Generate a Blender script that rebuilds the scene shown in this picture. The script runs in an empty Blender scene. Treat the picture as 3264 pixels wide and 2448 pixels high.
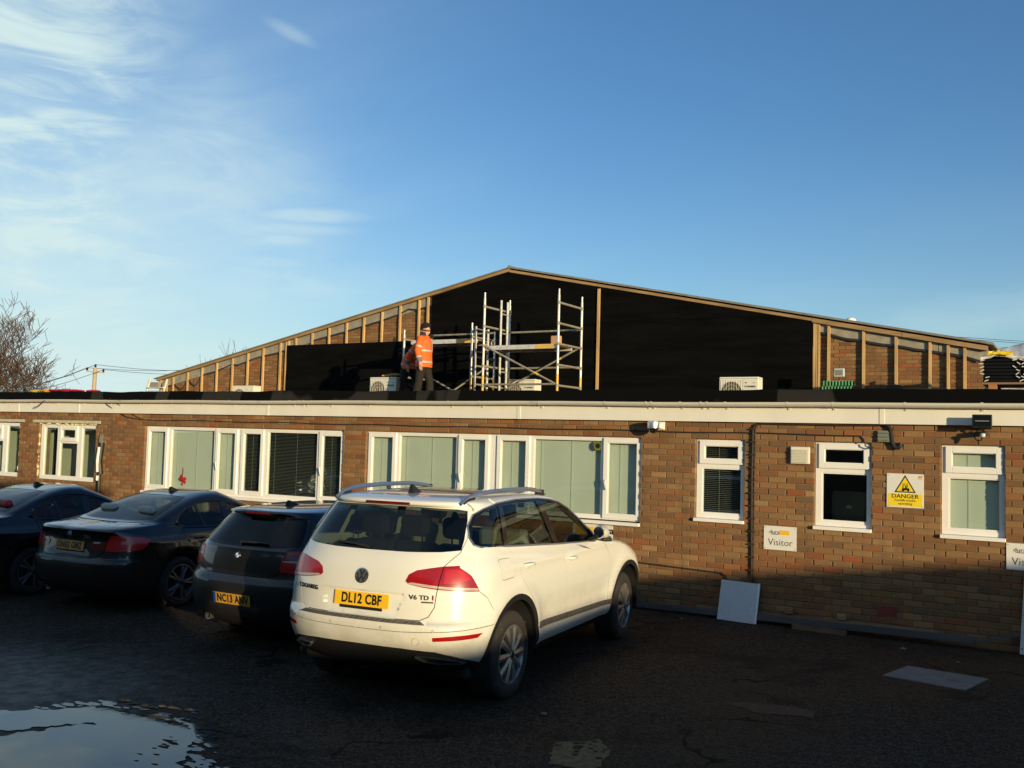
import bpy, bmesh, math, random
import numpy as np
from mathutils import Vector, Matrix
from mathutils.geometry import delaunay_2d_cdt
R = math.radians
random.seed(7)
scene = bpy.context.scene
COL = scene.collection

# ------------------------------------------------------------------ camera
# world: X along the office wall, Y into it, Z up; wall face at y = 0
CAM = Vector((0.0, -12.032, 2.183))
YAW, PITCH, ROLL = 0.537152, 0.0569441, 0.0266515
cam_data = bpy.data.cameras.new('camera')
cam = bpy.data.objects.new('camera', cam_data)
COL.objects.link(cam)
fwd = Vector((-math.sin(YAW)*math.cos(PITCH), math.cos(YAW)*math.cos(PITCH), math.sin(PITCH)))
rgt = Vector((math.cos(YAW), math.sin(YAW), 0))
upv = rgt.cross(fwd)
r2 = math.cos(ROLL)*rgt + math.sin(ROLL)*upv
u2 = -math.sin(ROLL)*rgt + math.cos(ROLL)*upv
m = Matrix((r2, u2, -fwd)).transposed().to_4x4()
m.translation = CAM
cam.matrix_world = m
cam_data.sensor_width = 36.0
cam_data.lens = 36.0*3077/3264
cam_data.clip_start = 0.1
cam_data.clip_end = 3000
scene.camera = cam

# ------------------------------------------------------------------ sun and sky
SUN_EL = R(6.3)
SUN_AZ = Vector((0.866, -0.5))            # horizontal direction towards the sun
sun_dir = Vector((SUN_AZ.x*math.cos(SUN_EL), SUN_AZ.y*math.cos(SUN_EL), math.sin(SUN_EL)))
sl = bpy.data.lights.new('sun', 'SUN')
sl.energy = 5.0
sl.angle = R(0.5)
sl.color = (1.0, 0.79, 0.46)
so = bpy.data.objects.new('sun', sl)
so.rotation_euler = sun_dir.to_track_quat('Z', 'Y').to_euler()
so.location = (30, -30, 20)
COL.objects.link(so)

world = bpy.data.worlds.new('World')
scene.world = world
world.use_nodes = True
wn = world.node_tree.nodes; wl = world.node_tree.links
for n in list(wn): wn.remove(n)
w_out = wn.new('ShaderNodeOutputWorld')
w_bg = wn.new('ShaderNodeBackground')
w_bg.inputs['Strength'].default_value = 0.11
sky = wn.new('ShaderNodeTexSky')
sky.sky_type = 'NISHITA'
sky.sun_disc = False
sky.sun_elevation = SUN_EL
sky.sun_rotation = math.atan2(SUN_AZ.x, SUN_AZ.y)
sky.altitude = 0
sky.air_density = 1.0
sky.dust_density = 0.2
sky.ozone_density = 2.0
# thin cirrus: noise on a flat layer overhead, thicker towards the west (-x)
tc = wn.new('ShaderNodeTexCoord')
sep = wn.new('ShaderNodeSeparateXYZ'); wl.new(tc.outputs['Generated'], sep.inputs[0])
def wmath(op, a, b=None):
    n = wn.new('ShaderNodeMath'); n.operation = op
    for i, v in enumerate((a, b)):
        if v is None: continue
        if isinstance(v, (int, float)): n.inputs[i].default_value = v
        else: wl.new(v, n.inputs[i])
    return n.outputs[0]
zc = wmath('ADD', wmath('MAXIMUM', sep.outputs[2], 0.0), 0.10)
ux = wmath('DIVIDE', sep.outputs[0], zc); uy = wmath('DIVIDE', sep.outputs[1], zc)
cmb = wn.new('ShaderNodeCombineXYZ'); wl.new(ux, cmb.inputs[0]); wl.new(uy, cmb.inputs[1])
mp = wn.new('ShaderNodeMapping'); wl.new(cmb.outputs[0], mp.inputs[0])
mp.inputs['Rotation'].default_value = (0, 0, R(28))
mp.inputs['Scale'].default_value = (0.34, 1.15, 1.0)
mp.inputs['Location'].default_value = (3.1, 1.7, 0)
n1 = wn.new('ShaderNodeTexNoise'); wl.new(mp.outputs[0], n1.inputs['Vector'])
n1.inputs['Scale'].default_value = 1.5; n1.inputs['Detail'].default_value = 8; n1.inputs['Roughness'].default_value = 0.62
n1.inputs['Distortion'].default_value = 0.7
n2 = wn.new('ShaderNodeTexNoise'); wl.new(cmb.outputs[0], n2.inputs['Vector'])
n2.inputs['Scale'].default_value = 0.42; n2.inputs['Detail'].default_value = 3
def wramp(v, a, b):
    n = wn.new('ShaderNodeMapRange'); n.interpolation_type = 'SMOOTHSTEP'
    wl.new(v, n.inputs[0]); n.inputs[1].default_value = a; n.inputs[2].default_value = b
    return n.outputs[0]
# the cirrus lies over the west (-x) half of the sky
side = wmath('SUBTRACT', wmath('MULTIPLY', sep.outputs[0], -0.86), wmath('MULTIPLY', sep.outputs[1], 0.50))
sidem = wramp(side, -0.10, 0.56)
fib = wramp(n1.outputs[0], 0.36, 0.80)
blob = wramp(n2.outputs[0], 0.28, 0.66)
low = wramp(sep.outputs[2], 0.36, 0.0)
soft = wmath('ADD', wmath('MULTIPLY', blob, 0.46), 0.12)
cl = wmath('MULTIPLY', wmath('ADD', soft, wmath('MULTIPLY', wmath('MULTIPLY', fib, blob), 0.75)), sidem)
haze = wmath('MULTIPLY', wmath('POWER', low, 1.6), wmath('ADD', wmath('MULTIPLY', sidem, 0.55), wmath('ADD', 0.26, wmath('MULTIPLY', fib, 0.15))))
# rippled wisps: fine noise stretched along the horizon, gathered in a few banks
rp = wn.new('ShaderNodeMapping'); wl.new(tc.outputs['Generated'], rp.inputs[0]); rp.inputs['Scale'].default_value = (7.0, 7.0, 26.0); rp.inputs['Rotation'].default_value = (R(9), R(-6), 0)
n3 = wn.new('ShaderNodeTexNoise'); wl.new(rp.outputs[0], n3.inputs['Vector']); n3.inputs['Scale'].default_value = 1.0; n3.inputs['Detail'].default_value = 6; n3.inputs['Roughness'].default_value = 0.6; n3.inputs['Distortion'].default_value = 1.1
rip = wramp(n3.outputs[0], 0.36, 0.66)
n4 = wn.new('ShaderNodeTexNoise'); wl.new(tc.outputs['Generated'], n4.inputs['Vector']); n4.inputs['Scale'].default_value = 4.5; n4.inputs['Detail'].default_value = 4
edge = wmath('MULTIPLY', wmath('SUBTRACT', n4.outputs[0], 0.5), 1.5)
def bank(px, py, ra, rb, amt, tilt, texture):
    """cloud bank centred on a direction of the sky; ra, rb in degrees"""
    d = (fwd + r2*((px-1632)/3077) - u2*((py-1224)/3077)).normalized()
    A = d.cross(Vector((0, 0, 1))).normalized(); B = A.cross(d).normalized()
    A, B = A*math.cos(tilt)+B*math.sin(tilt), B*math.cos(tilt)-A*math.sin(tilt)
    def dot(v):
        n = wn.new('ShaderNodeVectorMath'); n.operation = 'DOT_PRODUCT'; wl.new(tc.outputs['Generated'], n.inputs[0]); n.inputs[1].default_value = v; return n.outputs['Value']
    a = wmath('DIVIDE', dot(A), math.sin(R(ra))); b_ = wmath('DIVIDE', dot(B), math.sin(R(rb)))
    q = wmath('SQRT', wmath('ADD', wmath('MULTIPLY', a, a), wmath('MULTIPLY', b_, b_)))
    m_ = wmath('MULTIPLY', wramp(wmath('ADD', q, edge), 1.15, 0.1), wmath('GREATER_THAN', dot(d), 0.0))
    return wmath('MULTIPLY', m_, wmath('ADD', wmath('MULTIPLY', rip, amt*texture), amt*(1-texture)))
banks = None
for args in ((0, 240, 10, 11, 0.85, 0.1, 0.78), (60, 740, 11, 6, 0.70, 0.0, 0.70), (640, 560, 8.5, 7.0, 0.42, -0.5, 0.5), (960, 685, 3.6, 0.55, 0.62, 0.04, 0.35), (900, 728, 4.4, 0.5, 0.42, 0.03, 0.4),
             (900, 765, 2.2, 0.45, 0.45, 0.02, 0.4), (850, 835, 3.0, 0.5, 0.40, 0.0, 0.4), (930, 105, 1.7, 0.45, 0.30, -0.35, 0.5), (780, 900, 11, 2.0, 0.30, 0.0, 0.5), (3120, 1010, 9, 1.6, 0.22, 0.12, 0.5), (-900, 500, 16, 9, 0.6, 0.2, 0.6), (-1900, 200, 20, 12, 0.5, 0.0, 0.6)):
    v = bank(*args); banks = v if banks is None else wmath('MAXIMUM', banks, v)
cl = wmath('ADD', wmath('MULTIPLY', cl, 0.42), haze)
cl = wmath('MINIMUM', wmath('ADD', cl, wmath('MULTIPLY', banks, wmath('SUBTRACT', 1.0, wmath('MULTIPLY', cl, 0.6)))), 0.95)
tint = wn.new('ShaderNodeMix'); tint.data_type = 'RGBA'; tint.blend_type = 'MULTIPLY'; tint.inputs[0].default_value = 1.0
wl.new(sky.outputs[0], tint.inputs[6]); tint.inputs[7].default_value = (0.77, 1.11, 1.5, 1)
mixc = wn.new('ShaderNodeMix'); mixc.data_type = 'RGBA'
wl.new(cl, mixc.inputs[0]); wl.new(tint.outputs[2], mixc.inputs[6])
mixc.inputs[7].default_value = (5.0, 6.3, 6.3, 1)
wl.new(mixc.outputs[2], w_bg.inputs[0]); wl.new(w_bg.outputs[0], w_out.inputs[0])

scene.view_settings.view_transform = 'Standard'
scene.view_settings.look = 'None'
scene.view_settings.exposure = 0.28
scene.view_settings.gamma = 1.0
scene.view_settings.use_curve_mapping = False
scene.render.engine = 'CYCLES'
scene.cycles.max_bounces = 8
scene.cycles.transparent_max_bounces = 24
scene.cycles.caustics_reflective = False
scene.cycles.caustics_refractive = False
# ------------------------------------------------------------------ helpers
def tag(o, label=None, cat=None, group=None, kind=None):
    if label: o['label'] = label
    if cat: o['category'] = cat
    if group: o['group'] = group
    if kind: o['kind'] = kind
    return o
def empty(name, loc=(0, 0, 0), rz=0.0, parent=None):
    o = bpy.data.objects.new(name, None)
    o.empty_display_size = 0.2
    o.location = loc; o.rotation_euler = (0, 0, rz)
    COL.objects.link(o)
    if parent: o.parent = parent
    return o
def thing(name, label, cat, loc=(0, 0, 0), rz=0.0, group=None):
    return tag(empty(name, loc, rz), label, cat, group)
def obj(name, me, parent=None, loc=None, rot=None):
    o = bpy.data.objects.new(name, me)
    COL.objects.link(o)
    if parent: o.parent = parent
    if loc is not None: o.location = loc
    if rot is not None: o.rotation_euler = rot
    return o
def copy_tree(o, parent=None):
    c = o.copy(); COL.objects.link(c); c.parent = parent
    for ch in list(o.children): copy_tree(ch, c)
    return c
def frame_of(d):
    d = Vector(d).normalized()
    a = Vector((0, 0, 1)) if abs(d.z) < 0.9 else Vector((1, 0, 0))
    x = d.cross(a).normalized(); y = d.cross(x).normalized()
    return x, y, d
class MB:
    """collects shapes into one mesh"""
    def __init__(s): s.v = []; s.f = []; s.mi = []; s.sm = []
    def add(s, vs, fs, mi=0, smooth=False):
        b = len(s.v); s.v += [tuple(v) for v in vs]
        for f in fs: s.f.append([i+b for i in f]); s.mi.append(mi); s.sm.append(smooth)
        return s
    def box(s, x0, x1, y0, y1, z0, z1, mi=0):
        v = [(x0,y0,z0),(x1,y0,z0),(x1,y1,z0),(x0,y1,z0),(x0,y0,z1),(x1,y0,z1),(x1,y1,z1),(x0,y1,z1)]
        return s.add(v, [(0,3,2,1),(4,5,6,7),(0,1,5,4),(1,2,6,5),(2,3,7,6),(3,0,4,7)], mi)
    def cbox(s, x0, x1, y0, y1, z0, z1, c, mi=0):
        """box with chamfered edges"""
        bm = bmesh.new(); bmesh.ops.create_cube(bm, size=1)
        for v in bm.verts: v.co = ((x0+x1)/2+v.co.x*(x1-x0), (y0+y1)/2+v.co.y*(y1-y0), (z0+z1)/2+v.co.z*(z1-z0))
        bmesh.ops.bevel(bm, geom=bm.edges[:], offset=c, segments=2, affect='EDGES', profile=0.5)
        bm.verts.index_update()
        s.add([v.co.copy() for v in bm.verts], [[v.index for v in f.verts] for f in bm.faces], mi); bm.free(); return s
    def beam(s, a, b, w, h, mi=0, up=(0,0,1)):
        """rectangular bar from a to b, w across, h along up"""
        a = Vector(a); b = Vector(b); d = (b-a).normalized(); u = Vector(up)
        x = d.cross(u).normalized(); u = x.cross(d).normalized()
        vs = []
        for p in (a, b):
            for sx, sz in ((-1,-1),(1,-1),(1,1),(-1,1)): vs.append(p+x*sx*w/2+u*sz*h/2)
        return s.add(vs, [(0,1,2,3),(7,6,5,4),(0,4,5,1),(1,5,6,2),(2,6,7,3),(3,7,4,0)], mi)
    def tube(s, pts, r, n=8, mi=0, cap=True, ry=None):
        pts = [Vector(p) for p in pts]
        rs = r if isinstance(r, (list, tuple)) else [r]*len(pts)
        vs = []; x0 = None
        for i, p in enumerate(pts):
            d = (pts[min(i+1, len(pts)-1)]-pts[max(i-1, 0)])
            if d.length < 1e-9: d = Vector((0,0,1))
            d.normalize()
            if x0 is None: x, y, _ = frame_of(d)
            else:
                x = (x0-d*x0.dot(d)).normalized(); y = d.cross(x).normalized()
            x0 = x
            for k in range(n):
                a = 2*math.pi*k/n
                vs.append(p+x*math.cos(a)*rs[i]+y*math.sin(a)*rs[i])
        fs = []
        for i in range(len(pts)-1):
            for k in range(n):
                a = i*n+k; b = i*n+(k+1) % n
                fs.append((a, b, b+n, a+n))
        if cap: fs.append(list(range(n-1, -1, -1))); fs.append([(len(pts)-1)*n+k for k in range(n)])
        return s.add(vs, fs, mi, True)
    def lathe(s, prof, n=32, c=(0,0,0), axis='X', mi=0, smooth=True, closed=False):
        """prof: (radius, along axis)"""
        vs = []; c = Vector(c); m_ = len(prof)
        for k in range(n):
            a = 2*math.pi*k/n; ca, sa = math.cos(a), math.sin(a)
            for r, t in prof:
                p = {'X': (t, r*ca, r*sa), 'Y': (r*sa, t, r*ca), 'Z': (r*ca, r*sa, t)}[axis]
                vs.append(c+Vector(p))
        fs = []
        for k in range(n):
            k2 = (k+1) % n
            for i in range(m_-1 if not closed else m_):
                j = (i+1) % m_
                fs.append((k*m_+i, k2*m_+i, k2*m_+j, k*m_+j))
        return s.add(vs, fs, mi, smooth)
    def prism(s, poly, ext, mi=0, flip=False):
        """poly: 3d points of a flat polygon, extruded by ext"""
        n = len(poly); e = Vector(ext); p = [Vector(q) for q in poly]
        vs = p+[q+e for q in p]
        nrm = Vector((0,0,0))
        for i in range(n): nrm += p[i].cross(p[(i+1) % n])
        fl = nrm.dot(e) > 0
        a = list(range(n)); b = [i+n for i in range(n)]
        fs = [a[::-1] if fl else a, b if fl else b[::-1]]
        for i in range(n):
            j = (i+1) % n
            fs.append((i, j, j+n, i+n) if fl else (j, i, i+n, j+n))
        return s.add(vs, fs, mi)
    def sphere(s, c, r, n=12, m_=8, mi=0):
        c = Vector(c); r = Vector(r) if not isinstance(r, (int, float)) else Vector((r, r, r))
        vs = []; fs = []
        for i in range(m_+1):
            t = math.pi*i/m_
            for k in range(n):
                a = 2*math.pi*k/n
                vs.append(c+Vector((r.x*math.sin(t)*math.cos(a), r.y*math.sin(t)*math.sin(a), r.z*math.cos(t))))
        for i in range(m_):
            for k in range(n):
                k2 = (k+1) % n
                fs.append((i*n+k, (i+1)*n+k, (i+1)*n+k2, i*n+k2))
        return s.add(vs, fs, mi, True)
    def xform(s, mtx):
        s.v = [tuple(mtx @ Vector(v)) for v in s.v]; return s
    def mesh(s, name, mats, sharp=40):
        me = bpy.data.meshes.new(name)
        me.from_pydata(s.v, [], s.f)
        if not isinstance(mats, (list, tuple)): mats = [mats]
        for m_ in mats: me.materials.append(m_)
        me.polygons.foreach_set('material_index', s.mi)
        me.polygons.foreach_set('use_smooth', s.sm)
        if any(s.sm): me.set_sharp_from_angle(angle=R(sharp))
        me.update(); return me
    def build(s, name, mats, parent=None, loc=None, rot=None, sharp=40):
        return obj(name, s.mesh(name, mats, sharp), parent, loc, rot)

_tc = {}
def text_mesh(txt, size, mat_, ext=0.001, bold=0.0, sx=1.0, name='lettering', align='CENTER', spacing=1.0):
    cu = bpy.data.curves.new('txt', 'FONT')
    cu.body = txt; cu.size = size; cu.extrude = ext; cu.offset = bold
    cu.align_x = align; cu.align_y = 'CENTER'; cu.resolution_u = 3; cu.space_character = spacing
    o = bpy.data.objects.new('txt', cu)
    me = bpy.data.meshes.new_from_object(o)
    for v in me.vertices: v.co.x *= sx
    bpy.data.objects.remove(o); bpy.data.curves.remove(cu)
    me.materials.clear(); me.materials.append(mat_); me.name = name
    return me
FRONT = (math.pi/2, 0, 0)     # lay text into the XZ plane, readable from -Y

# ------------------------------------------------------------------ materials
def nt(name):
    m_ = bpy.data.materials.new(name); m_.use_nodes = True
    return m_, m_.node_tree.nodes, m_.node_tree.links, m_.node_tree.nodes['Principled BSDF']
def noise(N, L, scale, detail=4, rough=0.55, vec=None, coord='Object', stretch=None, dist=0.0):
    t = N.new('ShaderNodeTexCoord'); src = t.outputs[coord] if vec is None else vec
    if stretch:
        mp_ = N.new('ShaderNodeMapping'); L.new(src, mp_.inputs[0]); mp_.inputs['Scale'].default_value = stretch; src = mp_.outputs[0]
    n = N.new('ShaderNodeTexNoise'); L.new(src, n.inputs['Vector'])
    n.inputs['Scale'].default_value = scale; n.inputs['Detail'].default_value = detail
    n.inputs['Roughness'].default_value = rough; n.inputs['Distortion'].default_value = dist
    return n.outputs[0]
def ramp(N, L, v, stops, mode='LINEAR'):
    r = N.new('ShaderNodeValToRGB'); L.new(v, r.inputs[0]); r.color_ramp.interpolation = mode
    e = r.color_ramp.elements
    while len(e) < len(stops): e.new(0.5)
    for i, (p, c) in enumerate(stops):
        e[i].position = p; e[i].color = c if len(c) == 4 else (*c, 1)
    return r.outputs[0]
def mrange(N, L, v, a, b, c=0.0, d=1.0, smooth=True):
    n = N.new('ShaderNodeMapRange')
    if smooth: n.interpolation_type = 'SMOOTHSTEP'
    L.new(v, n.inputs[0])
    for i, q in enumerate((a, b, c, d)): n.inputs[i+1].default_value = q
    return n.outputs[0]
def mth(N, L, op, a, b=0.0):
    n = N.new('ShaderNodeMath'); n.operation = op
    for i, v in enumerate((a, b)):
        if isinstance(v, (int, float)): n.inputs[i].default_value = v
        else: L.new(v, n.inputs[i])
    return n.outputs[0]
def mixc_(N, L, f, a, b, mode='MIX'):
    n = N.new('ShaderNodeMix'); n.data_type = 'RGBA'; n.blend_type = mode
    if isinstance(f, (int, float)): n.inputs[0].default_value = f
    else: L.new(f, n.inputs[0])
    for i, v in ((6, a), (7, b)):
        if isinstance(v, (tuple, list)): n.inputs[i].default_value = v if len(v) == 4 else (*v, 1)
        else: L.new(v, n.inputs[i])
    return n.outputs[2]
def bump(N, L, P, h, strength=0.3, dist=0.01):
    b = N.new('ShaderNodeBump'); L.new(h, b.inputs['Height'])
    b.inputs['Strength'].default_value = strength; b.inputs['Distance'].default_value = dist
    L.new(b.outputs[0], P.inputs['Normal'])
def mat(name, c, rough=0.6, metal=0.0, var=0.12, scale=6.0, coat=0.0, spec=0.5, bmp=0.0, bscale=60, dirt=None, stretch=None):
    """plain surface: base colour with a little uneven wear"""
    m_, N, L, P = nt(name)
    v = noise(N, L, scale, 5, stretch=stretch)
    a = tuple(x*(1-var) for x in c); b = tuple(min(1, x*(1+var)) for x in c)
    col = ramp(N, L, v, [(0.3, a), (0.7, b)])
    if dirt:
        dcol, lo, hi, sc = dirt
        col = mixc_(N, L, mrange(N, L, noise(N, L, sc, 6, 0.65), lo, hi), col, dcol)
    L.new(col, P.inputs['Base Color'])
    P.inputs['Roughness'].default_value = rough; P.inputs['Metallic'].default_value = metal
    P.inputs['Coat Weight'].default_value = coat; P.inputs['Coat Roughness'].default_value = 0.06
    P.inputs['Specular IOR Level'].default_value = spec
    if bmp: bump(N, L, P, noise(N, L, bscale, 4), bmp)
    return m_
def glass_mat(name, tint, f0=0.08, rough=0.0, graz=1.0):
    """pane: tinted see-through plus mirror reflection that grows at grazing angles"""
    m_ = bpy.data.materials.new(name); m_.use_nodes = True
    N = m_.node_tree.nodes; L = m_.node_tree.links
    N.remove(N['Principled BSDF'])
    tr = N.new('ShaderNodeBsdfTransparent'); tr.inputs[0].default_value = (*tint, 1)
    gl = N.new('ShaderNodeBsdfGlossy'); gl.inputs['Roughness'].default_value = rough
    ge = N.new('ShaderNodeNewGeometry'); dt = N.new('ShaderNodeVectorMath'); dt.operation = 'DOT_PRODUCT'
    L.new(ge.outputs['Incoming'], dt.inputs[0]); L.new(ge.outputs['Normal'], dt.inputs[1])
    q = mth(N, L, 'POWER', mth(N, L, 'SUBTRACT', 1.0, mth(N, L, 'ABSOLUTE', dt.outputs['Value'])), 5.0)
    fac = mth(N, L, 'MINIMUM', mth(N, L, 'ADD', mth(N, L, 'MULTIPLY', q, 0.9*graz), f0), 1.0)
    wob = N.new('ShaderNodeBump'); wob.inputs['Strength'].default_value = 0.02; wob.inputs['Distance'].default_value = 0.05
    L.new(noise(N, L, 1.3, 1), wob.inputs['Height']); L.new(wob.outputs[0], gl.inputs['Normal'])
    mx = N.new('ShaderNodeMixShader')
    L.new(fac, mx.inputs[0]); L.new(tr.outputs[0], mx.inputs[1]); L.new(gl.outputs[0], mx.inputs[2])
    L.new(mx.outputs[0], N['Material Output'].inputs[0])
    return m_
def brick_mat(name, src, stops):
    m_, N, L, P = nt(name)
    if src == 'obj': rnd = N.new('ShaderNodeObjectInfo').outputs['Random']
    else:
        a = N.new('ShaderNodeAttribute'); a.attribute_name = 'rnd'; rnd = a.outputs['Fac']
    g = N.new('ShaderNodeNewGeometry')
    c = ramp(N, L, rnd, stops)
    big = noise(N, L, 18, 5, 0.7, vec=g.outputs['Position'])
    c = mixc_(N, L, mrange(N, L, big, 0.40, 0.80, 0, 0.40), c, (0.20, 0.125, 0.065))
    fine = noise(N, L, 140, 3, 0.6, vec=g.outputs['Position'])
    c = mixc_(N, L, mrange(N, L, fine, 0.58, 0.72, 0, 0.6), c, (0.10, 0.07, 0.05))
    stain = noise(N, L, 1.1, 4, 0.6, vec=g.outputs['Position'])
    c = mixc_(N, L, mrange(N, L, stain, 0.55, 0.75, 0, 0.4), c, (0.11, 0.075, 0.045))
    run = noise(N, L, 1.0, 4, 0.65, vec=g.outputs['Position'], stretch=(5.0, 5.0, 0.55))
    c = mixc_(N, L, mrange(N, L, run, 0.54, 0.74, 0, 0.5), c, (0.085, 0.058, 0.035))
    L.new(c, P.inputs['Base Color'])
    P.inputs['Roughness'].default_value = 0.92; P.inputs['Specular IOR Level'].default_value = 0.2
    bump(N, L, P, mth(N, L, 'ADD', mth(N, L, 'MULTIPLY', big, 0.6), mth(N, L, 'MULTIPLY', fine, 0.4)), 0.5, 0.006)
    return m_
BR_ = [(0.0, (0.150, 0.100, 0.054)), (0.12, (0.205, 0.105, 0.050)), (0.24, (0.235, 0.165, 0.080)), (0.36, (0.165, 0.108, 0.058)), (0.48, (0.270, 0.195, 0.100)),
      (0.58, (0.185, 0.098, 0.047)), (0.68, (0.140, 0.105, 0.062)), (0.78, (0.250, 0.130, 0.058)), (0.86, (0.215, 0.155, 0.078)), (0.92, (0.255, 0.088, 0.036)), (0.96, (0.120, 0.080, 0.050)), (1.0, (0.30, 0.215, 0.11))]
BR = [(p, (c[0]*1.10, c[1]*0.90, c[2]*0.78)) for p, c in BR_]
M = {}
M['brick_o'] = brick_mat('brick_face', 'obj', BR)
M['brick_a'] = brick_mat('brick_face_joined', 'attr', BR)
M['mortar'] = mat('mortar', (0.20, 0.135, 0.075), 0.95, var=0.25, scale=9, bmp=0.4, bscale=150)
M['upvc'] = mat('white_upvc', (0.78, 0.77, 0.73), 0.35, var=0.04, scale=3, dirt=((0.55, 0.50, 0.40), 0.60, 0.85, 4))
M['fascia'] = mat('white_fascia', (0.74, 0.72, 0.64), 0.42, var=0.05, scale=2.0, stretch=(1, 1, 0.2), dirt=((0.52, 0.47, 0.37), 0.58, 0.85, 2.2))
M['gutter'] = mat('pale_grey_gutter_plastic', (0.62, 0.59, 0.52), 0.38, var=0.08, scale=3, stretch=(0.3, 1, 1), dirt=((0.30, 0.27, 0.20), 0.58, 0.80, 3))
def felt():
    m_, N, L, P = nt('black_roof_felt')
    g = N.new('ShaderNodeNewGeometry')
    a = noise(N, L, 0.9, 2, 0.4, vec=g.outputs['Position'], stretch=(1, 0.3, 0.3))
    b = noise(N, L, 120, 3, 0.6, vec=g.outputs['Position'])
    patch = mrange(N, L, a, 0.565, 0.58)
    c = mixc_(N, L, patch, (0.0035, 0.0035, 0.0035), (0.026, 0.0245, 0.022))
    c = mixc_(N, L, mrange(N, L, b, 0.55, 0.75, 0, 0.4), c, (0.012, 0.012, 0.012))
    L.new(c, P.inputs['Base Color']); P.inputs['Roughness'].default_value = 0.95; P.inputs['Specular IOR Level'].default_value = 0.06
    bump(N, L, P, b, 0.4, 0.004); return m_
M['felt'] = felt()
M['deck'] = mat('roof_deck_felt', (0.03, 0.03, 0.03), 0.95, spec=0.1)
M['glass'] = glass_mat('window_glass', (0.90, 0.94, 0.91), 0.07)
M['blind'] = mat('blind_slats', (0.74, 0.76, 0.68), 0.6, var=0.05, scale=2)
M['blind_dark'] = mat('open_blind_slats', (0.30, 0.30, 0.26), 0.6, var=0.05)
M['room'] = mat('dim_interior', (0.10, 0.09, 0.07), 0.9, var=0.3, scale=1.2)
M['plaster'] = mat('bare_plaster_board', (0.52, 0.53, 0.42), 0.9, var=0.07, scale=1.5)
M['timber'] = mat('sawn_softwood', (0.50, 0.32, 0.135), 0.75, var=0.28, scale=9, stretch=(1, 1, 0.12), bmp=0.2, bscale=40, dirt=((0.30, 0.18, 0.07), 0.6, 0.78, 14))
M['timber_h'] = mat('sawn_softwood_lengthways', (0.30, 0.185, 0.08), 0.78, var=0.3, scale=9, stretch=(0.12, 1, 1), dirt=((0.22, 0.14, 0.07), 0.58, 0.8, 10))
M['oldwood'] = mat('old_weathered_plank', (0.22, 0.13, 0.07), 0.85, var=0.35, scale=8, stretch=(0.15, 1, 1))
M['concrete'] = mat('grey_concrete', (0.27, 0.245, 0.19), 0.9, var=0.18, scale=7, bmp=0.3, bscale=50, dirt=((0.22, 0.21, 0.18), 0.6, 0.8, 3))
M['fibre'] = mat('fibre_cement_sheet', (0.20, 0.19, 0.16), 0.92, var=0.25, scale=5, bmp=0.3, bscale=30)
def membrane():
    m_, N, L, P = nt('black_breather_membrane')
    g = N.new('ShaderNodeNewGeometry')
    a = noise(N, L, 2.2, 5, 0.6, vec=g.outputs['Position'], stretch=(0.35, 1, 2.2))
    c = ramp(N, L, a, [(0.3, (0.0022, 0.0022, 0.0022)), (0.75, (0.0062, 0.006, 0.0058))])
    streak = noise(N, L, 3.0, 2, 0.5, vec=g.outputs['Position'], stretch=(0.35, 1, 14))
    c = mixc_(N, L, mrange(N, L, streak, 0.74, 0.80, 0, 0.30), c, (0.022, 0.021, 0.02))
    L.new(c, P.inputs['Base Color']); P.inputs['Roughness'].default_value = 0.9; P.inputs['Specular IOR Level'].default_value = 0.04
    bump(N, L, P, a, 0.5, 0.03); return m_
M['membrane'] = membrane()
M['lap'] = mat('membrane_lap_sheen', (0.0048, 0.0047, 0.0045), 0.9, var=0.7, scale=1.5, spec=0.05)  # lap edge strips; their slightly lighter tone stands in for sheen
M['alu'] = mat('aluminium_tube', (0.66, 0.65, 0.60), 0.38, metal=0.3, var=0.2, scale=14, dirt=((0.30, 0.28, 0.22), 0.55, 0.75, 18))
M['alu_dull'] = mat('dull_aluminium', (0.36, 0.33, 0.25), 0.55, metal=0.4, var=0.25, scale=14)
M['yellow_tape'] = mat('yellow_paint_band', (0.70, 0.43, 0.05), 0.5, var=0.15)
M['cream'] = mat('cream_painted_steel', (0.70, 0.68, 0.58), 0.4, var=0.04, scale=3, dirt=((0.50, 0.46, 0.36), 0.62, 0.82, 5))
M['black'] = mat('black_plastic', (0.016, 0.016, 0.017), 0.5, var=0.2)
M['bundle'] = mat('black_moulded_plastic', (0.004, 0.004, 0.004), 0.5, var=0.2, spec=0.2)
M['dark'] = mat('dark_void', (0.012, 0.011, 0.010), 0.8, var=0.2)
M['grille'] = mat('dark_fan_grille', (0.09, 0.075, 0.05), 0.6, var=0.3, scale=20)
M['orange'] = mat('orange_fluorescent_cloth', (0.95, 0.125, 0.012), 0.75, var=0.12, scale=12, bmp=0.5, bscale=9)
M['orange_dark'] = mat('orange_red_cloth', (0.80, 0.085, 0.016), 0.75, var=0.15, scale=12, bmp=0.5, bscale=9)
M['reflect'] = mat('grey_reflective_tape', (0.40, 0.37, 0.35), 0.5, var=0.08)
M['navy'] = mat('navy_cloth', (0.022, 0.024, 0.038), 0.85, var=0.2, bmp=0.4, bscale=14)
M['trousers'] = mat('muddy_work_trousers', (0.013, 0.0095, 0.006), 0.9, var=0.35, scale=9, bmp=0.5, bscale=12)
M['skin'] = mat('skin', (0.52, 0.27, 0.19), 0.55, var=0.08, scale=20)
M['knit'] = mat('black_knitted_wool', (0.005, 0.005, 0.005), 0.95, var=0.3, scale=60, bmp=0.6, bscale=90)
M['boot'] = mat('dark_boot_leather', (0.03, 0.022, 0.016), 0.6, var=0.3)
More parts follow.
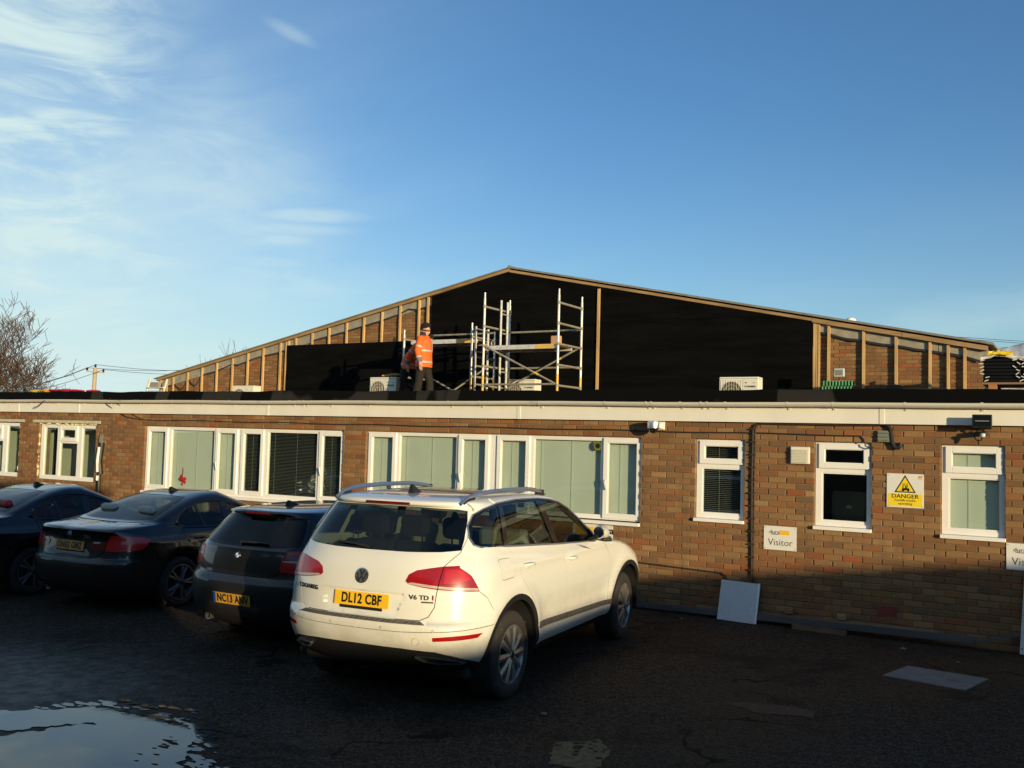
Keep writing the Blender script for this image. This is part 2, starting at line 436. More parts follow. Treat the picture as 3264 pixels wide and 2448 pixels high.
M['sign_white'] = mat('white_sign_board', (0.70, 0.69, 0.64), 0.4, var=0.03, dirt=((0.55, 0.52, 0.45), 0.62, 0.85, 6))
M['sign_yellow'] = mat('yellow_print', (0.82, 0.60, 0.02), 0.45, var=0.04)
M['sign_orange'] = mat('amber_print', (0.83, 0.46, 0.03), 0.45, var=0.04)
M['ink'] = mat('black_print', (0.012, 0.012, 0.012), 0.5, var=0.1)
M['ink_grey'] = mat('grey_print', (0.07, 0.07, 0.07), 0.5, var=0.1)
M['panel'] = mat('pale_grey_panel', (0.52, 0.53, 0.55), 0.6, var=0.08, scale=30, bmp=0.2, bscale=60)
M['green'] = mat('green_moulded_plastic', (0.10, 0.33, 0.16), 0.5, var=0.15)
M['wrap'] = mat('milky_plastic_wrap', (0.46, 0.48, 0.52), 0.25, var=0.25, scale=8, stretch=(1, 1, 0.3), bmp=0.8, bscale=7)
M['white_wrap'] = mat('white_polythene', (0.62, 0.62, 0.60), 0.35, var=0.12, scale=6, bmp=0.8, bscale=8)
M['red'] = mat('red_fabric', (0.62, 0.02, 0.025), 0.7, var=0.15)
M['silver'] = mat('brushed_silver', (0.70, 0.70, 0.68), 0.3, metal=0.9, var=0.1)
M['lampglass'] = glass_mat('lamp_glass', (0.75, 0.80, 0.78), 0.12)
M['reddark'] = mat('dark_red_terracotta', (0.22, 0.035, 0.025), 0.8, var=0.2)
M['greygreen'] = mat('grey_green_plastic', (0.19, 0.20, 0.16), 0.5, var=0.1)
M['foam'] = mat('yellowed_expanding_foam', (0.70, 0.60, 0.34), 0.9, var=0.15, scale=20, bmp=0.8, bscale=40)
M['bark'] = mat('bare_bark', (0.075, 0.058, 0.03), 0.9, var=0.3, scale=4, dirt=((0.12, 0.13, 0.05), 0.5, 0.75, 3))
M['twig'] = mat('reddish_brown_twigs', (0.085, 0.05, 0.03), 0.9, var=0.3, scale=3)
M['polewood'] = mat('pole_wood', (0.42, 0.32, 0.20), 0.8, var=0.15)
M['wire'] = mat('black_cable', (0.02, 0.018, 0.016), 0.6, var=0.2)
M['brown_wire'] = mat('dark_brown_cable', (0.035, 0.02, 0.012), 0.6, var=0.2)
# ================================================================== the ground
def gz(x, y):
    return -0.0088*max(0.0, -5.0-x) if x < -5 else 0.0
def asphalt():
    m_, N, L, P = nt('worn_wet_asphalt')
    g = N.new('ShaderNodeNewGeometry'); pos = g.outputs['Position']
    fine = noise(N, L, 60, 5, 0.75, vec=pos)
    midn = noise(N, L, 7, 5, 0.6, vec=pos)
    big = noise(N, L, 0.5, 4, 0.55, vec=pos)
    sepx = N.new('ShaderNodeSeparateXYZ'); L.new(pos, sepx.inputs[0])
    c = ramp(N, L, fine, [(0.34, (0.006, 0.0048, 0.0037)), (0.52, (0.026, 0.0195, 0.014)), (0.68, (0.085, 0.064, 0.045))])
    ag = N.new('ShaderNodeTexVoronoi'); L.new(pos, ag.inputs['Vector']); ag.inputs['Scale'].default_value = 42
    sr = N.new('ShaderNodeSeparateColor'); L.new(ag.outputs['Color'], sr.inputs[0])
    gain = mrange(N, L, sr.outputs[0], 0.0, 1.0, 0.45, 2.3, False)
    gm = N.new('ShaderNodeVectorMath'); gm.operation = 'SCALE'; L.new(c, gm.inputs[0]); L.new(gain, gm.inputs['Scale']); c = gm.outputs[0]
    # brown silt trodden over the right-hand side of the yard
    silt = mth(N, L, 'MULTIPLY', mrange(N, L, mth(N, L, 'ADD', sepx.outputs[0], mth(N, L, 'MULTIPLY', midn, 3.0)), -4.0, 0.5), mrange(N, L, big, 0.36, 0.62))
    c = mixc_(N, L, mth(N, L, 'MULTIPLY', silt, 0.55), c, (0.075, 0.042, 0.018))
    # old patches, oil and tyre marks
    stn = noise(N, L, 1.15, 5, 0.6, vec=pos, dist=0.6)
    c = mixc_(N, L, mrange(N, L, stn, 0.54, 0.68, 0, 0.55), c, (0.0065, 0.0055, 0.0045))
    pal = noise(N, L, 2.3, 6, 0.7, vec=pos)
    c = mixc_(N, L, mrange(N, L, pal, 0.58, 0.78, 0, 0.6), c, (0.075, 0.056, 0.036))
    # stone chips
    vo = N.new('ShaderNodeTexVoronoi'); L.new(pos, vo.inputs['Vector']); vo.inputs['Scale'].default_value = 17
    chip = mth(N, L, 'MULTIPLY', mrange(N, L, vo.outputs['Distance'], 0.16, 0.10), mrange(N, L, vo.outputs['Color'], 0.80, 0.86))
    c = mixc_(N, L, mth(N, L, 'MULTIPLY', chip, 0.6), c, (0.15, 0.12, 0.09))
    # cracks
    vc = N.new('ShaderNodeTexVoronoi'); vc.feature = 'DISTANCE_TO_EDGE'; vc.inputs['Scale'].default_value = 0.42
    wob = N.new('ShaderNodeVectorMath'); wob.operation = 'ADD'
    nz = N.new('ShaderNodeTexNoise'); L.new(pos, nz.inputs['Vector']); nz.inputs['Scale'].default_value = 1.7; nz.inputs['Detail'].default_value = 5
    L.new(nz.outputs['Color'], wob.inputs[0]); L.new(pos, wob.inputs[1]); L.new(wob.outputs[0], vc.inputs['Vector'])
    crack = mrange(N, L, vc.outputs['Distance'], 0.013, 0.004)
    crack = mth(N, L, 'MULTIPLY', crack, mrange(N, L, big, 0.45, 0.6))
    c = mixc_(N, L, crack, c, (0.004, 0.0035, 0.003))
    # wetness: spreads round the puddle and lies in the low spots
    px = mth(N, L, 'ADD', sepx.outputs[0], 8.2); py = mth(N, L, 'ADD', sepx.outputs[1], 7.2)
    d2 = mth(N, L, 'ADD', mth(N, L, 'MULTIPLY', mth(N, L, 'MULTIPLY', px, px), 0.16), mth(N, L, 'MULTIPLY', mth(N, L, 'MULTIPLY', py, py), 0.28))
    wet = mrange(N, L, mth(N, L, 'ADD', d2, mth(N, L, 'MULTIPLY', midn, 1.8)), 2.2, 0.5)
    wet = mth(N, L, 'MAXIMUM', wet, mth(N, L, 'MULTIPLY', mrange(N, L, big, 0.58, 0.70), 0.35))
    c = mixc_(N, L, mth(N, L, 'MULTIPLY', wet, 0.5), c, (0.010, 0.010, 0.010))
    L.new(c, P.inputs['Base Color'])
    L.new(mth(N, L, 'SUBTRACT', 0.88, mth(N, L, 'MULTIPLY', wet, 0.50)), P.inputs['Roughness'])
    L.new(mth(N, L, 'ADD', 0.12, mth(N, L, 'MULTIPLY', wet, 0.16)), P.inputs['Specular IOR Level'])
    h = mth(N, L, 'ADD', mth(N, L, 'MULTIPLY', fine, 0.5), mth(N, L, 'MULTIPLY', midn, 0.8))
    h = mth(N, L, 'SUBTRACT', h, mth(N, L, 'MULTIPLY', crack, 0.8))
    bump(N, L, P, h, 0.55, 0.012)
    return m_
M['asphalt'] = asphalt()
xs = sorted(set([-900, -300, -120, -60, -40]+[-30+i*1.0 for i in range(0, 51)]+[30, 60, 120, 300, 900]))
ys = sorted(set([-900, -300, -100, -50]+[-30+i*2.0 for i in range(0, 21)]+[20, 40, 100, 300, 900]))
gv = [(x, y, gz(max(x, -30), y)) for y in ys for x in xs]; nx = len(xs)
gf = [(j*nx+i, j*nx+i+1, (j+1)*nx+i+1, (j+1)*nx+i) for j in range(len(ys)-1) for i in range(nx-1)]
g = MB().add(gv, gf).build('ground', M['asphalt']); tag(g, 'dark worn asphalt yard, wet in places', 'ground', kind='structure')

def blobby(poly, amp, seed, step=0.05):
    """polygon outline with a ragged edge"""
    rr = random.Random(seed); out = []
    ph = [rr.uniform(0, 6.28) for _ in range(8)]
    L_ = 0.0
    for i in range(len(poly)):
        a = Vector(poly[i]); b = Vector(poly[(i+1) % len(poly)]); d = b-a; n = max(1, int(d.length/step))
        nn = Vector((d.y, -d.x)).normalized()
        for k in range(n):
            t = L_+d.length*k/n
            o = sum(math.sin(t*f+ph[q])/(1+0.35*q) for q, f in enumerate((2.1, 4.7, 9.3, 17.0, 31.0, 55.0)))
            out.append(a+d*k/n+nn*o*amp+Vector((rr.uniform(-1, 1), rr.uniform(-1, 1)))*amp*0.35)
        L_ += d.length
    return out
def sheet(name, outline, z, mat_, holes=()):
    vs = [Vector((p[0], p[1])) for p in outline]; es = [(i, (i+1) % len(vs)) for i in range(len(vs))]
    for h in holes:
        b = len(vs); vs += [Vector((p[0], p[1])) for p in h]; es += [(b+i, b+(i+1) % len(h)) for i in range(len(h))]
    o = delaunay_2d_cdt(vs, es, [], 5 if False else 0, 1e-5)
    def inside(p, poly):
        c = False; j = len(poly)-1
        for i in range(len(poly)):
            a = poly[i]; b = poly[j]
            if (a[1] > p[1]) != (b[1] > p[1]) and p[0] < (b[0]-a[0])*(p[1]-a[1])/(b[1]-a[1])+a[0]: c = not c
            j = i
        return c
    fs = []
    for f in o[2]:
        c = sum((o[0][i] for i in f), Vector((0, 0)))/len(f)
        if inside(c, outline) and not any(inside(c, h) for h in holes): fs.append(f)
    return MB().add([(v.x, v.y, gz(v.x, v.y)+z) for v in o[0]], fs).build(name, mat_)
def water():
    m_, N, L, P = nt('still_water')
    P.inputs['Base Color'].default_value = (0.006, 0.007, 0.008, 1)
    L.new(mrange(N, L, noise(N, L, 4, 4), 0.3, 0.8, 0.015, 0.06), P.inputs['Roughness'])
    P.inputs['Specular IOR Level'].default_value = 0.5; P.inputs['IOR'].default_value = 1.33
    bump(N, L, P, noise(N, L, 9, 2), 0.02, 0.01); return m_
M['water'] = water()
pud = [(-9.6, -8.6), (-8.5, -7.55), (-7.12, -7.45), (-6.76, -6.98), (-6.2, -6.95), (-5.55, -7.02), (-5.40, -7.22), (-5.05, -7.60), (-4.75, -8.3), (-5.6, -9.4), (-8.2, -9.9)]
ridge = [(-7.3, -8.35), (-6.85, -7.95), (-6.50, -7.48), (-6.33, -7.30), (-6.42, -7.52), (-6.62, -7.98), (-6.95, -8.45)]
rr = random.Random(44)
isl = [blobby(ridge, 0.035, 5, 0.03)]
for i in range(26):
    j = rr.choice((5, 6, 6, 7, 7, 8)); t = rr.random(); cx = pud[j][0]*(1-t)+pud[(j+1) % 11][0]*t-rr.uniform(0.02, 0.35)*0.6; cy = pud[j][1]*(1-t)+pud[(j+1) % 11][1]*t-rr.uniform(0.03, 0.30); r_ = rr.uniform(0.008, 0.03)
    isl.append([(cx+r_*2.0*math.cos(a)*rr.uniform(0.6, 1.3), cy+r_*0.8*math.sin(a)*rr.uniform(0.6, 1.3)) for a in [k*math.pi/5 for k in range(10)]])
w = sheet('puddle', blobby(pud, 0.032, 3, 0.03), 0.005, M['water'], isl)
tag(w, 'shallow puddle mirroring the sky in the near left corner of the yard', 'puddle', kind='structure')
# broken film of water round the puddle
film = MB()
for i in range(150):
    j = rr.choice((2, 3, 4, 5, 6, 6, 7, 7, 8)); t = rr.random(); e = abs(rr.gauss(0, 0.16))+0.03
    cx = pud[j][0]*(1-t)+pud[(j+1) % 11][0]*t; cy = pud[j][1]*(1-t)+pud[(j+1) % 11][1]*t
    nx_, ny_ = (cx+7.2), (cy+8.3); l_ = math.hypot(nx_, ny_); cx += nx_/l_*e; cy += ny_/l_*e; r_ = rr.uniform(0.008, 0.045)
    film.add([(cx, cy, gz(cx, cy)+0.005)]+[(cx+r_*1.9*math.cos(a)*rr.uniform(0.5, 1.3), cy+r_*0.8*math.sin(a)*rr.uniform(0.5, 1.3), gz(cx, cy)+0.005) for a in [k*math.pi/5 for k in range(10)]], [(0, k+1, (k+1) % 10+1) for k in range(10)])
fo = film.build('water_film', M['water']); tag(fo, 'scattered drops and film of water round the edge of the puddle', 'water', kind='stuff')
def paint_mat():
    m_, N, L, P = nt('flaking_pale_paint')
    L.new(ramp(N, L, noise(N, L, 16, 6, 0.7), [(0.35, (0.06, 0.045, 0.018)), (0.65, (0.17, 0.125, 0.05))]), P.inputs['Base Color'])
    P.inputs['Roughness'].default_value = 0.9; return m_
M['oldpaint'] = paint_mat()
rr = random.Random(11)
hs = []
for i in range(34):
    cx, cy, r_ = -3.10+rr.uniform(-0.24, 0.24), -5.78+rr.uniform(-0.27, 0.27), rr.uniform(0.008, 0.035)
    hs.append([(cx+r_*math.cos(a)*rr.uniform(0.6, 1.3), cy+r_*math.sin(a)*rr.uniform(0.6, 1.3)) for a in [k*math.pi/4 for k in range(8)]])
pp = sheet('paint_patch', blobby([(-3.33, -5.70), (-3.08, -5.46), (-2.88, -5.66), (-2.84, -6.05), (-3.12, -6.15)], 0.018, 8), 0.004, M['oldpaint'], hs)
tag(pp, 'flaking patch of pale paint on the asphalt behind the white car', 'paint patch')
ru = sheet('rust_patch', blobby([(-2.62, -3.95), (-2.25, -3.72), (-1.95, -3.75), (-1.9, -3.95), (-2.3, -4.02)], 0.03, 12), 0.004, mat('rusty_stain', (0.055, 0.026, 0.009), 0.9, var=0.4, scale=12))
tag(ru, 'rust brown repair patch in the asphalt between car and slab', 'patch')
sl_ = MB()
sl_.prism([(-1.70, -2.05, 0), (-0.96, -2.19, 0), (-0.82, -1.57, 0), (-1.56, -1.47, 0)], (0, 0, 0.009))
slab = sl_.build('concrete_cover', mat('pale_worn_concrete', (0.15, 0.15, 0.145), 0.8, var=0.2, scale=6, bmp=0.3, dirt=((0.10, 0.10, 0.10), 0.52, 0.7, 3)))
tag(slab, 'pale grey rectangular concrete cover set in the asphalt at right', 'cover')
for i, (x, y, s_, lab) in enumerate([(-1.73, -0.62, 0.035, 'small pale pebble on the asphalt left of the loose stones by the wall'), (-1.15, -0.95, 0.02, 'tiny pale stone on the ground above the concrete cover'),
        (-4.35, -0.45, 0.02, 'tiny white chip on the ground beside the front wheel'), (-3.72, -5.15, 0.03, 'scrap of white litter on the asphalt behind the rear wheel')]):
    b = MB(); b.sphere((0, 0, s_*0.3), (s_, s_*0.8, s_*0.4), 7, 5)
    o = b.build('pebble', mat('dull_stone', (0.16, 0.14, 0.11), 0.9), loc=(x, y, 0)); tag(o, lab, 'stone', 'loose stones')
# ================================================================== office building
BH = 2.475                      # underside of fascia
X0, X1 = -24.0, 3.0
office = thing('office_building', 'long single storey brick office with white windows and a flat felt roof', 'building', (-10, 0, 0))
OFF = Vector((10, 0, 0))
def on(o):                      # parent to the office keeping world coordinates
    o.parent = office; o.location = Vector(o.location)+OFF; return o
opens = [(-21.4, -19.02, 1.125, 2.25), (-18.36, -16.55, 1.125, 2.25), (-15.125, -10.31, 1.05, 2.25), (-9.84, -5.13, 1.05, 2.25),
         (-4.365, -3.715, 1.2, 2.25), (-2.848, -2.185, 1.2, 2.25), (-1.43, -0.775, 1.2, 2.25),
         (-21.6, -18.87, 2.25, 2.325), (-18.58, -16.42, 2.25, 2.325)]
def free(z0, z1, ops, a, b):
    """x intervals of a course not taken by openings"""
    iv = [(a, b)]
    for (p, q, r_, s_) in ops:
        if min(z1, s_)-max(z0, r_) > 0.02:
            nv = []
            for (u, v) in iv:
                if q <= u or p >= v: nv.append((u, v)); continue
                if p > u: nv.append((u, p))
                if q < v: nv.append((q, v))
            iv = nv
    return iv
wall = MB()
zb = sorted(set([0.0, BH+0.25]+[o[2] for o in opens]+[o[3] for o in opens]))
for z0, z1 in zip(zb, zb[1:]):
    for a, b in free(z0, z1, opens, X0, X1): wall.box(a, b, 0.009, 0.26, z0-(0.2 if z0 == 0 else 0), z1)
wall_o = on(wall.build('wall', M['mortar']))
def brick_verts(x0, x1, z0, z1, pr, dp, rnd, c=0.005):
    t = [rnd.uniform(-0.0015, 0.0015) for _ in range(8)]
    f = [(x0+c+t[0], pr, z0+c+t[1]), (x1-c+t[2], pr, z0+c+t[3]), (x1-c+t[4], pr, z1-c+t[5]), (x0+c+t[6], pr, z1-c+t[7])]
    g_ = [(x0, pr+c, z0), (x1, pr+c, z0), (x1, pr+c, z1), (x0, pr+c, z1)]
    h = [(x0, dp, z0), (x1, dp, z0), (x1, dp, z1), (x0, dp, z1)]
    fs = [(0, 1, 2, 3)]
    for i in range(4):
        j = (i+1) % 4
        fs.append((i+4, j+4, j, i)); fs.append((i+8, j+8, j+4, i+4))
    return f+g_+h, fs
def lay(parent, off, cells, near, nmax, matO, matA, rnd, yb=0.0, dp=0.11):
    """cells (x0,x1,z0,z1): the nmax nearest become objects, the rest one mesh"""
    cells = sorted(cells, key=lambda c: near(c))
    shapes = {}
    for c in cells[:nmax]:
        w_ = round(c[1]-c[0], 2)
        key = (w_, rnd.randrange(3))
        if key not in shapes:
            v, f = brick_verts(-w_/2, w_/2, -0.0325, 0.0325, 0, dp, rnd)
            shapes[key] = MB().add(v, f).mesh('brick', matO)
        o = obj('brick', shapes[key], parent, Vector(((c[0]+c[1])/2, yb+rnd.uniform(-0.003, 0.002), (c[2]+c[3])/2))+off)
        o.rotation_euler = (0, rnd.uniform(-0.006, 0.006), 0)
    mb = MB(); vals = []
    for c in cells[nmax:]:
        p = yb+rnd.uniform(-0.003, 0.002)
        v, f = brick_verts(c[0], c[1], c[2], c[3], p, yb+dp, rnd)
        mb.add(v, f); vals += [rnd.random()]*len(f)
    o = mb.build('bricks', matA, parent, off); o['kind'] = 'stuff'
    at = o.data.attributes.new('rnd', 'FLOAT', 'FACE'); at.data.foreach_set('value', vals)
    return o
rnd = random.Random(21)
cells = []
for i in range(0, 34):
    z0 = i*0.075+0.005; z1 = z0+0.065
    if z0 > BH: break
    for a, b in free(z0, z1, opens, X0, X1):
        x = math.floor((a-X0)/0.225)*0.225+X0-(0.1125 if i % 2 else 0)
        while x < b:
            u = max(x+0.005, a+(0 if a > X0 else 0)); v = min(x+0.220, b)
            if v-u > 0.03: cells.append((u+rnd.uniform(-.002, .002), v+rnd.uniform(-.002, .002), z0, z1))
            x += 0.225
lay(wall_o, Vector((0, 0, 0)), cells, lambda c: (Vector(((c[0]+c[1])/2, 0, (c[2]+c[3])/2))-CAM).length + (0 if (c[0] > -4.6 and c[1] < -0.5 and c[2] > 0.1) else 30), 300, M['brick_o'], M['brick_a'], rnd)
# inside
rm = MB()
rm.box(X0+0.1, X1-0.1, 5.0, 5.1, 0, 2.7); rm.box(X0+0.1, X1-0.1, 0.27, 5, 0.0, 0.02); rm.box(X0+0.1, X1-0.1, 0.27, 5, 2.62, 2.66)
for x in (-15.9, -10.0, -4.7, -3.2, -1.8): rm.box(x, x+0.1, 0.27, 5, 0.02, 2.62)
on(rm.build('interior_wall', M['room']))
on(MB().box(-22, -18.7, 0.55, 0.6, 0.02, 2.6).box(-18.6, -16.0, 0.62, 0.67, 0.02, 2.6).box(-17.35, -17.2, 0.5, 0.62, 0.02, 2.6).build('partition_board', M['plaster']))
on(MB().box(X0, X0+0.25, 0.26, 7.4, 0, 2.7).box(X1-0.25, X1, 0.26, 7.4, 0, 2.7).build('end_wall', M['mortar']))
# lintels
for a, b in ((-21.6, -18.87), (-18.58, -16.42)):
    on(MB().cbox(a, b, -0.004, 0.1, 2.262, 2.322, 0.006).build('lintel', mat('rough_pale_lintel', (0.50, 0.45, 0.33), 0.9, var=0.2, scale=14, bmp=0.5, bscale=60)))

# ---------------------------------------------------------------- windows
def blind(par, x0, x1, z0, z1, y, openb, sag=0.0):
    b = MB(); n = int((z1-z0)/0.024)
    dy, dz = (0.0035, 0.0125) if not openb else (0.011, 0.003)
    for i in range(n):
        z = z1-0.012-i*0.024
        b.add([(x0, y-dy, z-dz), (x1, y-dy, z-dz), (x1, y+dy, z+dz), (x0, y+dy, z+dz)], [(0, 1, 2, 3)])
    for x in (x0+(x1-x0)*0.12, x0+(x1-x0)*0.55, x0+(x1-x0)*0.9) if x1-x0 > 0.7 else ((x0+x1)/2-0.05,):
        b.box(x-0.002, x+0.002, y-0.016, y-0.014, z0, z1)
    return b.build('blind', M['blind_dark'] if openb else M['blind'], par)
def window(x0, x1, z0, z1, lights, sill=None, label=None, sill_over=0.012):
    """lights: (kind, x0,x1,z0,z1, blind) pane rectangles; sash lights get their own proud frame"""
    fr = MB()
    LR = []
    for L_ in lights:
        k, a, b, c, d = L_[:5]
        e = 0.062 if k == 'sash' else 0.0
        LR.append((a-e, b+e, c-e, d+e))
    gx = sorted(set([x0, x1]+[v for l in LR for v in l[:2]])); gzz = sorted(set([z0, z1]+[v for l in LR for v in l[2:]]))
    for a, b in zip(gx, gx[1:]):
        run = None
        for c, d in zip(gzz, gzz[1:]):
            solid = not any(l[0] <= (a+b)/2 <= l[1] and l[2] <= (c+d)/2 <= l[3] for l in LR)
            if solid: run = (run[0], d) if run else (c, d)
            elif run: fr.box(a, b, 0.048, 0.105, *run); run = None
        if run: fr.box(a, b, 0.048, 0.105, *run)
    w_ = on(fr.build('window', M['upvc']))
    if label: w_['label'] = label
    for L_ in lights:
        k, a, b, c, d, bl = L_[:6]
        if k == 'sash':
            e = 0.068; s_ = MB()
            for (p, q, r_, t) in ((a-e, a, c-e, d+e), (b, b+e, c-e, d+e), (a, b, c-e, c), (a, b, d, d+e)): s_.cbox(p, q, 0.026, 0.088, r_, t, 0.004)
            s_.box(a, a+0.006, 0.040, 0.06, c, d).box(b-0.006, b, 0.040, 0.06, c, d).box(a, b, 0.04, 0.06, c, c+0.006).box(a, b, 0.04, 0.06, d-0.006, d)
            s_.build('sash', M['upvc'], w_)
        else:
            s_ = MB(); e = 0.014
            for (p, q, r_, t) in ((a, a+e, c, d), (b-e, b, c, d), (a+e, b-e, c, c+e), (a+e, b-e, d-e, d)): s_.box(p, q, 0.054, 0.085, r_, t)
            s_.build('glazing_bead', M['upvc'], w_)
        MB().box(a-0.004, b+0.004, 0.064, 0.070, c-0.004, d+0.004).build('pane', M['glass'], w_)
        if bl in ('shut', 'open'): blind(w_, a-0.03, b+0.03, c-0.02, d+0.02, 0.122, bl == 'open')
        if len(L_) > 6 and L_[6]:
            hx = a-0.02; hz = (c+d)/2-0.05
            h = MB(); h.tube([(hx, 0.02, hz+0.02), (hx, -0.004, hz+0.015), (hx+0.012, -0.006, hz-0.03), (hx+0.03, -0.004, hz-0.11)], 0.008, 6)
            h.build('handle', M['upvc'], w_)
    if sill:
        s0, s1 = sill
        MB().cbox(x0-sill_over, x1+sill_over, -0.042, 0.06, s0, s1, 0.005).build('sill', M['upvc'], w_)
    return w_
zt = 2.243
window(-21.35, -19.03, 1.13, zt, [('fixed', -21.27, -20.30, 1.20, 2.19, None), ('sash', -20.15, -19.75, 1.97, 2.12, None), ('fixed', -20.2, -19.66, 1.20, 1.87, None), ('fixed', -19.52, -19.06, 1.20, 2.19, None)], label='bare white window cut by the left edge of the picture')
window(-18.345, -16.56, 1.13, zt-0.01, [('fixed', -18.24, -17.81, 1.20, 2.18, None), ('sash', -17.667, -17.233, 1.972, 2.135, None), ('fixed', -17.72, -17.17, 1.20, 1.876, None), ('fixed', -17.03, -16.60, 1.20, 2.18, None)], label='bare white window with crumbling foam edges under a stone lintel')
wb = 1.145
window(-15.12, -10.32, 1.05, zt, [('sash', -15.024, -14.59, wb+0.02, 2.15, 'shut'), ('fixed', -14.44, -13.315, wb-0.02, 2.2, 'shut'), ('sash', -13.196, -12.79, wb+0.02, 2.155, 'shut', 1),
    ('sash', -12.57, -12.17, wb+0.02, 2.155, 'open'), ('fixed', -12.01, -10.895, wb-0.02, 2.2, 'open'), ('sash', -10.775, -10.378, wb+0.02, 2.155, 'open', 1)], (1.01, 1.055), 'wide white window, left half with pale blinds and right half dark')
window(-9.834, -5.14, 1.12, zt+0.005, [('sash', -9.737, -9.33, 1.20, 2.163, 'shut'), ('fixed', -9.20, -8.127, 1.165, 2.203, 'shut'), ('sash', -8.02, -7.616, 1.20, 2.163, 'shut', 1),
    ('sash', -7.343, -6.928, 1.20, 2.163, 'shut'), ('fixed', -6.80, -5.727, 1.167, 2.205, 'shut'), ('sash', -5.626, -5.202, 1.205, 2.166, 'shut', 1)], (1.06, 1.105), 'wide white window with pale green blinds all drawn')
for x0, x1, bl, lab in ((-4.358, -3.722, 'open', 'narrow white window with dark half open blind'), (-2.842, -2.192, None, 'narrow white window with a dark bare pane'), (-1.424, -0.780, 'shut', 'narrow white window with pale blind drawn')):
    window(x0, x1, 1.235, zt+0.004, [('sash', x0+0.108, x1-0.088, 2.0, 2.163, bl), ('fixed', x0+0.072, x1-0.042, 1.297, 1.880, bl)], (1.19, 1.232), lab)
# crumbling foam along the bare windows
rnd = random.Random(5)
for (xa, zz0, zz1) in ((-18.375, 1.2, 2.24), (-19.03, 1.2, 2.2)):
    f = MB()
    for i in range(26):
        z = zz0+(zz1-zz0)*i/25; r_ = rnd.uniform(0.008, 0.028)
        f.sphere((xa+rnd.uniform(-0.012, 0.012), 0.02, z), (r_, r_*0.8, r_*1.3), 7, 5)
    o = on(f.build('foam_bead', M['foam'])); o['kind'] = 'stuff'
f = MB()
for i in range(34):
    r_ = rnd.uniform(0.006, 0.022); f.sphere((-18.34+1.76*i/33, 0.015, 2.243+rnd.uniform(-0.012, 0.004)), (r_*1.3, r_*0.8, r_), 7, 5)
o = on(f.build('foam_bead', M['foam'])); o['kind'] = 'stuff'

# ---------------------------------------------------------------- eaves
jx = [X0, -19.01, -17.03, -11.94, -7.0, -2.06, X1]
for a, b in zip(jx, jx[1:]):
    on(MB().box(a+0.004, b-0.004, -0.062, -0.03, BH, 2.735).build('fascia_board', M['fascia']))
for x in jx[1:-1]: on(MB().cbox(x-0.028, x+0.028, -0.068, -0.0585, BH-0.002, 2.735, 0.002).build('joint_cover', M['fascia']))
on(MB().box(X0, X1, -0.032, 0.02, BH+0.012, BH+0.03).build('soffit', M['fascia']))
gp = []
for k in range(0, 13):
    a = math.pi+math.pi*k/12; gp.append((math.cos(a)*0.056, math.sin(a)*0.056))
for k in range(12, -1, -1):
    a = math.pi+math.pi*k/12; gp.append((math.cos(a)*0.052, math.sin(a)*0.052))
gy, gzc = -0.122, 2.722
segs = [X0, -15.17, -11.09, -4.19, X1]
gut = None
for a, b in zip(segs, segs[1:]):
    mb = MB(); n = len(gp); xs_ = np.linspace(a, b, max(2, int((b-a)/0.6)))
    vs = []; fs = []
    for x in xs_:
        d = 0.004*math.sin(x*1.7)+0.003*math.sin(x*0.6)
        vs += [(x, gy+p[0], gzc+p[1]+d) for p in gp]
    for i in range(len(xs_)-1):
        for k in range(n): fs.append((i*n+k, i*n+(k+1) % n, (i+1)*n+(k+1) % n, (i+1)*n+k))
    mb.add(vs, fs, 0, True)
    g_ = on(mb.build('gutter', M['gutter'])); gut = gut or g_
def strap(x, w_, r_, name):
    mb = MB(); vs = []; fs = []
    for k in range(11):
        a = math.pi*0.98+math.pi*1.0*k/10; vs += [(x-w_/2, gy+math.cos(a)*r_, gzc+math.sin(a)*r_), (x+w_/2, gy+math.cos(a)*r_, gzc+math.sin(a)*r_)]
    for k in range(10): fs.append((2*k, 2*k+1, 2*k+3, 2*k+2))
    mb.add(vs, fs, 0, True); mb.box(x-w_/2, x+w_/2, gy+0.05, -0.0625, gzc-0.09, gzc-0.01)
    on(mb.build(name, M['gutter'], sharp=60))
for x in [-22.6, -21.4, -20.3, -18.58, -17.71, -16.88, -16.06, -14.37, -13.54, -12.75, -11.34, -10.52, -9.74, -8.16, -7.61, -6.62, -5.6, -4.52, -3.92, -3.14, -2.60, -1.79, -0.99, -0.1, 0.8, 1.8]: strap(x, 0.03, 0.0585, 'gutter_bracket')
for x in (-19.43, -19.335, -15.218, -15.128, -11.131, -11.041, -4.995, -4.922, -4.242, -4.16): strap(x, 0.028, 0.061, 'gutter_joint')
fe = MB(); xs_ = np.arange(X0, X1+0.01, 0.12); rnd = random.Random(3); vs = []; fs = []
for x in xs_:
    t = 2.888+0.006*math.sin(x*2.1)+0.005*math.sin(x*5.3+1)+rnd.uniform(-0.003, 0.003); q = rnd.uniform(-0.004, 0.004)
    vs += [(x, -0.105+q, 2.730), (x, -0.09+q, 2.80), (x, -0.055+q, t-0.012), (x, -0.03, t), (x, 0.30, t+0.004), (x, 0.6, 2.868)]
for i in range(len(xs_)-1):
    for k in range(5): fs.append((i*6+k, (i+1)*6+k, (i+1)*6+k+1, i*6+k+1))
fe.add(vs, fs, 0, True)
fe.box(X0, X1, -0.10, -0.0, 2.728, 2.74)
on(fe.build('roof_edge', M['felt']))
on(MB().box(X0, X1, 0.0, 7.62, 2.70, 2.86).build('flat_roof', M['deck']))

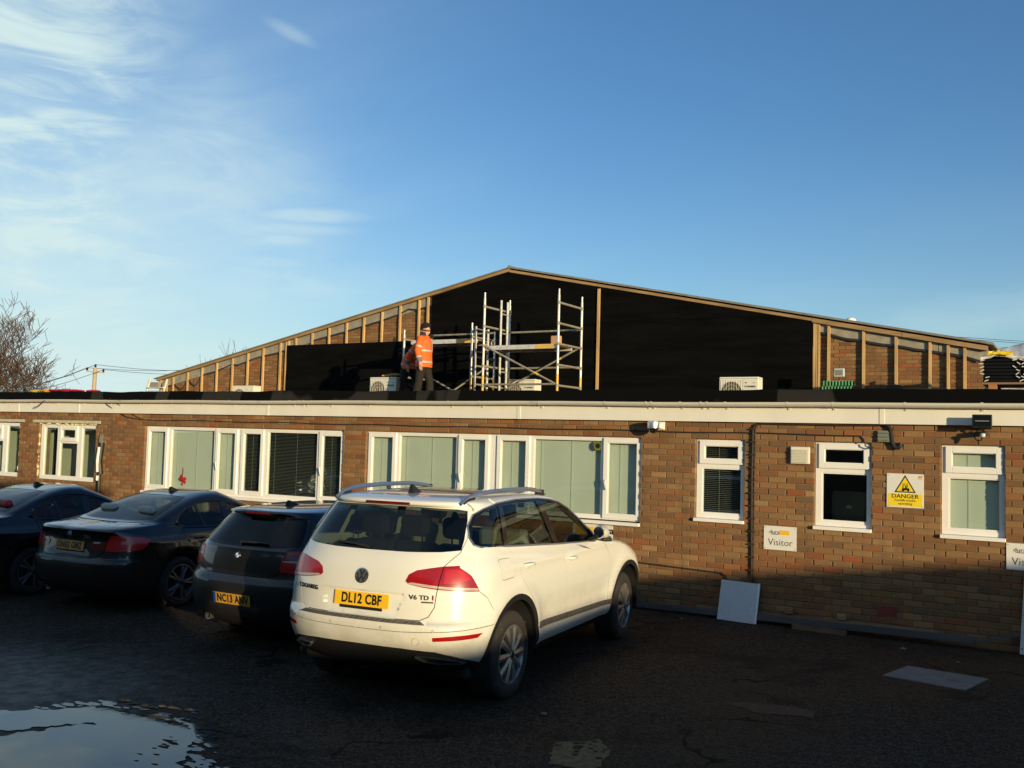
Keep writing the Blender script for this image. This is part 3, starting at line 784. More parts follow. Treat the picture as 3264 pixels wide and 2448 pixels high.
# ---------------------------------------------------------------- things fixed to the wall
def cable(name, pts, r_, label, mat_=None, cat='cable', n=6, clips=0):
    c = MB(); c.tube(pts, r_, n)
    o = c.build(name, mat_ or M['wire']); tag(o, label, cat, 'cables on the office wall'); return o
rnd = random.Random(9)
pts = [(-4.9, -0.012, 2.341)]
pts = []
for i in range(0, 56):
    x = -2.35-i*0.235
    pts.append((x, -0.012, 2.334+0.00075*(-2.35-x)*3+0.006*math.sin(x*3.1)))
xe = pts[-1][0]
pts += [(xe-0.35, -0.014, 2.40), (xe-0.62, -0.03, 2.50), (xe-0.85, -0.08, 2.62), (xe-0.95, -0.13, 2.74), (xe-1.0, -0.10, 2.80)]
cable('wall_cable', [(-2.16, -0.014, 2.20), (-2.18, -0.02, 2.185), (-2.25, -0.02, 2.21), (-2.27, -0.016, 2.29), (-2.31, -0.013, 2.33)]+pts, 0.008, 'thin dark cable run along the top of the brick wall')
cable('wall_cable', [(-16.02, -0.13, 2.75), (-15.8, -0.06, 2.62), (-15.5, -0.02, 2.47), (-15.25, -0.014, 2.375), (-15.0, -0.012, 2.352)], 0.006, 'second loose cable drooping from the gutter beside the wide window', M['brown_wire'])
cable('loose_wire', [(-17.92, -0.16, 2.74), (-18.02, -0.18, 2.68), (-18.15, -0.185, 2.60), (-18.28, -0.18, 2.565), (-18.34, -0.17, 2.57)], 0.008, 'short loose end of wire hanging over the gutter at left')
dp = MB()
dp.tube([(-2.1, -0.012, 2.462), (-2.6, -0.016, 2.455), (-3.3, -0.018, 2.46), (-3.48, -0.018, 2.462), (-3.58, -0.018, 2.44), (-3.605, -0.018, 2.38), (-3.612, -0.018, 1.7), (-3.606, -0.018, 1.03), (-3.60, -0.018, 0.45), (-3.6, -0.018, 0.1)], 0.014, 8)
dp.tube([(-3.56, -0.012, 2.43), (-3.578, -0.012, 2.36), (-3.583, -0.012, 1.6), (-3.578, -0.012, 0.12)], 0.008, 6)
for z in np.arange(0.3, 2.4, 0.16): dp.box(-3.64, -3.57, -0.034, 0.0, z, z+0.018)
tag(dp.build('cable_conduit', M['brown_wire']), 'black clipped conduit dropping down the wall by the narrow left window', 'conduit')
tag(MB().tube([(-5.6, -0.012, 0.60), (-5.0, -0.012, 0.585), (-4.2, -0.014, 0.56), (-3.99, -0.014, 0.555), (-3.93, -0.016, 0.52), (-3.925, -0.016, 0.2), (-3.925, -0.02, 0.05)], 0.011, 7).build('low_cable', M['wire']), 'black cable running low on the wall behind the leaning panel', 'cable')
# dome camera
dc = thing('dome_camera', 'silver dome security camera on a bracket above the wide window', 'camera', (-4.90, -0.02, 2.39))
b = MB(); b.lathe([(0.0, 0.075), (0.05, 0.073), (0.078, 0.058), (0.083, 0.03), (0.083, -0.02), (0.07, -0.03), (0, -0.03)], 24, (0, -0.12, 0.01), 'Z'); b.build('housing', M['silver'], dc)
b = MB(); b.lathe([(0.065, 0.0), (0.060, -0.028), (0.045, -0.05), (0.022, -0.063), (0, -0.066)], 20, (0, -0.12, -0.02), 'Z'); b.build('dome', mat('smoked_dome', (0.008, 0.008, 0.009), 0.08, coat=1.0), dc)
b = MB(); b.cbox(0.03, 0.09, -0.10, 0.018, -0.015, 0.05, 0.006).cbox(0.015, 0.11, 0.0, 0.02, -0.03, 0.075, 0.004); b.build('bracket', M['upvc'], dc)
# extract vent
v1 = thing('vent_grille', 'square cream louvred vent beside the middle narrow window', 'vent', (-3.014, 0, 2.078))
b = MB(); b.cbox(-0.115, 0.115, -0.04, 0.0, -0.104, 0.104, 0.008); b.build('housing', M['cream'], v1)
for i in range(9): MB().beam((-0.1, -0.046, -0.083+i*0.0185), (0.1, -0.046, -0.083+i*0.0185), 0.02, 0.005, up=(0, -0.5, 1)).build('slat', M['cream'], v1)
v2 = thing('vent_cowl', 'small grey green louvred vent under the fascia', 'vent', (-2.043, 0, 2.331))
MB().cbox(-0.073, 0.073, -0.035, 0.0, -0.067, 0.067, 0.004).build('housing', M['greygreen'], v2)
for i in range(3): MB().beam((-0.06, -0.04, -0.042+i*0.042), (0.06, -0.04, -0.042+i*0.042), 0.03, 0.008, up=(0, -0.7, 1)).build('slat', M['greygreen'], v2)
hp = MB(); pts = [(-2.03, -0.02, 2.47), (-2.0, -0.025, 2.455), (-1.97, -0.03, 2.42), (-1.955, -0.03, 2.34), (-1.945, -0.03, 2.25), (-1.92, -0.032, 2.205), (-1.885, -0.032, 2.195), (-1.86, -0.032, 2.22), (-1.855, -0.03, 2.26)]
hp.tube(pts, 0.022, 8)
tag(hp.build('waste_hose', M['black']), 'black corrugated hose hooking down beside the grey green vent', 'hose')
# flood light
fl = thing('flood_light', 'black floodlight with sensor under the fascia above the right window', 'floodlight', (-0.985, -0.06, 2.51))
b = MB(); b.prism([(-0.075, 0.10-0.13, 0.05), (0.075, 0.10-0.13, 0.05), (0.095, -0.145, 0.075), (-0.095, -0.145, 0.075)], (0, 0.03, -0.13)); b.cbox(-0.10, 0.10, -0.165, -0.145, -0.062, 0.082, 0.006); b.cbox(-0.07, 0.07, -0.10, -0.02, -0.045, 0.06, 0.01); b.build('housing', M['black'], fl)
MB().box(-0.085, 0.085, -0.158, -0.150, -0.048, 0.068).build('reflector', M['silver'], fl)
MB().tube([(-0.07, -0.164, 0.01), (0.07, -0.164, 0.01)], 0.006, 8).build('bulb', M['upvc'], fl)
MB().box(-0.088, 0.088, -0.172, -0.169, -0.05, 0.07).build('lens', M['lampglass'], fl)
b = MB(); b.beam((0, -0.08, -0.05), (0, -0.03, -0.12), 0.03, 0.01).cbox(-0.03, 0.04, -0.09, 0.06, -0.15, -0.10, 0.008); b.build('bracket', M['black'], fl)
b = MB(); b.lathe([(0, 0.02), (0.026, 0.018), (0.03, 0.0), (0.022, -0.02), (0, -0.026)], 14, (0.0, -0.10, -0.145), 'Z'); b.build('sensor', M['panel'], fl)
b = MB(); b.tube([(0.0, -0.09, -0.165), (-0.015, -0.09, -0.20), (-0.05, -0.08, -0.21), (-0.085, -0.06, -0.18), (-0.09, -0.03, -0.13), (-0.07, 0.04, -0.10)], 0.008, 7); b.build('cord', M['wire'], fl)
# wall signs
def sign(label, x0, x1, z0, z1, y=-0.006):
    s_ = thing('wall_sign', label, 'sign', ((x0+x1)/2, y, (z0+z1)/2))
    w_, h_ = (x1-x0)/2, (z1-z0)/2
    MB().cbox(-w_, w_, -0.004, 0.004, -h_, h_, 0.0015).build('board', M['sign_white'], s_)
    for sx in (-1, 1):
        for sz in (-1, 1): MB().lathe([(0, -0.0065), (0.005, -0.006), (0.006, -0.004)], 8, (sx*(w_-0.018), 0, sz*(h_-0.018)), 'Y').build('screw', M['silver'], s_)
    return s_, w_, h_
def put(s_, txt, size, x, z, mat_=None, bold=0.0, sx=1.0, name='lettering', align='CENTER', sp=1.0):
    return obj(name, text_mesh(txt, size, mat_ or M['ink'], 0.0008, bold, sx, name, align, sp), s_, (x, -0.0052, z), FRONT)
def visitor(label, x0, x1, z0, z1):
    s_, w_, h_ = sign(label, x0, x1, z0, z1)
    put(s_, 'dura', 0.064, -0.068, 0.073, M['ink_grey'], 0.0, 1.1)
    put(s_, 'composites', 0.019, -0.062, 0.047, M['ink_grey'], 0.0, 1.1)
    MB().box(-0.004, 0.115, -0.0056, -0.0042, 0.042, 0.098).build('colour_block', M['sign_orange'], s_)
    put(s_, 'Visitor', 0.115, 0.005, -0.055, M['ink_grey'], -0.0008, 0.98)
visitor('white visitor parking sign with amber block below the vent', -3.456, -3.054, 0.903, 1.195)
visitor('white visitor parking sign cut off by the right edge of the picture', -0.764, -0.362, 0.897, 1.188)
s_, w_, h_ = sign('white company sign half hidden behind the white car', -6.12, -5.514, 0.78, 1.048)
put(s_, 'dura', 0.13, 0.19, 0.06, M['ink'], 0.003, 1.1); put(s_, 'composites', 0.042, 0.18, -0.015, M['ink_grey'], 0.001, 1.05)
MB().box(-0.26, 0.02, -0.0056, -0.0042, -0.02, 0.10).build('colour_block', M['sign_orange'], s_)
s_, w_, h_ = sign('white and yellow danger forklift trucks sign between two windows', -2.012, -1.609, 1.509, 1.902)
def rrect(x0, x1, z0, z1, r_, n=5):
    p = []
    for cx, cz, a0 in ((x1-r_, z1-r_, 0), (x0+r_, z1-r_, 90), (x0+r_, z0+r_, 180), (x1-r_, z0+r_, 270)):
        for k in range(n+1): a = R(a0+90*k/n); p.append((cx+r_*math.cos(a), cz+r_*math.sin(a)))
    return p
def plate2d(poly, y0, y1, name, mat_, par):
    return MB().prism([(p[0], y0, p[1]) for p in poly], (0, y1-y0, 0)).build(name, mat_, par)
plate2d(rrect(-0.186, 0.186, -0.182, -0.034, 0.014), -0.0042, -0.0052, 'yellow_panel', M['sign_yellow'], s_)
for t, sz, z, bo in (('DANGER', 0.066, -0.066, 0.0006), ('Forklift trucks', 0.036, -0.112, 0.0), ('operating', 0.036, -0.150, 0.0)):
    obj('lettering', text_mesh(t, sz, M['ink'], 0.0008, bo, 1.12), s_, (0, -0.006, z), FRONT)
tri = [(-0.118, -0.022), (0.118, -0.022), (0, 0.182)]
def shrink(p, f): cx = sum(q[0] for q in p)/3; cz = sum(q[1] for q in p)/3; return [(cx+(q[0]-cx)*f, cz+(q[1]-cz)*f) for q in p]
plate2d(tri, -0.0042, -0.0050, 'warning_triangle', M['ink'], s_)
plate2d(shrink(tri, 0.80), -0.0050, -0.0058, 'warning_triangle', M['sign_yellow'], s_)
ic = MB()
def icp(poly): ic.prism([(x, -0.0058, z) for x, z in poly], (0, -0.0008, 0))
icp([(-0.030, 0.012), (-0.02, 0.03), (0.042, 0.03), (0.048, 0.022), (0.048, 0.005), (-0.030, 0.005)])
icp([(-0.036, 0.0), (-0.030, 0.0), (-0.018, 0.085), (-0.024, 0.085)]); icp([(-0.060, 0.0), (-0.034, 0.0), (-0.034, 0.006), (-0.060, 0.004)])
icp([(-0.018, 0.030), (-0.013, 0.030), (-0.006, 0.078), (0.022, 0.078), (0.026, 0.034), (0.031, 0.034), (0.027, 0.083), (-0.011, 0.083)])
icp([(0.000, 0.030), (0.020, 0.030), (0.018, 0.052), (0.004, 0.052)])
for cx, cz, r_ in ((-0.020, 0.004, 0.012), (0.034, 0.004, 0.012), (0.010, 0.060, 0.008)): icp([(cx+r_*math.cos(k*math.pi/6), cz+r_*math.sin(k*math.pi/6)) for k in range(12)])
ic.build('forklift_symbol', M['ink'], s_)
put(s_, 'dura', 0.022, 0.163, 0.166, M['ink_grey'], 0.0004); MB().box(0.145, 0.185, -0.0052, -0.0042, 0.135, 0.152).build('colour_block', M['sign_orange'], s_)
# air brick, leaning boards, timber at the foot of the wall
ab = MB(); ab.box(-2.114, -1.899, -0.006, 0.05, 0.244, 0.358)
for i in range(6): ab.box(-2.105, -1.908, -0.010, -0.005, 0.252+i*0.0175, 0.260+i*0.0175)
tag(ab.build('air_brick', M['reddark']), 'dark red air brick low in the wall under the danger sign', 'air brick')
lp = thing('square_board', 'square pale grey panel leaning on the foot of the wall', 'panel', (-3.74, -0.19, 0.0))
b = MB(); b.cbox(-0.235, 0.235, -0.014, 0.014, 0, 0.495, 0.003); b.build('panel', M['panel'], lp); b = MB(); b.box(0.232, 0.250, -0.018, 0.02, 0, 0.50).build('edge_trim', M['upvc'], lp)
lp.rotation_euler = (-R(17), R(1.5), R(3))
lb = thing('leaning_board', 'tall pale board leaning under the visitor sign at the right edge', 'board', (-0.33, -0.14, 0.0))
MB().cbox(-0.30, 0.30, -0.006, 0.006, 0, 0.90, 0.002).build('sheet', M['panel'], lb)
for x, z in ((-0.28, 0.06), (-0.28, 0.42), (-0.28, 0.84)): MB().lathe([(0, -0.010), (0.007, -0.009), (0.008, -0.006)], 8, (x, 0, z), 'Y').build('screw', M['ink'], lb)
lb.rotation_euler = (-R(7), R(3), 0)
def plank(label, a, b_, w_, h_, mat_):
    o = MB().beam(a, b_, w_, h_).build('plank', mat_); tag(o, label, 'plank', 'timber lying along the wall'); return o
plank('long grey weathered plank lying along the foot of the wall', (-5.6, -0.10, 0.055), (-1.05, -0.17, 0.11), 0.045, 0.07, mat('grey_old_plank', (0.075, 0.072, 0.068), 0.8, var=0.3, scale=6, stretch=(0.2, 1, 1)))
plank('long brown plank on the wall side of the grey plank', (-4.3, -0.045, 0.10), (-1.45, -0.075, 0.13), 0.04, 0.05, M['oldwood'])
plank('short brown timber block under the grey plank', (-3.05, -0.17, 0.025), (-2.42, -0.19, 0.025), 0.06, 0.05, mat('brown_block', (0.16, 0.09, 0.045), 0.85, var=0.3))
plank('thin grey batten propped at the corner under the tall board', (-1.05, -0.22, 0.10), (-0.45, -0.06, 0.27), 0.025, 0.025, mat('dull_batten', (0.08, 0.075, 0.07), 0.8))
for x, lab, c in ((-3.12, 'reddish half brick resting on the plank near the leaning panel', (0.26, 0.11, 0.06)), (-2.50, 'orange half brick resting on the plank under the middle window', (0.34, 0.19, 0.09))):
    tag(MB().cbox(x-0.05, x+0.05, -0.10, -0.02, 0.155, 0.215, 0.006).build('half_brick', mat('loose_brick', c, 0.9, var=0.25, scale=20)), lab, 'brick')
# pipe end lagged with white sleeve at left
pi = thing('wall_pipe', 'white sleeved pipe with frayed black lagging on the wall at left', 'pipe', (-16.3, -0.04, 0))
b = MB(); b.tube([(-0.02, 0, 0.0), (-0.03, 0, 0.9), (-0.03, -0.01, 1.30)], 0.038, 9); b.tube([(0.01, 0.0, 1.30), (-0.045, 0, 1.55), (0.0, 0, 1.84), (0.005, 0, 1.90)], 0.05, 9); b.build('lagging', M['black'], pi)
b = MB(); b.tube([(-0.04, -0.03, 1.18), (-0.035, -0.03, 1.27)], 0.034, 9); b.tube([(-0.03, -0.035, 1.34), (-0.05, -0.035, 1.56), (-0.012, -0.035, 1.82)], 0.034, 9); b.build('sleeve', M['upvc'], pi)
b = MB(); rnd = random.Random(4)
for i in range(9): b.tube([(rnd.uniform(-0.03, 0.03), -0.02, 1.84), (rnd.uniform(-0.05, 0.06), -0.03, 1.95), (rnd.uniform(-0.02, 0.09), -0.03, rnd.uniform(1.98, 2.08))], 0.010, 5)
b.build('frayed_end', M['greygreen'], pi)
# things in the windows
b = MB(); rnd = random.Random(2)
for i in range(14): b.sphere((rnd.uniform(-0.06, 0.06), rnd.uniform(-0.01, 0.01), rnd.uniform(-0.07, 0.05)), (rnd.uniform(0.02, 0.045), 0.012, rnd.uniform(0.02, 0.04)), 7, 5)
b.tube([(0.0, 0, 0.05), (0.01, 0, 0.19)], 0.005, 5); b.tube([(0.0, 0, -0.08), (0.0, 0, -0.13)], 0.014, 6)
o = b.build('hanging_decoration', M['red'], loc=(-14.15, 0.095, 1.31)); tag(o, 'red hanging decoration in the wide left window', 'decoration')
b = MB(); rnd = random.Random(12); vs = []; fs = []
for j in range(9):
    for i in range(13): vs.append((-0.42+0.07*i, 0.06*math.sin(i*1.3+j*2.1)+rnd.uniform(-0.03, 0.03), 0.05*j*(0.4+0.07*i)-0.15+rnd.uniform(-0.02, 0.02)))
for j in range(8):
    for i in range(12): fs.append((j*13+i, j*13+i+1, (j+1)*13+i+1, (j+1)*13+i))
b.add(vs, fs)
o = b.build('wrapped_bundle', M['wrap'], loc=(-11.25, 0.45, 1.32)); tag(o, 'crumpled clear plastic wrapping seen in the dark wide window', 'plastic wrap')
ch = thing('office_chair', 'dark office chair seen through the bare narrow window', 'chair', (-2.58, 0.75, 0.02))
MB().cbox(-0.22, 0.22, -0.05, 0.05, 0.95, 1.62, 0.04).build('backrest', M['greygreen'], ch); MB().cbox(-0.24, 0.24, -0.1, 0.35, 0.85, 0.95, 0.03).build('seat', M['greygreen'], ch)
b = MB(); b.tube([(0, 0.1, 0.0), (0, 0.1, 0.86)], 0.03, 8); b.tube([(-0.3, 0.1, 0.03), (0.3, 0.1, 0.03)], 0.02, 6); b.tube([(0, -0.2, 0.03), (0, 0.4, 0.03)], 0.02, 6); b.build('base', M['black'], ch)
MB().box(-0.03, 0.03, -0.056, -0.05, 1.40, 1.44).build('label', M['upvc'], ch)
b = MB()
for k in range(12): b.sphere((-5.74-0.06+0.05*math.cos(k*math.pi/6), 0.062, 2.12+0.05*math.sin(k*math.pi/6)), (0.018, 0.003, 0.018), 6, 4)
o = b.build('flower_sticker', mat('olive_green_print', (0.16, 0.17, 0.02), 0.6)); MB().lathe([(0, 0.0), (0.034, 0.0), (0.034, 0.003)], 14, (-5.80, 0.058, 2.12), 'Y').build('centre', M['ink'], o)
tag(o, 'small round sunflower sticker in the corner of the wide window', 'sticker')
# ================================================================== warehouse behind
def ray(px, py):
    return fwd + r2*((px-1632)/3077) - u2*((py-1224)/3077)
def onY(px, py, Y):
    """point where a photo pixel meets the vertical plane y = Y"""
    d = ray(px, py); t = (Y-CAM.y)/d.y; return CAM+d*t
GY = 7.70                       # brick face of the gable
PK = onY(1631, 858, GY); EL = onY(506, 1209, GY); ER = onY(3149, 1101, GY)
SLP = 0.2045
def roofz(x): return PK.z-SLP*abs(x-PK.x)
wh = thing('warehouse', 'brick warehouse gable half covered in black membrane and timber battens', 'building', (PK.x, GY, 0))
WO = Vector((-PK.x, -GY, 0))
def onw(o): o.parent = wh; o.location = Vector(o.location)+WO; return o
XL, XR = EL.x+0.05, ER.x-0.02
core = MB(); core.prism([(XL, GY+0.012, 2.5), (XR, GY+0.012, 2.5), (XR, GY+0.012, roofz(XR)-0.05), (PK.x, GY+0.012, PK.z-0.05), (XL, GY+0.012, roofz(XL)-0.05)], (0, 0.25, 0))
core.box(XL, XL+0.25, GY+0.27, 40, 0, roofz(XL)-0.06).box(XR-0.25, XR, GY+0.27, 40, 0, roofz(XR)-0.06).box(XL, XR, 39.8, 40, 0, 3.6)
gw = onw(core.build('gable_wall', M['mortar']))
# membrane outlines (pixels of the photo turned to the gable plane)
MY = GY-0.085
mL0 = onY(917, 1093, MY).x; mL1 = onY(1371, 1150, MY).x; mR = onY(2592, 1150, MY).x; mTopL = onY(917, 1093, MY).z; mTopR = onY(1283, 1082, MY).z
cells = []; rnd = random.Random(31)
for i in range(40, 86):
    z0 = i*0.075+0.005; z1 = z0+0.065
    xa = XL; xb = XR
    x = xa-(0.1125 if i % 2 else 0)
    while x < xb:
        u, v = max(x+0.005, xa), min(x+0.22, xb); mid = (u+v)/2
        beam_low = roofz(mid)-0.10-(0.27 if mid < PK.x else 0.27)
        hid = (mL1+0.1 < mid < mR-0.1) or (mL0+0.1 < mid < mL1+0.2 and z1 < mTopL-0.12)
        if v-u > 0.03 and z1 < beam_low+0.10 and not hid: cells.append((u, v, z0, z1))
        x += 0.225
lay(gw, -Vector((0, 0, 0)), cells, lambda c: (Vector(((c[0]+c[1])/2, GY, (c[2]+c[3])/2))-CAM).length+(0 if c[2] > 3.2 else 30), 300, M['brick_o'], M['brick_a'], rnd, yb=GY)
# concrete rake beams under the roof, cast in lengths
def rake(a, b, drop0, depth, y0, y1, name, mat_):
    m_ = MB(); m_.prism([(a, y0, roofz(a)-drop0), (b, y0, roofz(b)-drop0), (b, y0, roofz(b)-drop0-depth), (a, y0, roofz(a)-drop0-depth)], (0, y1-y0, 0))
    return onw(m_.build(name, mat_))
px_cuts = [506, 720, 945, 1215, 1400]
xs_ = [onY(p, 1100, GY).x for p in px_cuts]; xs_[0] = XL
for a, b in zip(xs_, xs_[1:]): rake(a+0.008, b-0.008, 0.075, 0.235, GY-0.03, GY+0.05, 'concrete_beam', M['concrete'])
xs_ = [onY(p, 1100, GY).x for p in (2600, 2760, 2992)]+[XR]
for a, b in zip(xs_, xs_[1:]): rake(a+0.006, b-0.006, 0.095, 0.22, GY-0.03, GY+0.05, 'concrete_beam', M['concrete'])
# slack black strip hanging along the beams
def strip(pts, label):
    m_ = MB(); vs = []; fs = []
    for p in pts: vs += [(p.x, p.y, p.z+0.022), (p.x, p.y-0.004, p.z-0.022)]
    for i in range(len(pts)-1): fs.append((2*i, 2*i+1, 2*i+3, 2*i+2))
    m_.add(vs, fs, 0, True); return onw(m_.build('damp_proof_strip', M['black']))
def Z1p(x, y): return (480+x*480/2212, 1060+y*480/2212)
def Z2p(x, y): return (900+x*500/2212, 900+y*500/2212)
def Z4p(x, y): return (1480+x*420/1936, 900+y*420/1936)
def Z5p(x, y): return (2250+x*510/2212, 1000+y*510/2212)
def Z6p(x, y): return (2700+x*564/2212, 1000+y*564/2212)
SY = GY-0.045
strip([onY(*Z1p(x, y), SY) for x, y in ((255, 790), (310, 775), (350, 765), (390, 805), (430, 838), (480, 815), (520, 725), (560, 705), (610, 760), (650, 785), (690, 740), (735, 655), (790, 615), (880, 592), (955, 572))], '')
strip([onY(*Z1p(x, y), SY) for x, y in ((990, 555), (1080, 520), (1180, 472), (1280, 478), (1400, 432), (1520, 385), (1640, 350), (1760, 325), (1880, 295), (1970, 265))], '')
strip([onY(*Z2p(x, y), SY) for x, y in ((440, 822), (640, 765), (880, 700), (1120, 625), (1370, 550), (1640, 455), (1780, 380), (1900, 388), (2040, 345))], '')
strip([onY(*Z5p(x, y), SY) for x, y in ((1575, 265), (1670, 278), (1760, 300), (1880, 335), (2010, 362), (2150, 372))], '')
strip([onY(*Z6p(x, y), SY) for x, y in ((0, 318), (150, 330), (300, 362), (440, 385), (570, 395), (700, 415), (860, 447), (1000, 463), (1120, 480), (1300, 505), (1460, 535), (1560, 565), (1670, 598))], '')
# battens
def batten(p0, p1, w_, name='batten', d_=0.05, mt='timber'):
    a = onY(*p0, MY+0.03); b = onY(*p1, MY+0.03); x = (a.x+b.x)/2
    z1 = max(a.z, b.z); z0 = min(a.z, b.z)
    m_ = MB(); tilt = rnd.uniform(-0.006, 0.006)
    m_.prism([(x-w_/2, MY+0.005, z0), (x+w_/2, MY+0.005, z0), (x+w_/2+tilt, MY+0.005, z1), (x-w_/2+tilt, MY+0.005, z1)], (0, d_, 0))
    return onw(m_.build(name, M[mt]))
bot = 890
for x, t in ((150, 700), (240, 682), (333, 655), (543, 585), (755, 515), (973, 447), (1200, 377), (1425, 305), (1652, 227), (1903, 150)): batten(Z1p(x, t), Z1p(x-6, 930), 0.047+0.004*rnd.random())
batten(Z1p(1992, 135), Z1p(1975, 930), 0.042)
for x, t in ((95, 825), (197, 785), (425, 715), (665, 643), (910, 572), (1153, 497), (1407, 417), (1662, 330), (1928, 250)): batten(Z2p(x, t), Z2p(x-6, 900), 0.047)
batten(Z2p(2062, 210), Z2p(2050, 640), 0.055)
bt = batten((1914, 922), (1906, 1260), 0.062, d_=0.03); bt.location.y -= 0.055
batten(Z5p(1502, 115), Z5p(1497, 1080), 0.075); batten(Z5p(1532, 120), Z5p(1530, 1080), 0.03); batten(Z5p(1563, 125), Z5p(1562, 1080), 0.03, mt='timber')
batten(Z5p(1700, 140), Z5p(1695, 1080), 0.05); batten(Z5p(2185, 225), Z5p(2180, 1080), 0.05)
for x, t in ((616, 262), (1038, 332), (1268, 372), (1474, 402)): batten(Z6p(x, t), Z6p(x, 960), 0.05)
# timber verge along the rakes
jl = [XL-0.02, onY(1143, 1018, GY).x, onY(1380, 950, GY).x, PK.x]
for a, b in zip(jl, jl[1:]): rake(a+0.004, b-0.004, 0.0, 0.070, MY-0.03, MY+0.05, 'verge_board', M['timber_h'])
jr = [PK.x, onY(1912, 919, GY).x, onY(2592, 1012, GY).x, onY(2878, 1065, GY).x, XR+0.03]
for i, (a, b) in enumerate(zip(jr, jr[1:])): rake(a+0.004, b-0.004, 0.03, 0.06 if i < 2 else 0.085, MY-0.03, MY+0.05, 'verge_board', M['timber_h'])
# corrugated roof sheets
def roof_side(sgn, xe):
    m_ = MB(); vs = []; fs = []; n = 0
    ys_ = [MY-0.05+0.0725*i for i in range(0, 40)]+[11, 20, 30, 40]
    for y in ys_:
        c = 0.018*math.cos((y-MY)*2*math.pi/0.145)
        for x in (PK.x, (PK.x+xe)/2, xe): vs += [(x, y, roofz(x)+0.045+c)]
        for x in (PK.x, (PK.x+xe)/2, xe): vs += [(x, y, roofz(x)+0.008+c*0.2)]
    for i in range(len(ys_)-1):
        for k in (0, 1, 3, 4): fs.append((i*6+k, (i+1)*6+k, (i+1)*6+k+1, i*6+k+1))
        fs.append((i*6+2, (i+1)*6+2, (i+1)*6+5, i*6+5))
    for k in (0, 1): fs.append((k, k+1, k+4, k+3))
    m_.add(vs, fs, 0, False); return onw(m_.build('roof_slope', M['fibre']))
roof_side(-1, XL-0.12); roof_side(1, XR+0.12)
rc = MB(); rc.tube([(PK.x, MY-0.055, PK.z+0.028), (PK.x, 40, PK.z+0.028)], 0.045, 10); onw(rc.build('ridge_cap', M['fibre']))
# membrane: lapped horizontal rolls
def sheet_roll(name, poly_top, xa, xb, z0, z1, y, seed):
    """one roll between z0 and z1, clipped under the roof line, softly rippled"""
    rr_ = random.Random(seed); nxg = max(2, int((xb-xa)/0.12)); nzg = max(2, int((z1-z0)/0.12)); vs = []; fs = []
    ph = [rr_.uniform(0, 6) for _ in range(4)]
    for j in range(nzg+1):
        for i in range(nxg+1):
            x = xa+(xb-xa)*i/nxg; zt_ = min(z1, poly_top(x)); zb_ = min(z0, zt_-0.01); z = zb_+(zt_-zb_)*j/nzg
            d = 0.006*math.sin(x*2.1+ph[0]+z*1.5)+0.004*math.sin(x*5.3+z*3+ph[1])+0.003*math.sin(z*9+ph[2]+x)
            vs.append((x, y+d, z))
    for j in range(nzg):
        for i in range(nxg):
            a = j*(nxg+1)+i
            fs.append((a, a+1, a+nxg+2, a+nxg+1))
    return onw(MB().add(vs, fs, 0, True).build(name, M['membrane'], sharp=180))
def top_main(x):
    return roofz(x)-(0.075+0.02*math.sin(x*2.2) if x < PK.x else 0.085+0.022*math.sin(x*1.3+0.7))
zz = [2.9, 3.62, 4.25, 4.88, 5.5, 6.3]
bx = onY(1912, 1000, MY).x
for (a, b, sd) in ((mL1, bx, 40), (bx+0.02, mR, 60)):
    for i, (z0, z1) in enumerate(zip(zz, zz[1:])):
        xa = max(a, PK.x-(PK.z-z0)/SLP); xb = min(b, PK.x+(PK.z-z0)/SLP)
        if xb-xa > 0.2: sheet_roll('membrane_sheet', top_main, xa, xb, z0-0.06, z1, MY-0.012-0.005*(i % 2), sd+i)
for (a, b) in ((mL1, bx), (bx+0.02, mR)):
    for z0 in zz[1:-1]:
        xa = max(a, PK.x-(PK.z-z0)/SLP+0.5); xb = min(b, PK.x+(PK.z-z0)/SLP-0.5)
        if xb-xa > 0.5:
            rr = random.Random(int(z0*100)); n = int((xb-xa)/0.25); vs = []
            for i in range(n+1):
                x = xa+(xb-xa)*i/n; q = rr.uniform(-0.006, 0.006); vs += [(x, MY-0.029, z0+q), (x, MY-0.031, z0+0.014+q+rr.uniform(-0.004, 0.004))]
            onw(MB().add(vs, [(2*i, 2*i+2, 2*i+3, 2*i+1) for i in range(n)], 0, True).build('lap_edge_sheen', M['lap'], sharp=180))
top_low = lambda x: mTopL+(mTopR-mTopL)*(x-mL0)/(mL1-mL0)
for i, (z0, z1) in enumerate(((2.9, 3.55), (3.55, 4.6))): sheet_roll('membrane_sheet', top_low, mL0, mL1-0.02, z0-0.05, z1, MY-0.012-0.005*i, 80+i)

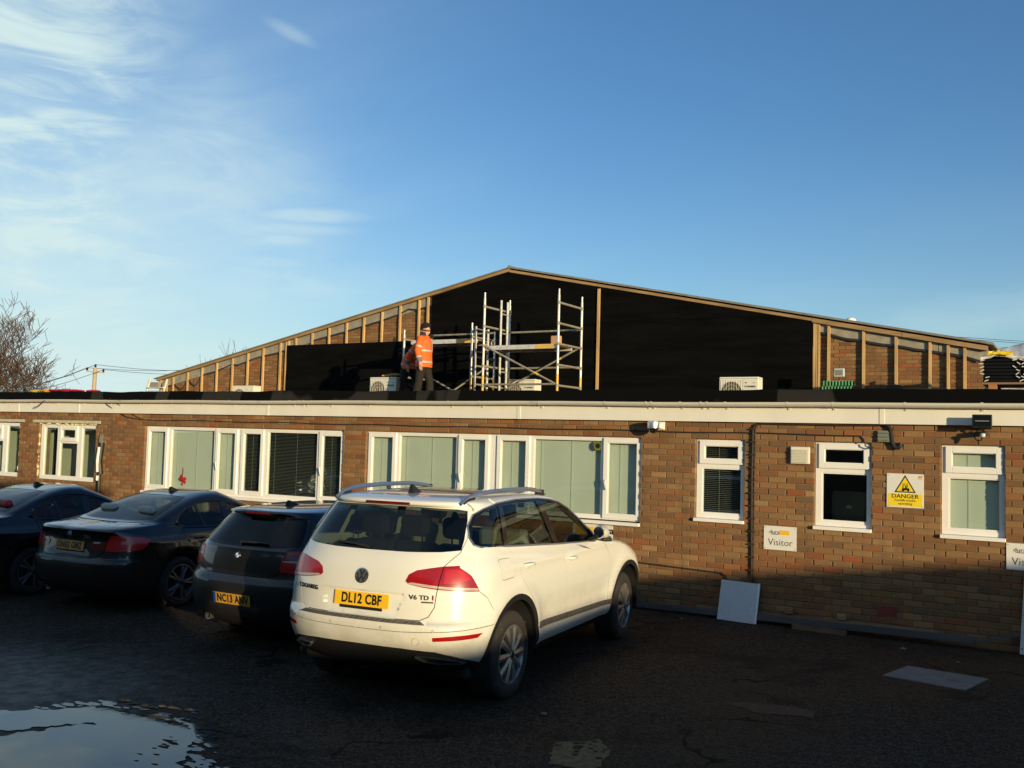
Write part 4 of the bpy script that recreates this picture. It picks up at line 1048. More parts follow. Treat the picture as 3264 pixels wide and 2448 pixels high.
# ================================================================== things on the flat roof
RZ = 2.86
def ac_unit(label, x, y, rz=0.0, dark=False):
    u = thing('air_conditioner', label, 'air conditioner', (x, y, RZ), rz, 'outdoor air conditioning units on the roof')
    W_, H_, D_ = 0.78, 0.55, 0.29
    b = MB(); b.cbox(0, W_, 0, D_, 0.10, 0.10+H_, 0.014); b.build('casing', M['cream'], u)
    b = MB(); b.box(-0.004, W_+0.004, -0.006, D_+0.004, 0.10+H_-0.035, 0.10+H_-0.031); b.box(0.475, 0.479, -0.003, 0.01, 0.12, 0.10+H_-0.05); b.build('seam', M['greygreen'], u)
    MB().lathe([(0, -0.004), (0.205, -0.004), (0.21, 0.004)], 28, (0.25, 0, 0.10+0.255), 'Y').build('fan_opening', M['grille'], u)
    g_ = MB()
    for k in range(9): g_.tube([(0.05+k*0.05, -0.012, 0.12), (0.05+k*0.05, -0.012, 0.10+H_-0.06)], 0.0028, 5)
    for r_ in (0.07, 0.14, 0.205):
        g_.tube([(0.25+r_*math.cos(a), -0.013, 0.355+r_*math.sin(a)) for a in [i*math.pi/12 for i in range(25)]], 0.0028, 5, cap=False)
    g_.build('fan_grille', M['cream'], u)
    f_ = MB()
    for k in range(3):
        a = k*2.09; f_.beam((0.25+0.03*math.cos(a), 0.03, 0.355+0.03*math.sin(a)), (0.25+0.17*math.cos(a), 0.04, 0.355+0.17*math.sin(a)), 0.02, 0.09, up=(0, 0.3, 1))
    obj('lettering', text_mesh('TOSHIBA', 0.048, M['ink_grey'], 0.0006, 0.001, 1.15), u, (0.62, -0.0055, 0.10+0.36), FRONT)
    MB().box(0.52, 0.55, -0.0045, -0.003, 0.10+0.425, 0.10+0.445).box(0.66, 0.73, -0.0045, -0.003, 0.10+0.43, 0.10+0.436).build('badge', M['ink_grey'], u)
    for q in (0.1, 0.62): MB().box(q, q+0.06, -0.02, D_+0.02, 0.0, 0.10).build('foot', M['black'], u)
    MB().cbox(W_, W_+0.03, 0.05, 0.2, 0.18, 0.36, 0.008).build('valve_cover', M['cream'], u)
    return u
ACY = 6.35
a1 = onY(*Z5p(183, 1000), ACY); ac_unit('cream air conditioning unit standing alone in front of the right membrane', a1.x, ACY)
a2 = onY(*Z4p(592, 1400), ACY); ac_unit('cream air conditioning unit half behind the right scaffold tower', a2.x, ACY, R(1))
a3 = onY(*Z2p(1234, 1400), 5.3); ac_unit('cream air conditioning unit just left of the standing worker', a3.x, 5.3, R(-2))
a4 = onY(*Z1p(1205, 840), 6.9); u4 = ac_unit('cream air conditioning unit low against the timber battens at left', a4.x, 6.9, R(2)); u4.location.z -= 0.06
b = MB(); rnd = random.Random(6)
for i in range(7): b.tube([(0.12*math.cos(a+i)*rnd.uniform(.5, 1)+0.05*i-0.15, 0.06*math.sin(a*1.3+i), 0.02+0.03*abs(math.sin(a*2+i))+0.006*i) for a in [k*0.5 for k in range(10)]], 0.012, 5)
o = b.build('rope_coil', mat('orange_yellow_rope', (0.55, 0.27, 0.06), 0.8, var=0.3, scale=30), loc=(a3.x+0.55, 5.42, RZ+0.652)); tag(o, 'tangled yellow rope lying on the air conditioner beside the worker', 'rope')

# ---------------------------------------------------------------- scaffold towers
def coupler(mb, p): mb.sphere(p, 0.034, 8, 6, 1)
def tower(name, label, xl, xr, yf, yb, hl, hr, rungs, plat_z, handrails, braces):
    t = thing(name, label, 'scaffold', ((xl+xr)/2, (yf+yb)/2, RZ), 0, 'aluminium scaffold towers on the roof')
    o = Vector(((xl+xr)/2, (yf+yb)/2, RZ)); r_ = 0.0254
    for x, h_ in ((xl, hl), (xr, hr)):
        for y in (yf, yb):
            hh = h_[0] if y == yf else h_[1]; f_ = MB()
            f_.tube([Vector((x, y, RZ+0.03))-o, Vector((x, y, RZ+hh-0.13))-o, Vector((x, y, RZ+hh-0.10))-o, Vector((x, y, RZ+hh))-o], [r_, r_, 0.019, 0.019], 10)
            f_.build('upright_post', M['alu'], t)
        for z in rungs:
            if z < min(h_)-0.1:
                q = MB(); q.tube([Vector((x, yf, RZ+z))-o, Vector((x, yb, RZ+z))-o], 0.0235, 8)
                for y in (yf, yb): q.tube([Vector((x, y, RZ+z-0.035))-o, Vector((x, y, RZ+z+0.035))-o], 0.031, 8)
                q.build('rung', M['alu_dull'], t)
        for y in (yf, yb):
            MB().tube([Vector((x, y, RZ+0.32))-o, Vector((x, y, RZ+0.66))-o], r_+0.0012, 10).build('yellow_band', M['yellow_tape'], t)
            MB().lathe([(0, 0.0), (0.06, 0.0), (0.06, 0.012), (0.02, 0.02), (0.02, 0.06)], 12, Vector((x, y, RZ))-o, 'Z').build('base_plate', M['alu_dull'], t)
    for pz, ya, yb2 in plat_z:
        q = MB(); q.cbox(xl+0.03-o.x, xr-0.03-o.x, ya-o.y, yb2-o.y, pz, pz+0.03, 0.004); q.build('platform_deck', M['oldwood'], t)
        q = MB()
        for y in (ya, yb2): q.box(xl+0.02-o.x, xr-0.02-o.x, y-0.02-o.y, y+0.02-o.y, pz-0.05, pz+0.042)
        q.build('platform_rail', M['alu'], t)
        MB().box(xr-0.55-o.x, xr-0.1-o.x, ya-0.0225-o.y, ya-0.0195-o.y, pz-0.045, pz+0.035).build('yellow_label', M['yellow_tape'], t)
    for y, z in handrails: MB().tube([Vector((xl, y, RZ+z))-o, Vector((xr, y, RZ+z))-o], 0.022, 8).build('guard_rail', M['alu_dull'], t)
    for (p, q_) in braces:
        a = Vector(p); b_ = Vector(q_); MB().tube([a-o, b_-o], 0.021, 8).build('diagonal_brace', M['alu_dull'], t)
        d = b_-a; MB().tube([a+d*0.70-o, a+d*0.76-o], 0.023, 8).build('yellow_band', M['yellow_tape'], t)
    return t
yf, yb = 5.2, 6.24
xl = onY(*Z4p(300, 400), yf).x; xr = onY(*Z4p(1390, 400), yf).x
hL = (onY(*Z4p(312, 150), yf).z-RZ, onY(*Z4p(700, 265), yb).z-RZ); hR = (onY(*Z4p(1402, 95), yf).z-RZ, onY(*Z4p(1740, 215), yb).z-RZ)
rz_ = [onY(*Z4p(300, y), yf).z-RZ for y in (355, 645, 935, 1230, 1520)]
pz = onY(*Z4p(800, 945), yf).z-RZ
tower('scaffold_tower', 'tall aluminium scaffold tower standing in front of the black gable', xl, xr, yf, yb, hL, hR, rz_, [(pz, yf+0.05, yf+0.65)],
      [(yb, onY(*Z4p(1000, 728), yb).z-RZ), (yb, onY(*Z4p(900, 1262), yb).z-RZ), (yf, onY(*Z4p(800, 1498), yf).z-RZ)],
      [((xl+0.03, yf, RZ+rz_[2]), (xr-0.02, yf, RZ+rz_[4]+0.02)), ((xl+0.1, yb-0.2, RZ+rz_[4]), (xr, yb-0.1, RZ+rz_[2]))])
# ladder frame hooked inside the tall tower, a block on the deck
ld = thing('scaffold_ladder', 'narrow aluminium ladder frame rising inside the tall scaffold tower', 'ladder', (xl, 5.9, RZ))
la = onY(*Z4p(548, 265), 5.75); lb2 = onY(*Z4p(650, 295), 6.02)
hx = la.x-xl
for yy, tp in ((5.75, la.z), (6.02, lb2.z)): MB().tube([(hx, yy-5.9, 0.0), (hx, yy-5.9, tp-RZ)], 0.024, 8).build('stile', M['alu'], ld)
for z in np.arange(0.35, la.z-RZ, 0.42): MB().tube([(hx, 5.75-5.9, z), (hx, 6.02-5.9, z)], 0.018, 8).build('rung', M['alu_dull'], ld)
bk = onY(*Z4p(1400, 890), 5.6); o = MB().cbox(-0.11, 0.11, -0.05, 0.05, 0, 0.2, 0.02).build('tool_box', mat('tan_box', (0.50, 0.28, 0.14), 0.7), loc=(bk.x, 5.45, RZ+pz+0.03)); tag(o, 'small tan box on the deck end of the tall tower', 'box')
def Z3p(x, y): return (1240+x*360/2212, 1000+y*360/2212)
yf2, yb2 = 5.6, 6.55
xl2 = onY(*Z3p(290, 800), yf2).x; xr2 = onY(*Z3p(1615, 800), yf2).x
h2 = (onY(*Z3p(297, 320), yf2).z-RZ, onY(*Z3p(865, 345), yb2).z-RZ); h3 = (onY(*Z3p(1632, 180), yf2).z-RZ, onY(*Z3p(2150, 350), yb2).z-RZ)
rz2 = [onY(*Z3p(1610, y), yf2).z-RZ for y in (450, 835, 1225)]+[0.25]
p2 = onY(*Z3p(1200, 545), yf2+0.3).z-RZ
tower('scaffold_tower', 'short aluminium scaffold tower behind the two workers', xl2, xr2, yf2, yb2, h2, h3, rz2, [(p2, yf2+0.25, yf2+0.85)],
      [(yb2, onY(*Z3p(1200, 415), yb2).z-RZ)], [((xl2, yb2, RZ+rz2[1]-0.35), (xr2-0.35, yb2, RZ+0.05)), ((xl2+0.4, yf2+0.5, RZ+0.0), (xr2, yb2-0.1, RZ+rz2[1]-0.1))])
yl = 5.45; lx = onY(*Z3p(1690, 800), yl).x
l2 = thing('scaffold_ladder', 'aluminium ladder frame standing between the two scaffold towers', 'ladder', (lx, yl, RZ))
tz = onY(*Z3p(1700, 245), yl).z-RZ
for dy, dx in ((0, 0), (0.5, 0.0)): MB().tube([(dx, dy, 0.0), (dx, dy, tz-0.03*dy)], 0.025, 8).build('stile', M['alu'], l2)
for z in (tz-0.06, tz-0.55, tz-0.86, tz-1.26, tz-1.62): MB().tube([(0, 0, z), (0, 0.5, z)], 0.02, 8).build('rung', M['alu_dull'], l2)

# ---------------------------------------------------------------- other roof clutter
gp_ = onY(*Z5p(1600, 1000), 6.6); gq_ = onY(*Z5p(2030, 1000), 6.6)
gs = thing('plastic_stack', 'stack of wavy green plastic edging lying on the roof at right', 'plastic stack', ((gp_.x+gq_.x)/2, 6.6, RZ))
wd = gq_.x-gp_.x
for k in range(5):
    m_ = MB(); vs = []; fs = []; z = 0.05+k*0.105
    for i in range(41):
        x = -wd/2+wd*i/40; s_ = 0.035*(1 if (i//2) % 2 else -1)
        vs += [(x+0.02*k, -0.2+s_, z), (x+0.02*k, -0.2+s_, z+0.09), (x+0.02*k, 0.2+s_, z+0.09)]
    for i in range(40):
        for q in (0, 1): fs.append((i*3+q, (i+1)*3+q, (i+1)*3+q+1, i*3+q+1))
    m_.add(vs, fs); m_.build('edging_strip', M['green'], gs)
fp = onY(*Z5p(1845, 815), 6.9)
f2 = thing('roof_floodlight', 'small white framed floodlight on a stem above the green plastic', 'floodlight', (fp.x, 6.9, RZ))
hz = fp.z-RZ
MB().cbox(-0.095, 0.095, -0.03, 0.03, hz-0.08, hz+0.08, 0.012).build('housing', M['panel'], f2); MB().box(-0.07, 0.07, -0.034, -0.030, hz-0.055, hz+0.055).build('lens', M['greygreen'], f2)
MB().tube([(0, 0.02, 0), (0.01, 0.02, hz-0.07)], 0.016, 8).build('stem', M['reddark'], f2)
# pallet of black bundles at the right edge
py_ = 5.2
pa = onY(*Z6p(1690, 700), py_); pb_t = onY(*Z6p(1690, 565), py_).z; pb_b = onY(*Z6p(1700, 860), py_).z
pal = thing('timber_pallet', 'orange brown timber pallet under the black bundles on the roof', 'pallet', (pa.x+0.75, py_+0.5, RZ))
hb = pb_b-RZ
for i in range(5): MB().box(-0.75, 0.95, -0.5+i*0.22, -0.5+i*0.22+0.14, hb-0.03, hb).build('deck_board', M['oldwood'], pal)
for x in (-0.6, 0.1, 0.8):
    for y in (-0.45, 0.35): MB().box(x-0.06, x+0.06, y-0.05, y+0.06, 0.0, hb-0.03).build('block', mat('orange_block', (0.38, 0.16, 0.05), 0.8), pal)
bun = thing('black_bundles', 'strapped black plastic bundles stacked on the pallet at the right edge', 'bundles', (pa.x+0.75, py_+0.5, pb_b+0.002))
nl = 7; hh = (pb_t-pb_b)/nl; rnd = random.Random(13)
for k in range(nl):
    for c in range(3):
        MB().cbox(-0.74+c*0.56, -0.74+c*0.56+0.545, -0.5+rnd.uniform(-0.01, 0.01), 0.45, k*hh, (k+1)*hh-0.004, 0.012).build('bundle', M['bundle'], bun)
for k in range(nl):
    for x in (-0.72, -0.26, -0.16, 0.28, 0.36, 0.86):
        if rnd.random() < 0.85:
            xx = x+rnd.uniform(-0.05, 0.05); zz_ = (k+0.5)*hh; a = rnd.uniform(-0.7, 0.7)
            MB().beam((xx-0.03*math.cos(a), -0.518, zz_-0.03*math.sin(a)), (xx+0.03*math.cos(a), -0.518, zz_+0.03*math.sin(a)), 0.012, 0.014, up=(0, 0, 1)).build('strap_end', M['white_wrap'], bun)
def crumple(name, x0, x1, y0, y1, z0, z1, seed, amp, mat_, label, cat, nx_=26, nz_=10):
    rr_ = random.Random(seed); m_ = MB(); vs = []; fs = []
    nn = nx_+1
    prof = [(y0, z0), (y0-0.02, z0+(z1-z0)*0.4), (y0, z0+(z1-z0)*0.75), (y0+0.08, z1-0.03), (y0+0.25, z1), ((y0+y1)/2, z1+0.02), (y1, z1-0.02), (y1, z0)]
    for p, q in prof:
        for i in range(nn):
            x = x0+(x1-x0)*i/nx_; vs.append((x, p+amp*0.5*math.sin(i*1.9)+rr_.uniform(-amp, amp)*0.5, q+amp*math.sin(i*0.7+p)+rr_.uniform(-amp, amp)*0.4))
    for j in range(len(prof)-1):
        for i in range(nx_): fs.append((j*nn+i, j*nn+i+1, (j+1)*nn+i+1, (j+1)*nn+i))
    m_.add(vs, fs, 0, True); o_ = m_.build(name, mat_, sharp=180); tag(o_, label, cat); return o_
wz = onY(*Z6p(1800, 505), 5.3).z
crumple('polythene_cover', pa.x-0.02, pa.x+1.75, py_-0.02, py_+0.95, pb_t+0.008, wz, 3, 0.03, M['white_wrap'], 'crumpled white polythene laid over the black bundles', 'plastic sheet')
yl_ = onY(*Z6p(1910, 530), 5.15)
tag(crumple('yellow_bag', yl_.x-0.17, yl_.x+0.17, 5.12, 5.4, wz-0.03, wz+0.025, 5, 0.008, M['sign_yellow'], 'bright yellow plastic bag on top of the white polythene', 'bag', 10), None)
w0 = onY(*Z6p(1770, 385), 9.5)
crumple('wrapped_stack', w0.x, w0.x+4.5, 9.5, 11.5, RZ, w0.z, 8, 0.05, M['wrap'], 'large plastic wrapped stack behind the right end of the gable', 'wrapped stack', 40)
tl = onY(*Z6p(1640, 850), 6.4)
tag(MB().prism([(tl.x, 6.4, RZ), (tl.x+0.3, 6.4, RZ), (tl.x+0.3, 6.4, RZ+0.92), (tl.x+0.22, 6.4, RZ+0.90)], (0, 0.02, 0)).build('pale_sheet', M['wrap']), 'pale sheet propped beside the black bundles', 'sheet')
kb = onY(*Z6p(590, 905), 7.0); o = MB().cbox(-0.13, 0.13, -0.1, 0.1, 0, kb.z-RZ+0.02, 0.02).build('tool_bag', M['black'], loc=(kb.x, 7.0, RZ)); tag(o, 'small black tool bag on the roof under the right battens', 'bag')
lp0 = onY(*Z6p(700, 935), 7.2); lp1 = onY(*Z6p(1250, 930), 7.2)
tag(MB().box(lp0.x-0.6, lp1.x, 7.15, 7.25, RZ, lp0.z).build('loose_timber', M['timber_h']), 'loose timber lying at the foot of the right battens', 'timber')
rl = onY(2712, 1026, 12.0); o = MB().sphere((0, 0, 0.05), (0.13, 0.13, 0.10), 14, 10).build('roof_light_dome', M['upvc'], loc=(rl.x, 12.0, rl.z-0.04)); tag(o, 'small white dome catching the sun on the warehouse roof', 'roof dome')
# ladder head and grey bracket at the left end of the gable
lh = onY(*Z1p(60, 780), 7.3)
l3 = thing('aluminium_ladder', 'top of an aluminium ladder at the left end of the gable', 'ladder', (lh.x, 7.0, RZ))
top = lh.z-RZ+0.22
for p, q in (((-0.12, 0, 0), (0.05, 0.1, top)), ((0.62, 0, 0), (0.78, 0.1, top-0.05))): MB().tube([p, q], 0.035, 8).build('stile', M['alu'], l3)
for z in (0.2, 0.45, top-0.3): MB().tube([(-0.1+0.1*z, 0.03, z), (0.66+0.1*z, 0.03, z)], 0.02, 8).build('rung', M['alu'], l3)
lg = onY(*Z1p(20, 765), 7.2); o = MB().prism([(-0.32, 0, 0.08), (0.15, 0, 0.08), (0.15, 0, -0.12), (-0.18, 0, -0.10)], (0, 0.15, 0)).build('grey_gutter_end', M['concrete'], loc=(lg.x, 7.3, lg.z)); tag(o, 'grey gutter end sticking out at the left eave', 'gutter end')
rnd = random.Random(77)
for (px, w_, c, lab) in ((135, 0.30, (0.45, 0.42, 0.06), 'yellow green strap heaped on the roof at far left'), (162, 0.28, (0.75, 0.30, 0.03), 'orange bundle on the roof at far left'), (243, 0.65, (0.55, 0.02, 0.06), 'red tarpaulin lying on the roof at far left')):
    p = onY(px, 1243, 2.0)
    m_ = MB(); 
    for i in range(9): m_.sphere((rnd.uniform(-w_, w_), rnd.uniform(-0.1, 0.1), rnd.uniform(-0.01, 0.02)), (w_*0.4, 0.1, 0.028+rnd.uniform(0, 0.014)), 8, 6)
    o = m_.build('cloth_heap', mat('heap', c, 0.6, var=0.2), loc=(p.x, 2.0, p.z-0.03)); tag(o, lab, 'cloth')

# ================================================================== bare trees, pole and wires
def bare_tree(name, label, base, h, seed, spread, levels=6, r0=0.2, lean=(0, 0), mat_=None, k0=7):
    rr_ = random.Random(seed); t = thing(name, label, 'tree', base)
    trunk = MB(); crown = MB()
    def grow(p, d, length, r_, lev, mb):
        pts = [p]; q = p.copy(); dd = d.copy(); n = 4
        for i in range(n):
            dd = (dd+Vector((rr_.uniform(-1, 1), rr_.uniform(-1, 1), rr_.uniform(-0.45, 0.75)))*(0.10 if lev < 2 else 0.17)).normalized()
            q = q+dd*length/n; pts.append(q.copy())
        rs = [max(r_*(1-0.42*i/n), 0.008) for i in range(n+1)]
        mb.tube(pts, rs, 8 if lev == 0 else (5 if lev < 3 else 3), cap=False)
        if lev >= levels: return
        k = rr_.choice((3, 3, 4)) if lev > 0 else k0
        for j in range(k):
            ax = Vector((rr_.uniform(-1, 1), rr_.uniform(-1, 1), rr_.uniform(-0.25, 0.6))).normalized()
            nd = (dd*(1.0-spread)+ax*spread+Vector((0, 0, 0.10))).normalized()
            f = rr_.uniform(0.35, 1.0) if j else 1.0
            i0 = min(n-1, int(f*n)); s_ = pts[i0].lerp(pts[i0+1], f*n-i0)
            rb = rs[i0]*(rr_.uniform(0.75, 0.9) if j == 0 else rr_.uniform(0.38, 0.6))
            grow(s_, nd, length*rr_.uniform(0.58, 0.84)*(1.0 if lev else 1.25), rb, lev+1, crown)
    grow(Vector((0, 0, 0)), Vector((lean[0], lean[1], 1)).normalized(), h*0.26, r0, 0, trunk)
    trunk.build('trunk', M['bark'], t); crown.build('crown', mat_ or M['twig'], t); return t
def far(px, py, dist):
    d = ray(px, py); d2_ = Vector((d.x, d.y, 0)); return CAM+d*(dist/d2_.length)
p = far(-90, 1200, 42); bare_tree('bare_tree', 'large bare winter tree rising behind the office at far left', (p.x, p.y, 0), 8.3, 5, 0.55, 6, 0.19)
p = far(45, 1200, 47); bare_tree('bare_tree', 'bare tree with reddish twigs just right of the large tree', (p.x, p.y, 0), 6.2, 9, 0.58, 5, 0.11)
p = far(285, 1200, 48); bare_tree('bare_tree', 'small bare bush showing above the roof beside the pole', (p.x, p.y, 0), 4.2, 17, 0.45, 4, 0.05)
p = far(720, 1150, 50); bare_tree('bare_tree', 'thin bare treetop poking above the warehouse roof', (p.x, p.y, 0), 7.9, 23, 0.36, 4, 0.08, k0=4)
pb = far(296, 1240, 75); pt = far(304, 1172, 75)
pole = thing('telegraph_pole', 'wooden telegraph pole with cross arm and three insulators', 'pole', (pb.x, pb.y, 0))
MB().tube([(0, 0, 0), (pt.x-pb.x, pt.y-pb.y, pt.z)], [0.16, 0.13], 10).build('post', M['polewood'], pole)
ax = Vector((r2.x, r2.y, 0)).normalized()
tp = Vector((pt.x-pb.x, pt.y-pb.y, pt.z))
arm = tp-Vector((0, 0, 0.30)); MB().beam(arm-ax*0.62+Vector((0, 0, 0.04)), arm+ax*0.62-Vector((0, 0, 0.04)), 0.12, 0.10).build('cross_arm', M['polewood'], pole)
ins = []
for s_, dz in ((-0.58, 0.08), (0, 0.32), (0.58, -0.02)):
    c = arm+ax*s_+Vector((0, 0, dz)); ins.append(Vector((pb.x, pb.y, 0))+c+Vector((0, 0, 0.2)))
    MB().lathe([(0.05, 0), (0.09, 0.05), (0.06, 0.10), (0.09, 0.15), (0.05, 0.22), (0, 0.24)], 10, c, 'Z').build('insulator', M['black'], pole)
for i, q in enumerate(ins):
    d = Vector((ins[2].x-ins[0].x, ins[2].y-ins[0].y, 0)).normalized()
    e1 = far(760, 1156+i*8, 105); e2 = far(-80, 1235+i*10, 70)
    for e, side_ in ((e1, 'right'), (e2, 'left')):
        pts = [q.lerp(e, k/14)-Vector((0, 0, 0.5*math.sin(math.pi*k/14))) for k in range(15)]
        tag(MB().tube(pts, 0.016, 4).build('overhead_wire', M['wire']), 'overhead wire leaving the telegraph pole to the %s, %s of three' % (side_, ('uppermost', 'middle', 'lowest')[i]), 'wire', 'overhead wires')
for i in range(2):
    e1 = far(2990+i*20, 1070+i*6, 60); e2 = far(3320, 1092+i*7, 60)
    tag(MB().tube([e1.lerp(e2, k/6) for k in range(7)], 0.012, 4).build('overhead_wire', M['wire']), 'overhead wire beyond the right end of the gable, %s of two' % ('upper', 'lower')[i], 'wire', 'overhead wires')
# ================================================================== buildings on the other sides of the yard (behind the camera; they shade the ground; the last is an added sky blocker)
def far_brick():
    m_, N, L, P = nt('distant_brickwork')
    b = N.new('ShaderNodeTexBrick'); t = N.new('ShaderNodeTexCoord')
    mp_ = N.new('ShaderNodeMapping'); L.new(t.outputs['Object'], mp_.inputs[0]); mp_.inputs['Rotation'].default_value = (R(90), 0, R(90))
    L.new(mp_.outputs[0], b.inputs['Vector'])
    b.inputs['Color1'].default_value = (0.30, 0.19, 0.11, 1); b.inputs['Color2'].default_value = (0.22, 0.15, 0.09, 1); b.inputs['Mortar'].default_value = (0.25, 0.2, 0.15, 1)
    b.inputs['Scale'].default_value = 1.0; b.inputs['Brick Width'].default_value = 0.225; b.inputs['Row Height'].default_value = 0.075; b.inputs['Mortar Size'].default_value = 0.01
    L.new(b.outputs[0], P.inputs['Base Color']); P.inputs['Roughness'].default_value = 0.9; return m_
M['farbrick'] = far_brick()
def yard_block(name, label, x0, x1, y0, y1, h, side):
    t = thing(name, label, 'building', ((x0+x1)/2, (y0+y1)/2, 0)); o = Vector(((x0+x1)/2, (y0+y1)/2, 0))
    def bx(nm, m_, a, b, c, d, e, f): return MB().box(a-o.x, b-o.x, c-o.y, d-o.y, e, f).build(nm, m_, t)
    bx('wall', M['farbrick'], x0, x1, y0, y1, 0, h-0.25)
    bx('fascia', M['fascia'], x0-0.08, x1+0.08, y0-0.08, y1+0.08, h-0.25, h-0.06)
    bx('roof', M['felt'], x0-0.1, x1+0.1, y0-0.1, y1+0.1, h-0.06, h)
    n = int((y1-y0)/3.0)
    for i in range(n):
        y = y0+1.2+i*3.0
        w_ = bx('window', M['upvc'], x0-0.03, x0-0.003, y, y+1.2, 0.95, 2.15)
        MB().box(x0-0.036-o.x, x0-0.031-o.x, y+0.07-o.y, y+1.13-o.y, 1.02, 2.08).build('pane', mat('dark_pane', (0.02, 0.025, 0.03), 0.1), w_)
    return t
yard_block('unseen_yard_building', 'low brick building along the right side of the yard, out of view', 15.7, 22, -26, -5.5, 3.05, 'w')
yard_block('unseen_yard_building', 'taller brick building behind the viewpoint, out of view', 0.8, 6.9, -30, -13.4, 3.95, 'w')
yard_block('unseen_yard_building', 'tall unseen block added behind the viewpoint to cut sky light on the yard', -34, 0.55, -34, -20, 7.0, 'n')  # added block: dims sky light on wall and cars, darkens reflections in paint
# ================================================================== cars
def paint(name, c, rough=0.35, coat=1.0, metal=0.0, flake=0.0, dirtc=(0.16, 0.12, 0.075), zlo=0.25, zhi=0.75, amt=0.7):
    m_, N, L, P = nt(name)
    t = N.new('ShaderNodeTexCoord'); sp = N.new('ShaderNodeSeparateXYZ'); L.new(t.outputs['Object'], sp.inputs[0])
    n = noise(N, L, 5, 6, 0.65); n2_ = noise(N, L, 40, 4, 0.6)
    lev = mth(N, L, 'ADD', mth(N, L, 'ADD', sp.outputs[2], mth(N, L, 'MULTIPLY', n, 0.5)), mth(N, L, 'MULTIPLY', n2_, 0.12))
    d = mth(N, L, 'MULTIPLY', mrange(N, L, lev, zhi+0.31, zlo+0.31), amt)
    col = mixc_(N, L, d, c, dirtc)
    L.new(col, P.inputs['Base Color'])
    L.new(mth(N, L, 'ADD', rough, mth(N, L, 'MULTIPLY', d, 0.5)), P.inputs['Roughness'])
    P.inputs['Metallic'].default_value = metal
    L.new(mth(N, L, 'SUBTRACT', coat, mth(N, L, 'MULTIPLY', d, coat*0.9)), P.inputs['Coat Weight']); P.inputs['Coat Roughness'].default_value = 0.03
    return m_
M['car_white'] = paint('white_car_paint', (0.70, 0.70, 0.64), rough=0.28, dirtc=(0.27, 0.23, 0.16), zlo=0.28, zhi=0.92, amt=0.6)
M['car_grey'] = paint('dark_grey_car_paint', (0.008, 0.0085, 0.010), 0.30, metal=0.2, dirtc=(0.013, 0.0105, 0.008), zlo=0.35, zhi=0.95, amt=0.75)
M['car_black'] = paint('black_car_paint', (0.0025, 0.003, 0.0045), 0.25, metal=0.2, dirtc=(0.011, 0.009, 0.0065), zlo=0.35, zhi=0.95, amt=0.75)
M['car_navy'] = paint('dark_navy_car_paint', (0.004, 0.005, 0.010), 0.28, metal=0.2, dirtc=(0.011, 0.009, 0.0065), zlo=0.35, zhi=0.95, amt=0.75)
M['trim'] = mat('black_car_trim', (0.014, 0.014, 0.015), 0.45, var=0.15)
M['trim_grey'] = mat('grey_scuffed_trim', (0.075, 0.068, 0.06), 0.7, var=0.25, scale=14)
M['gloss'] = mat('gloss_black_trim', (0.006, 0.006, 0.007), 0.12, coat=0.6, var=0.1)
M['chrome'] = mat('chrome', (0.72, 0.72, 0.72), 0.14, metal=1.0, var=0.05)
M['rail'] = mat('satin_silver_rail', (0.52, 0.53, 0.55), 0.32, metal=0.9, var=0.05)
M['cglass'] = glass_mat('car_glass', (0.34, 0.40, 0.37), 0.06)
M['pglass'] = glass_mat('privacy_glass', (0.08, 0.095, 0.09), 0.05)
M['tyre'] = mat('muddy_tyre_rubber', (0.022, 0.019, 0.016), 0.85, var=0.3, scale=10, dirt=((0.07, 0.05, 0.03), 0.52, 0.72, 6), bmp=0.3, bscale=80)
M['rim'] = mat('alloy_wheel', (0.42, 0.40, 0.36), 0.34, metal=0.8, var=0.15, scale=12, dirt=((0.12, 0.09, 0.06), 0.55, 0.78, 14))
M['rim_dark'] = mat('dirty_alloy_wheel', (0.16, 0.15, 0.135), 0.5, metal=0.6, var=0.25, scale=12, dirt=((0.05, 0.04, 0.03), 0.5, 0.75, 12))
def lamp_mat(name, c, rough=0.12):
    m_, N, L, P = nt(name)
    w_ = N.new('ShaderNodeTexWave'); w_.inputs['Scale'].default_value = 22; w_.inputs['Distortion'].default_value = 0.6; w_.bands_direction = 'Z'
    t = N.new('ShaderNodeTexCoord'); L.new(t.outputs['Object'], w_.inputs['Vector'])
    v = mth(N, L, 'ADD', mth(N, L, 'MULTIPLY', w_.outputs['Fac'], 0.35), mth(N, L, 'MULTIPLY', noise(N, L, 9, 2), 0.75))
    L.new(ramp(N, L, v, [(0.2, tuple(x*0.45 for x in c)), (0.8, c)]), P.inputs['Base Color'])
    P.inputs['Roughness'].default_value = 0.3; P.inputs['Coat Weight'].default_value = 0.6; P.inputs['Coat Roughness'].default_value = 0.02
    return m_
M['lamp_red'] = lamp_mat('red_lamp_lens', (0.36, 0.003, 0.004)); M['lamp_bright'] = lamp_mat('bright_red_lamp_lens', (0.62, 0.008, 0.010)); M['lamp_dark'] = lamp_mat('dark_red_lamp_lens', (0.16, 0.003, 0.004)); M['lamp_clear'] = lamp_mat('clear_lamp_lens', (0.62, 0.52, 0.46))
M['plate_y'] = mat('yellow_number_plate', (0.80, 0.47, 0.02), 0.4, var=0.05, dirt=((0.45, 0.27, 0.05), 0.6, 0.85, 9))
M['plate_d'] = mat('dirty_yellow_number_plate', (0.50, 0.26, 0.03), 0.5, var=0.12, dirt=((0.20, 0.12, 0.04), 0.5, 0.8, 9))
M['plate_blue'] = mat('blue_plate_band', (0.02, 0.06, 0.30), 0.4)
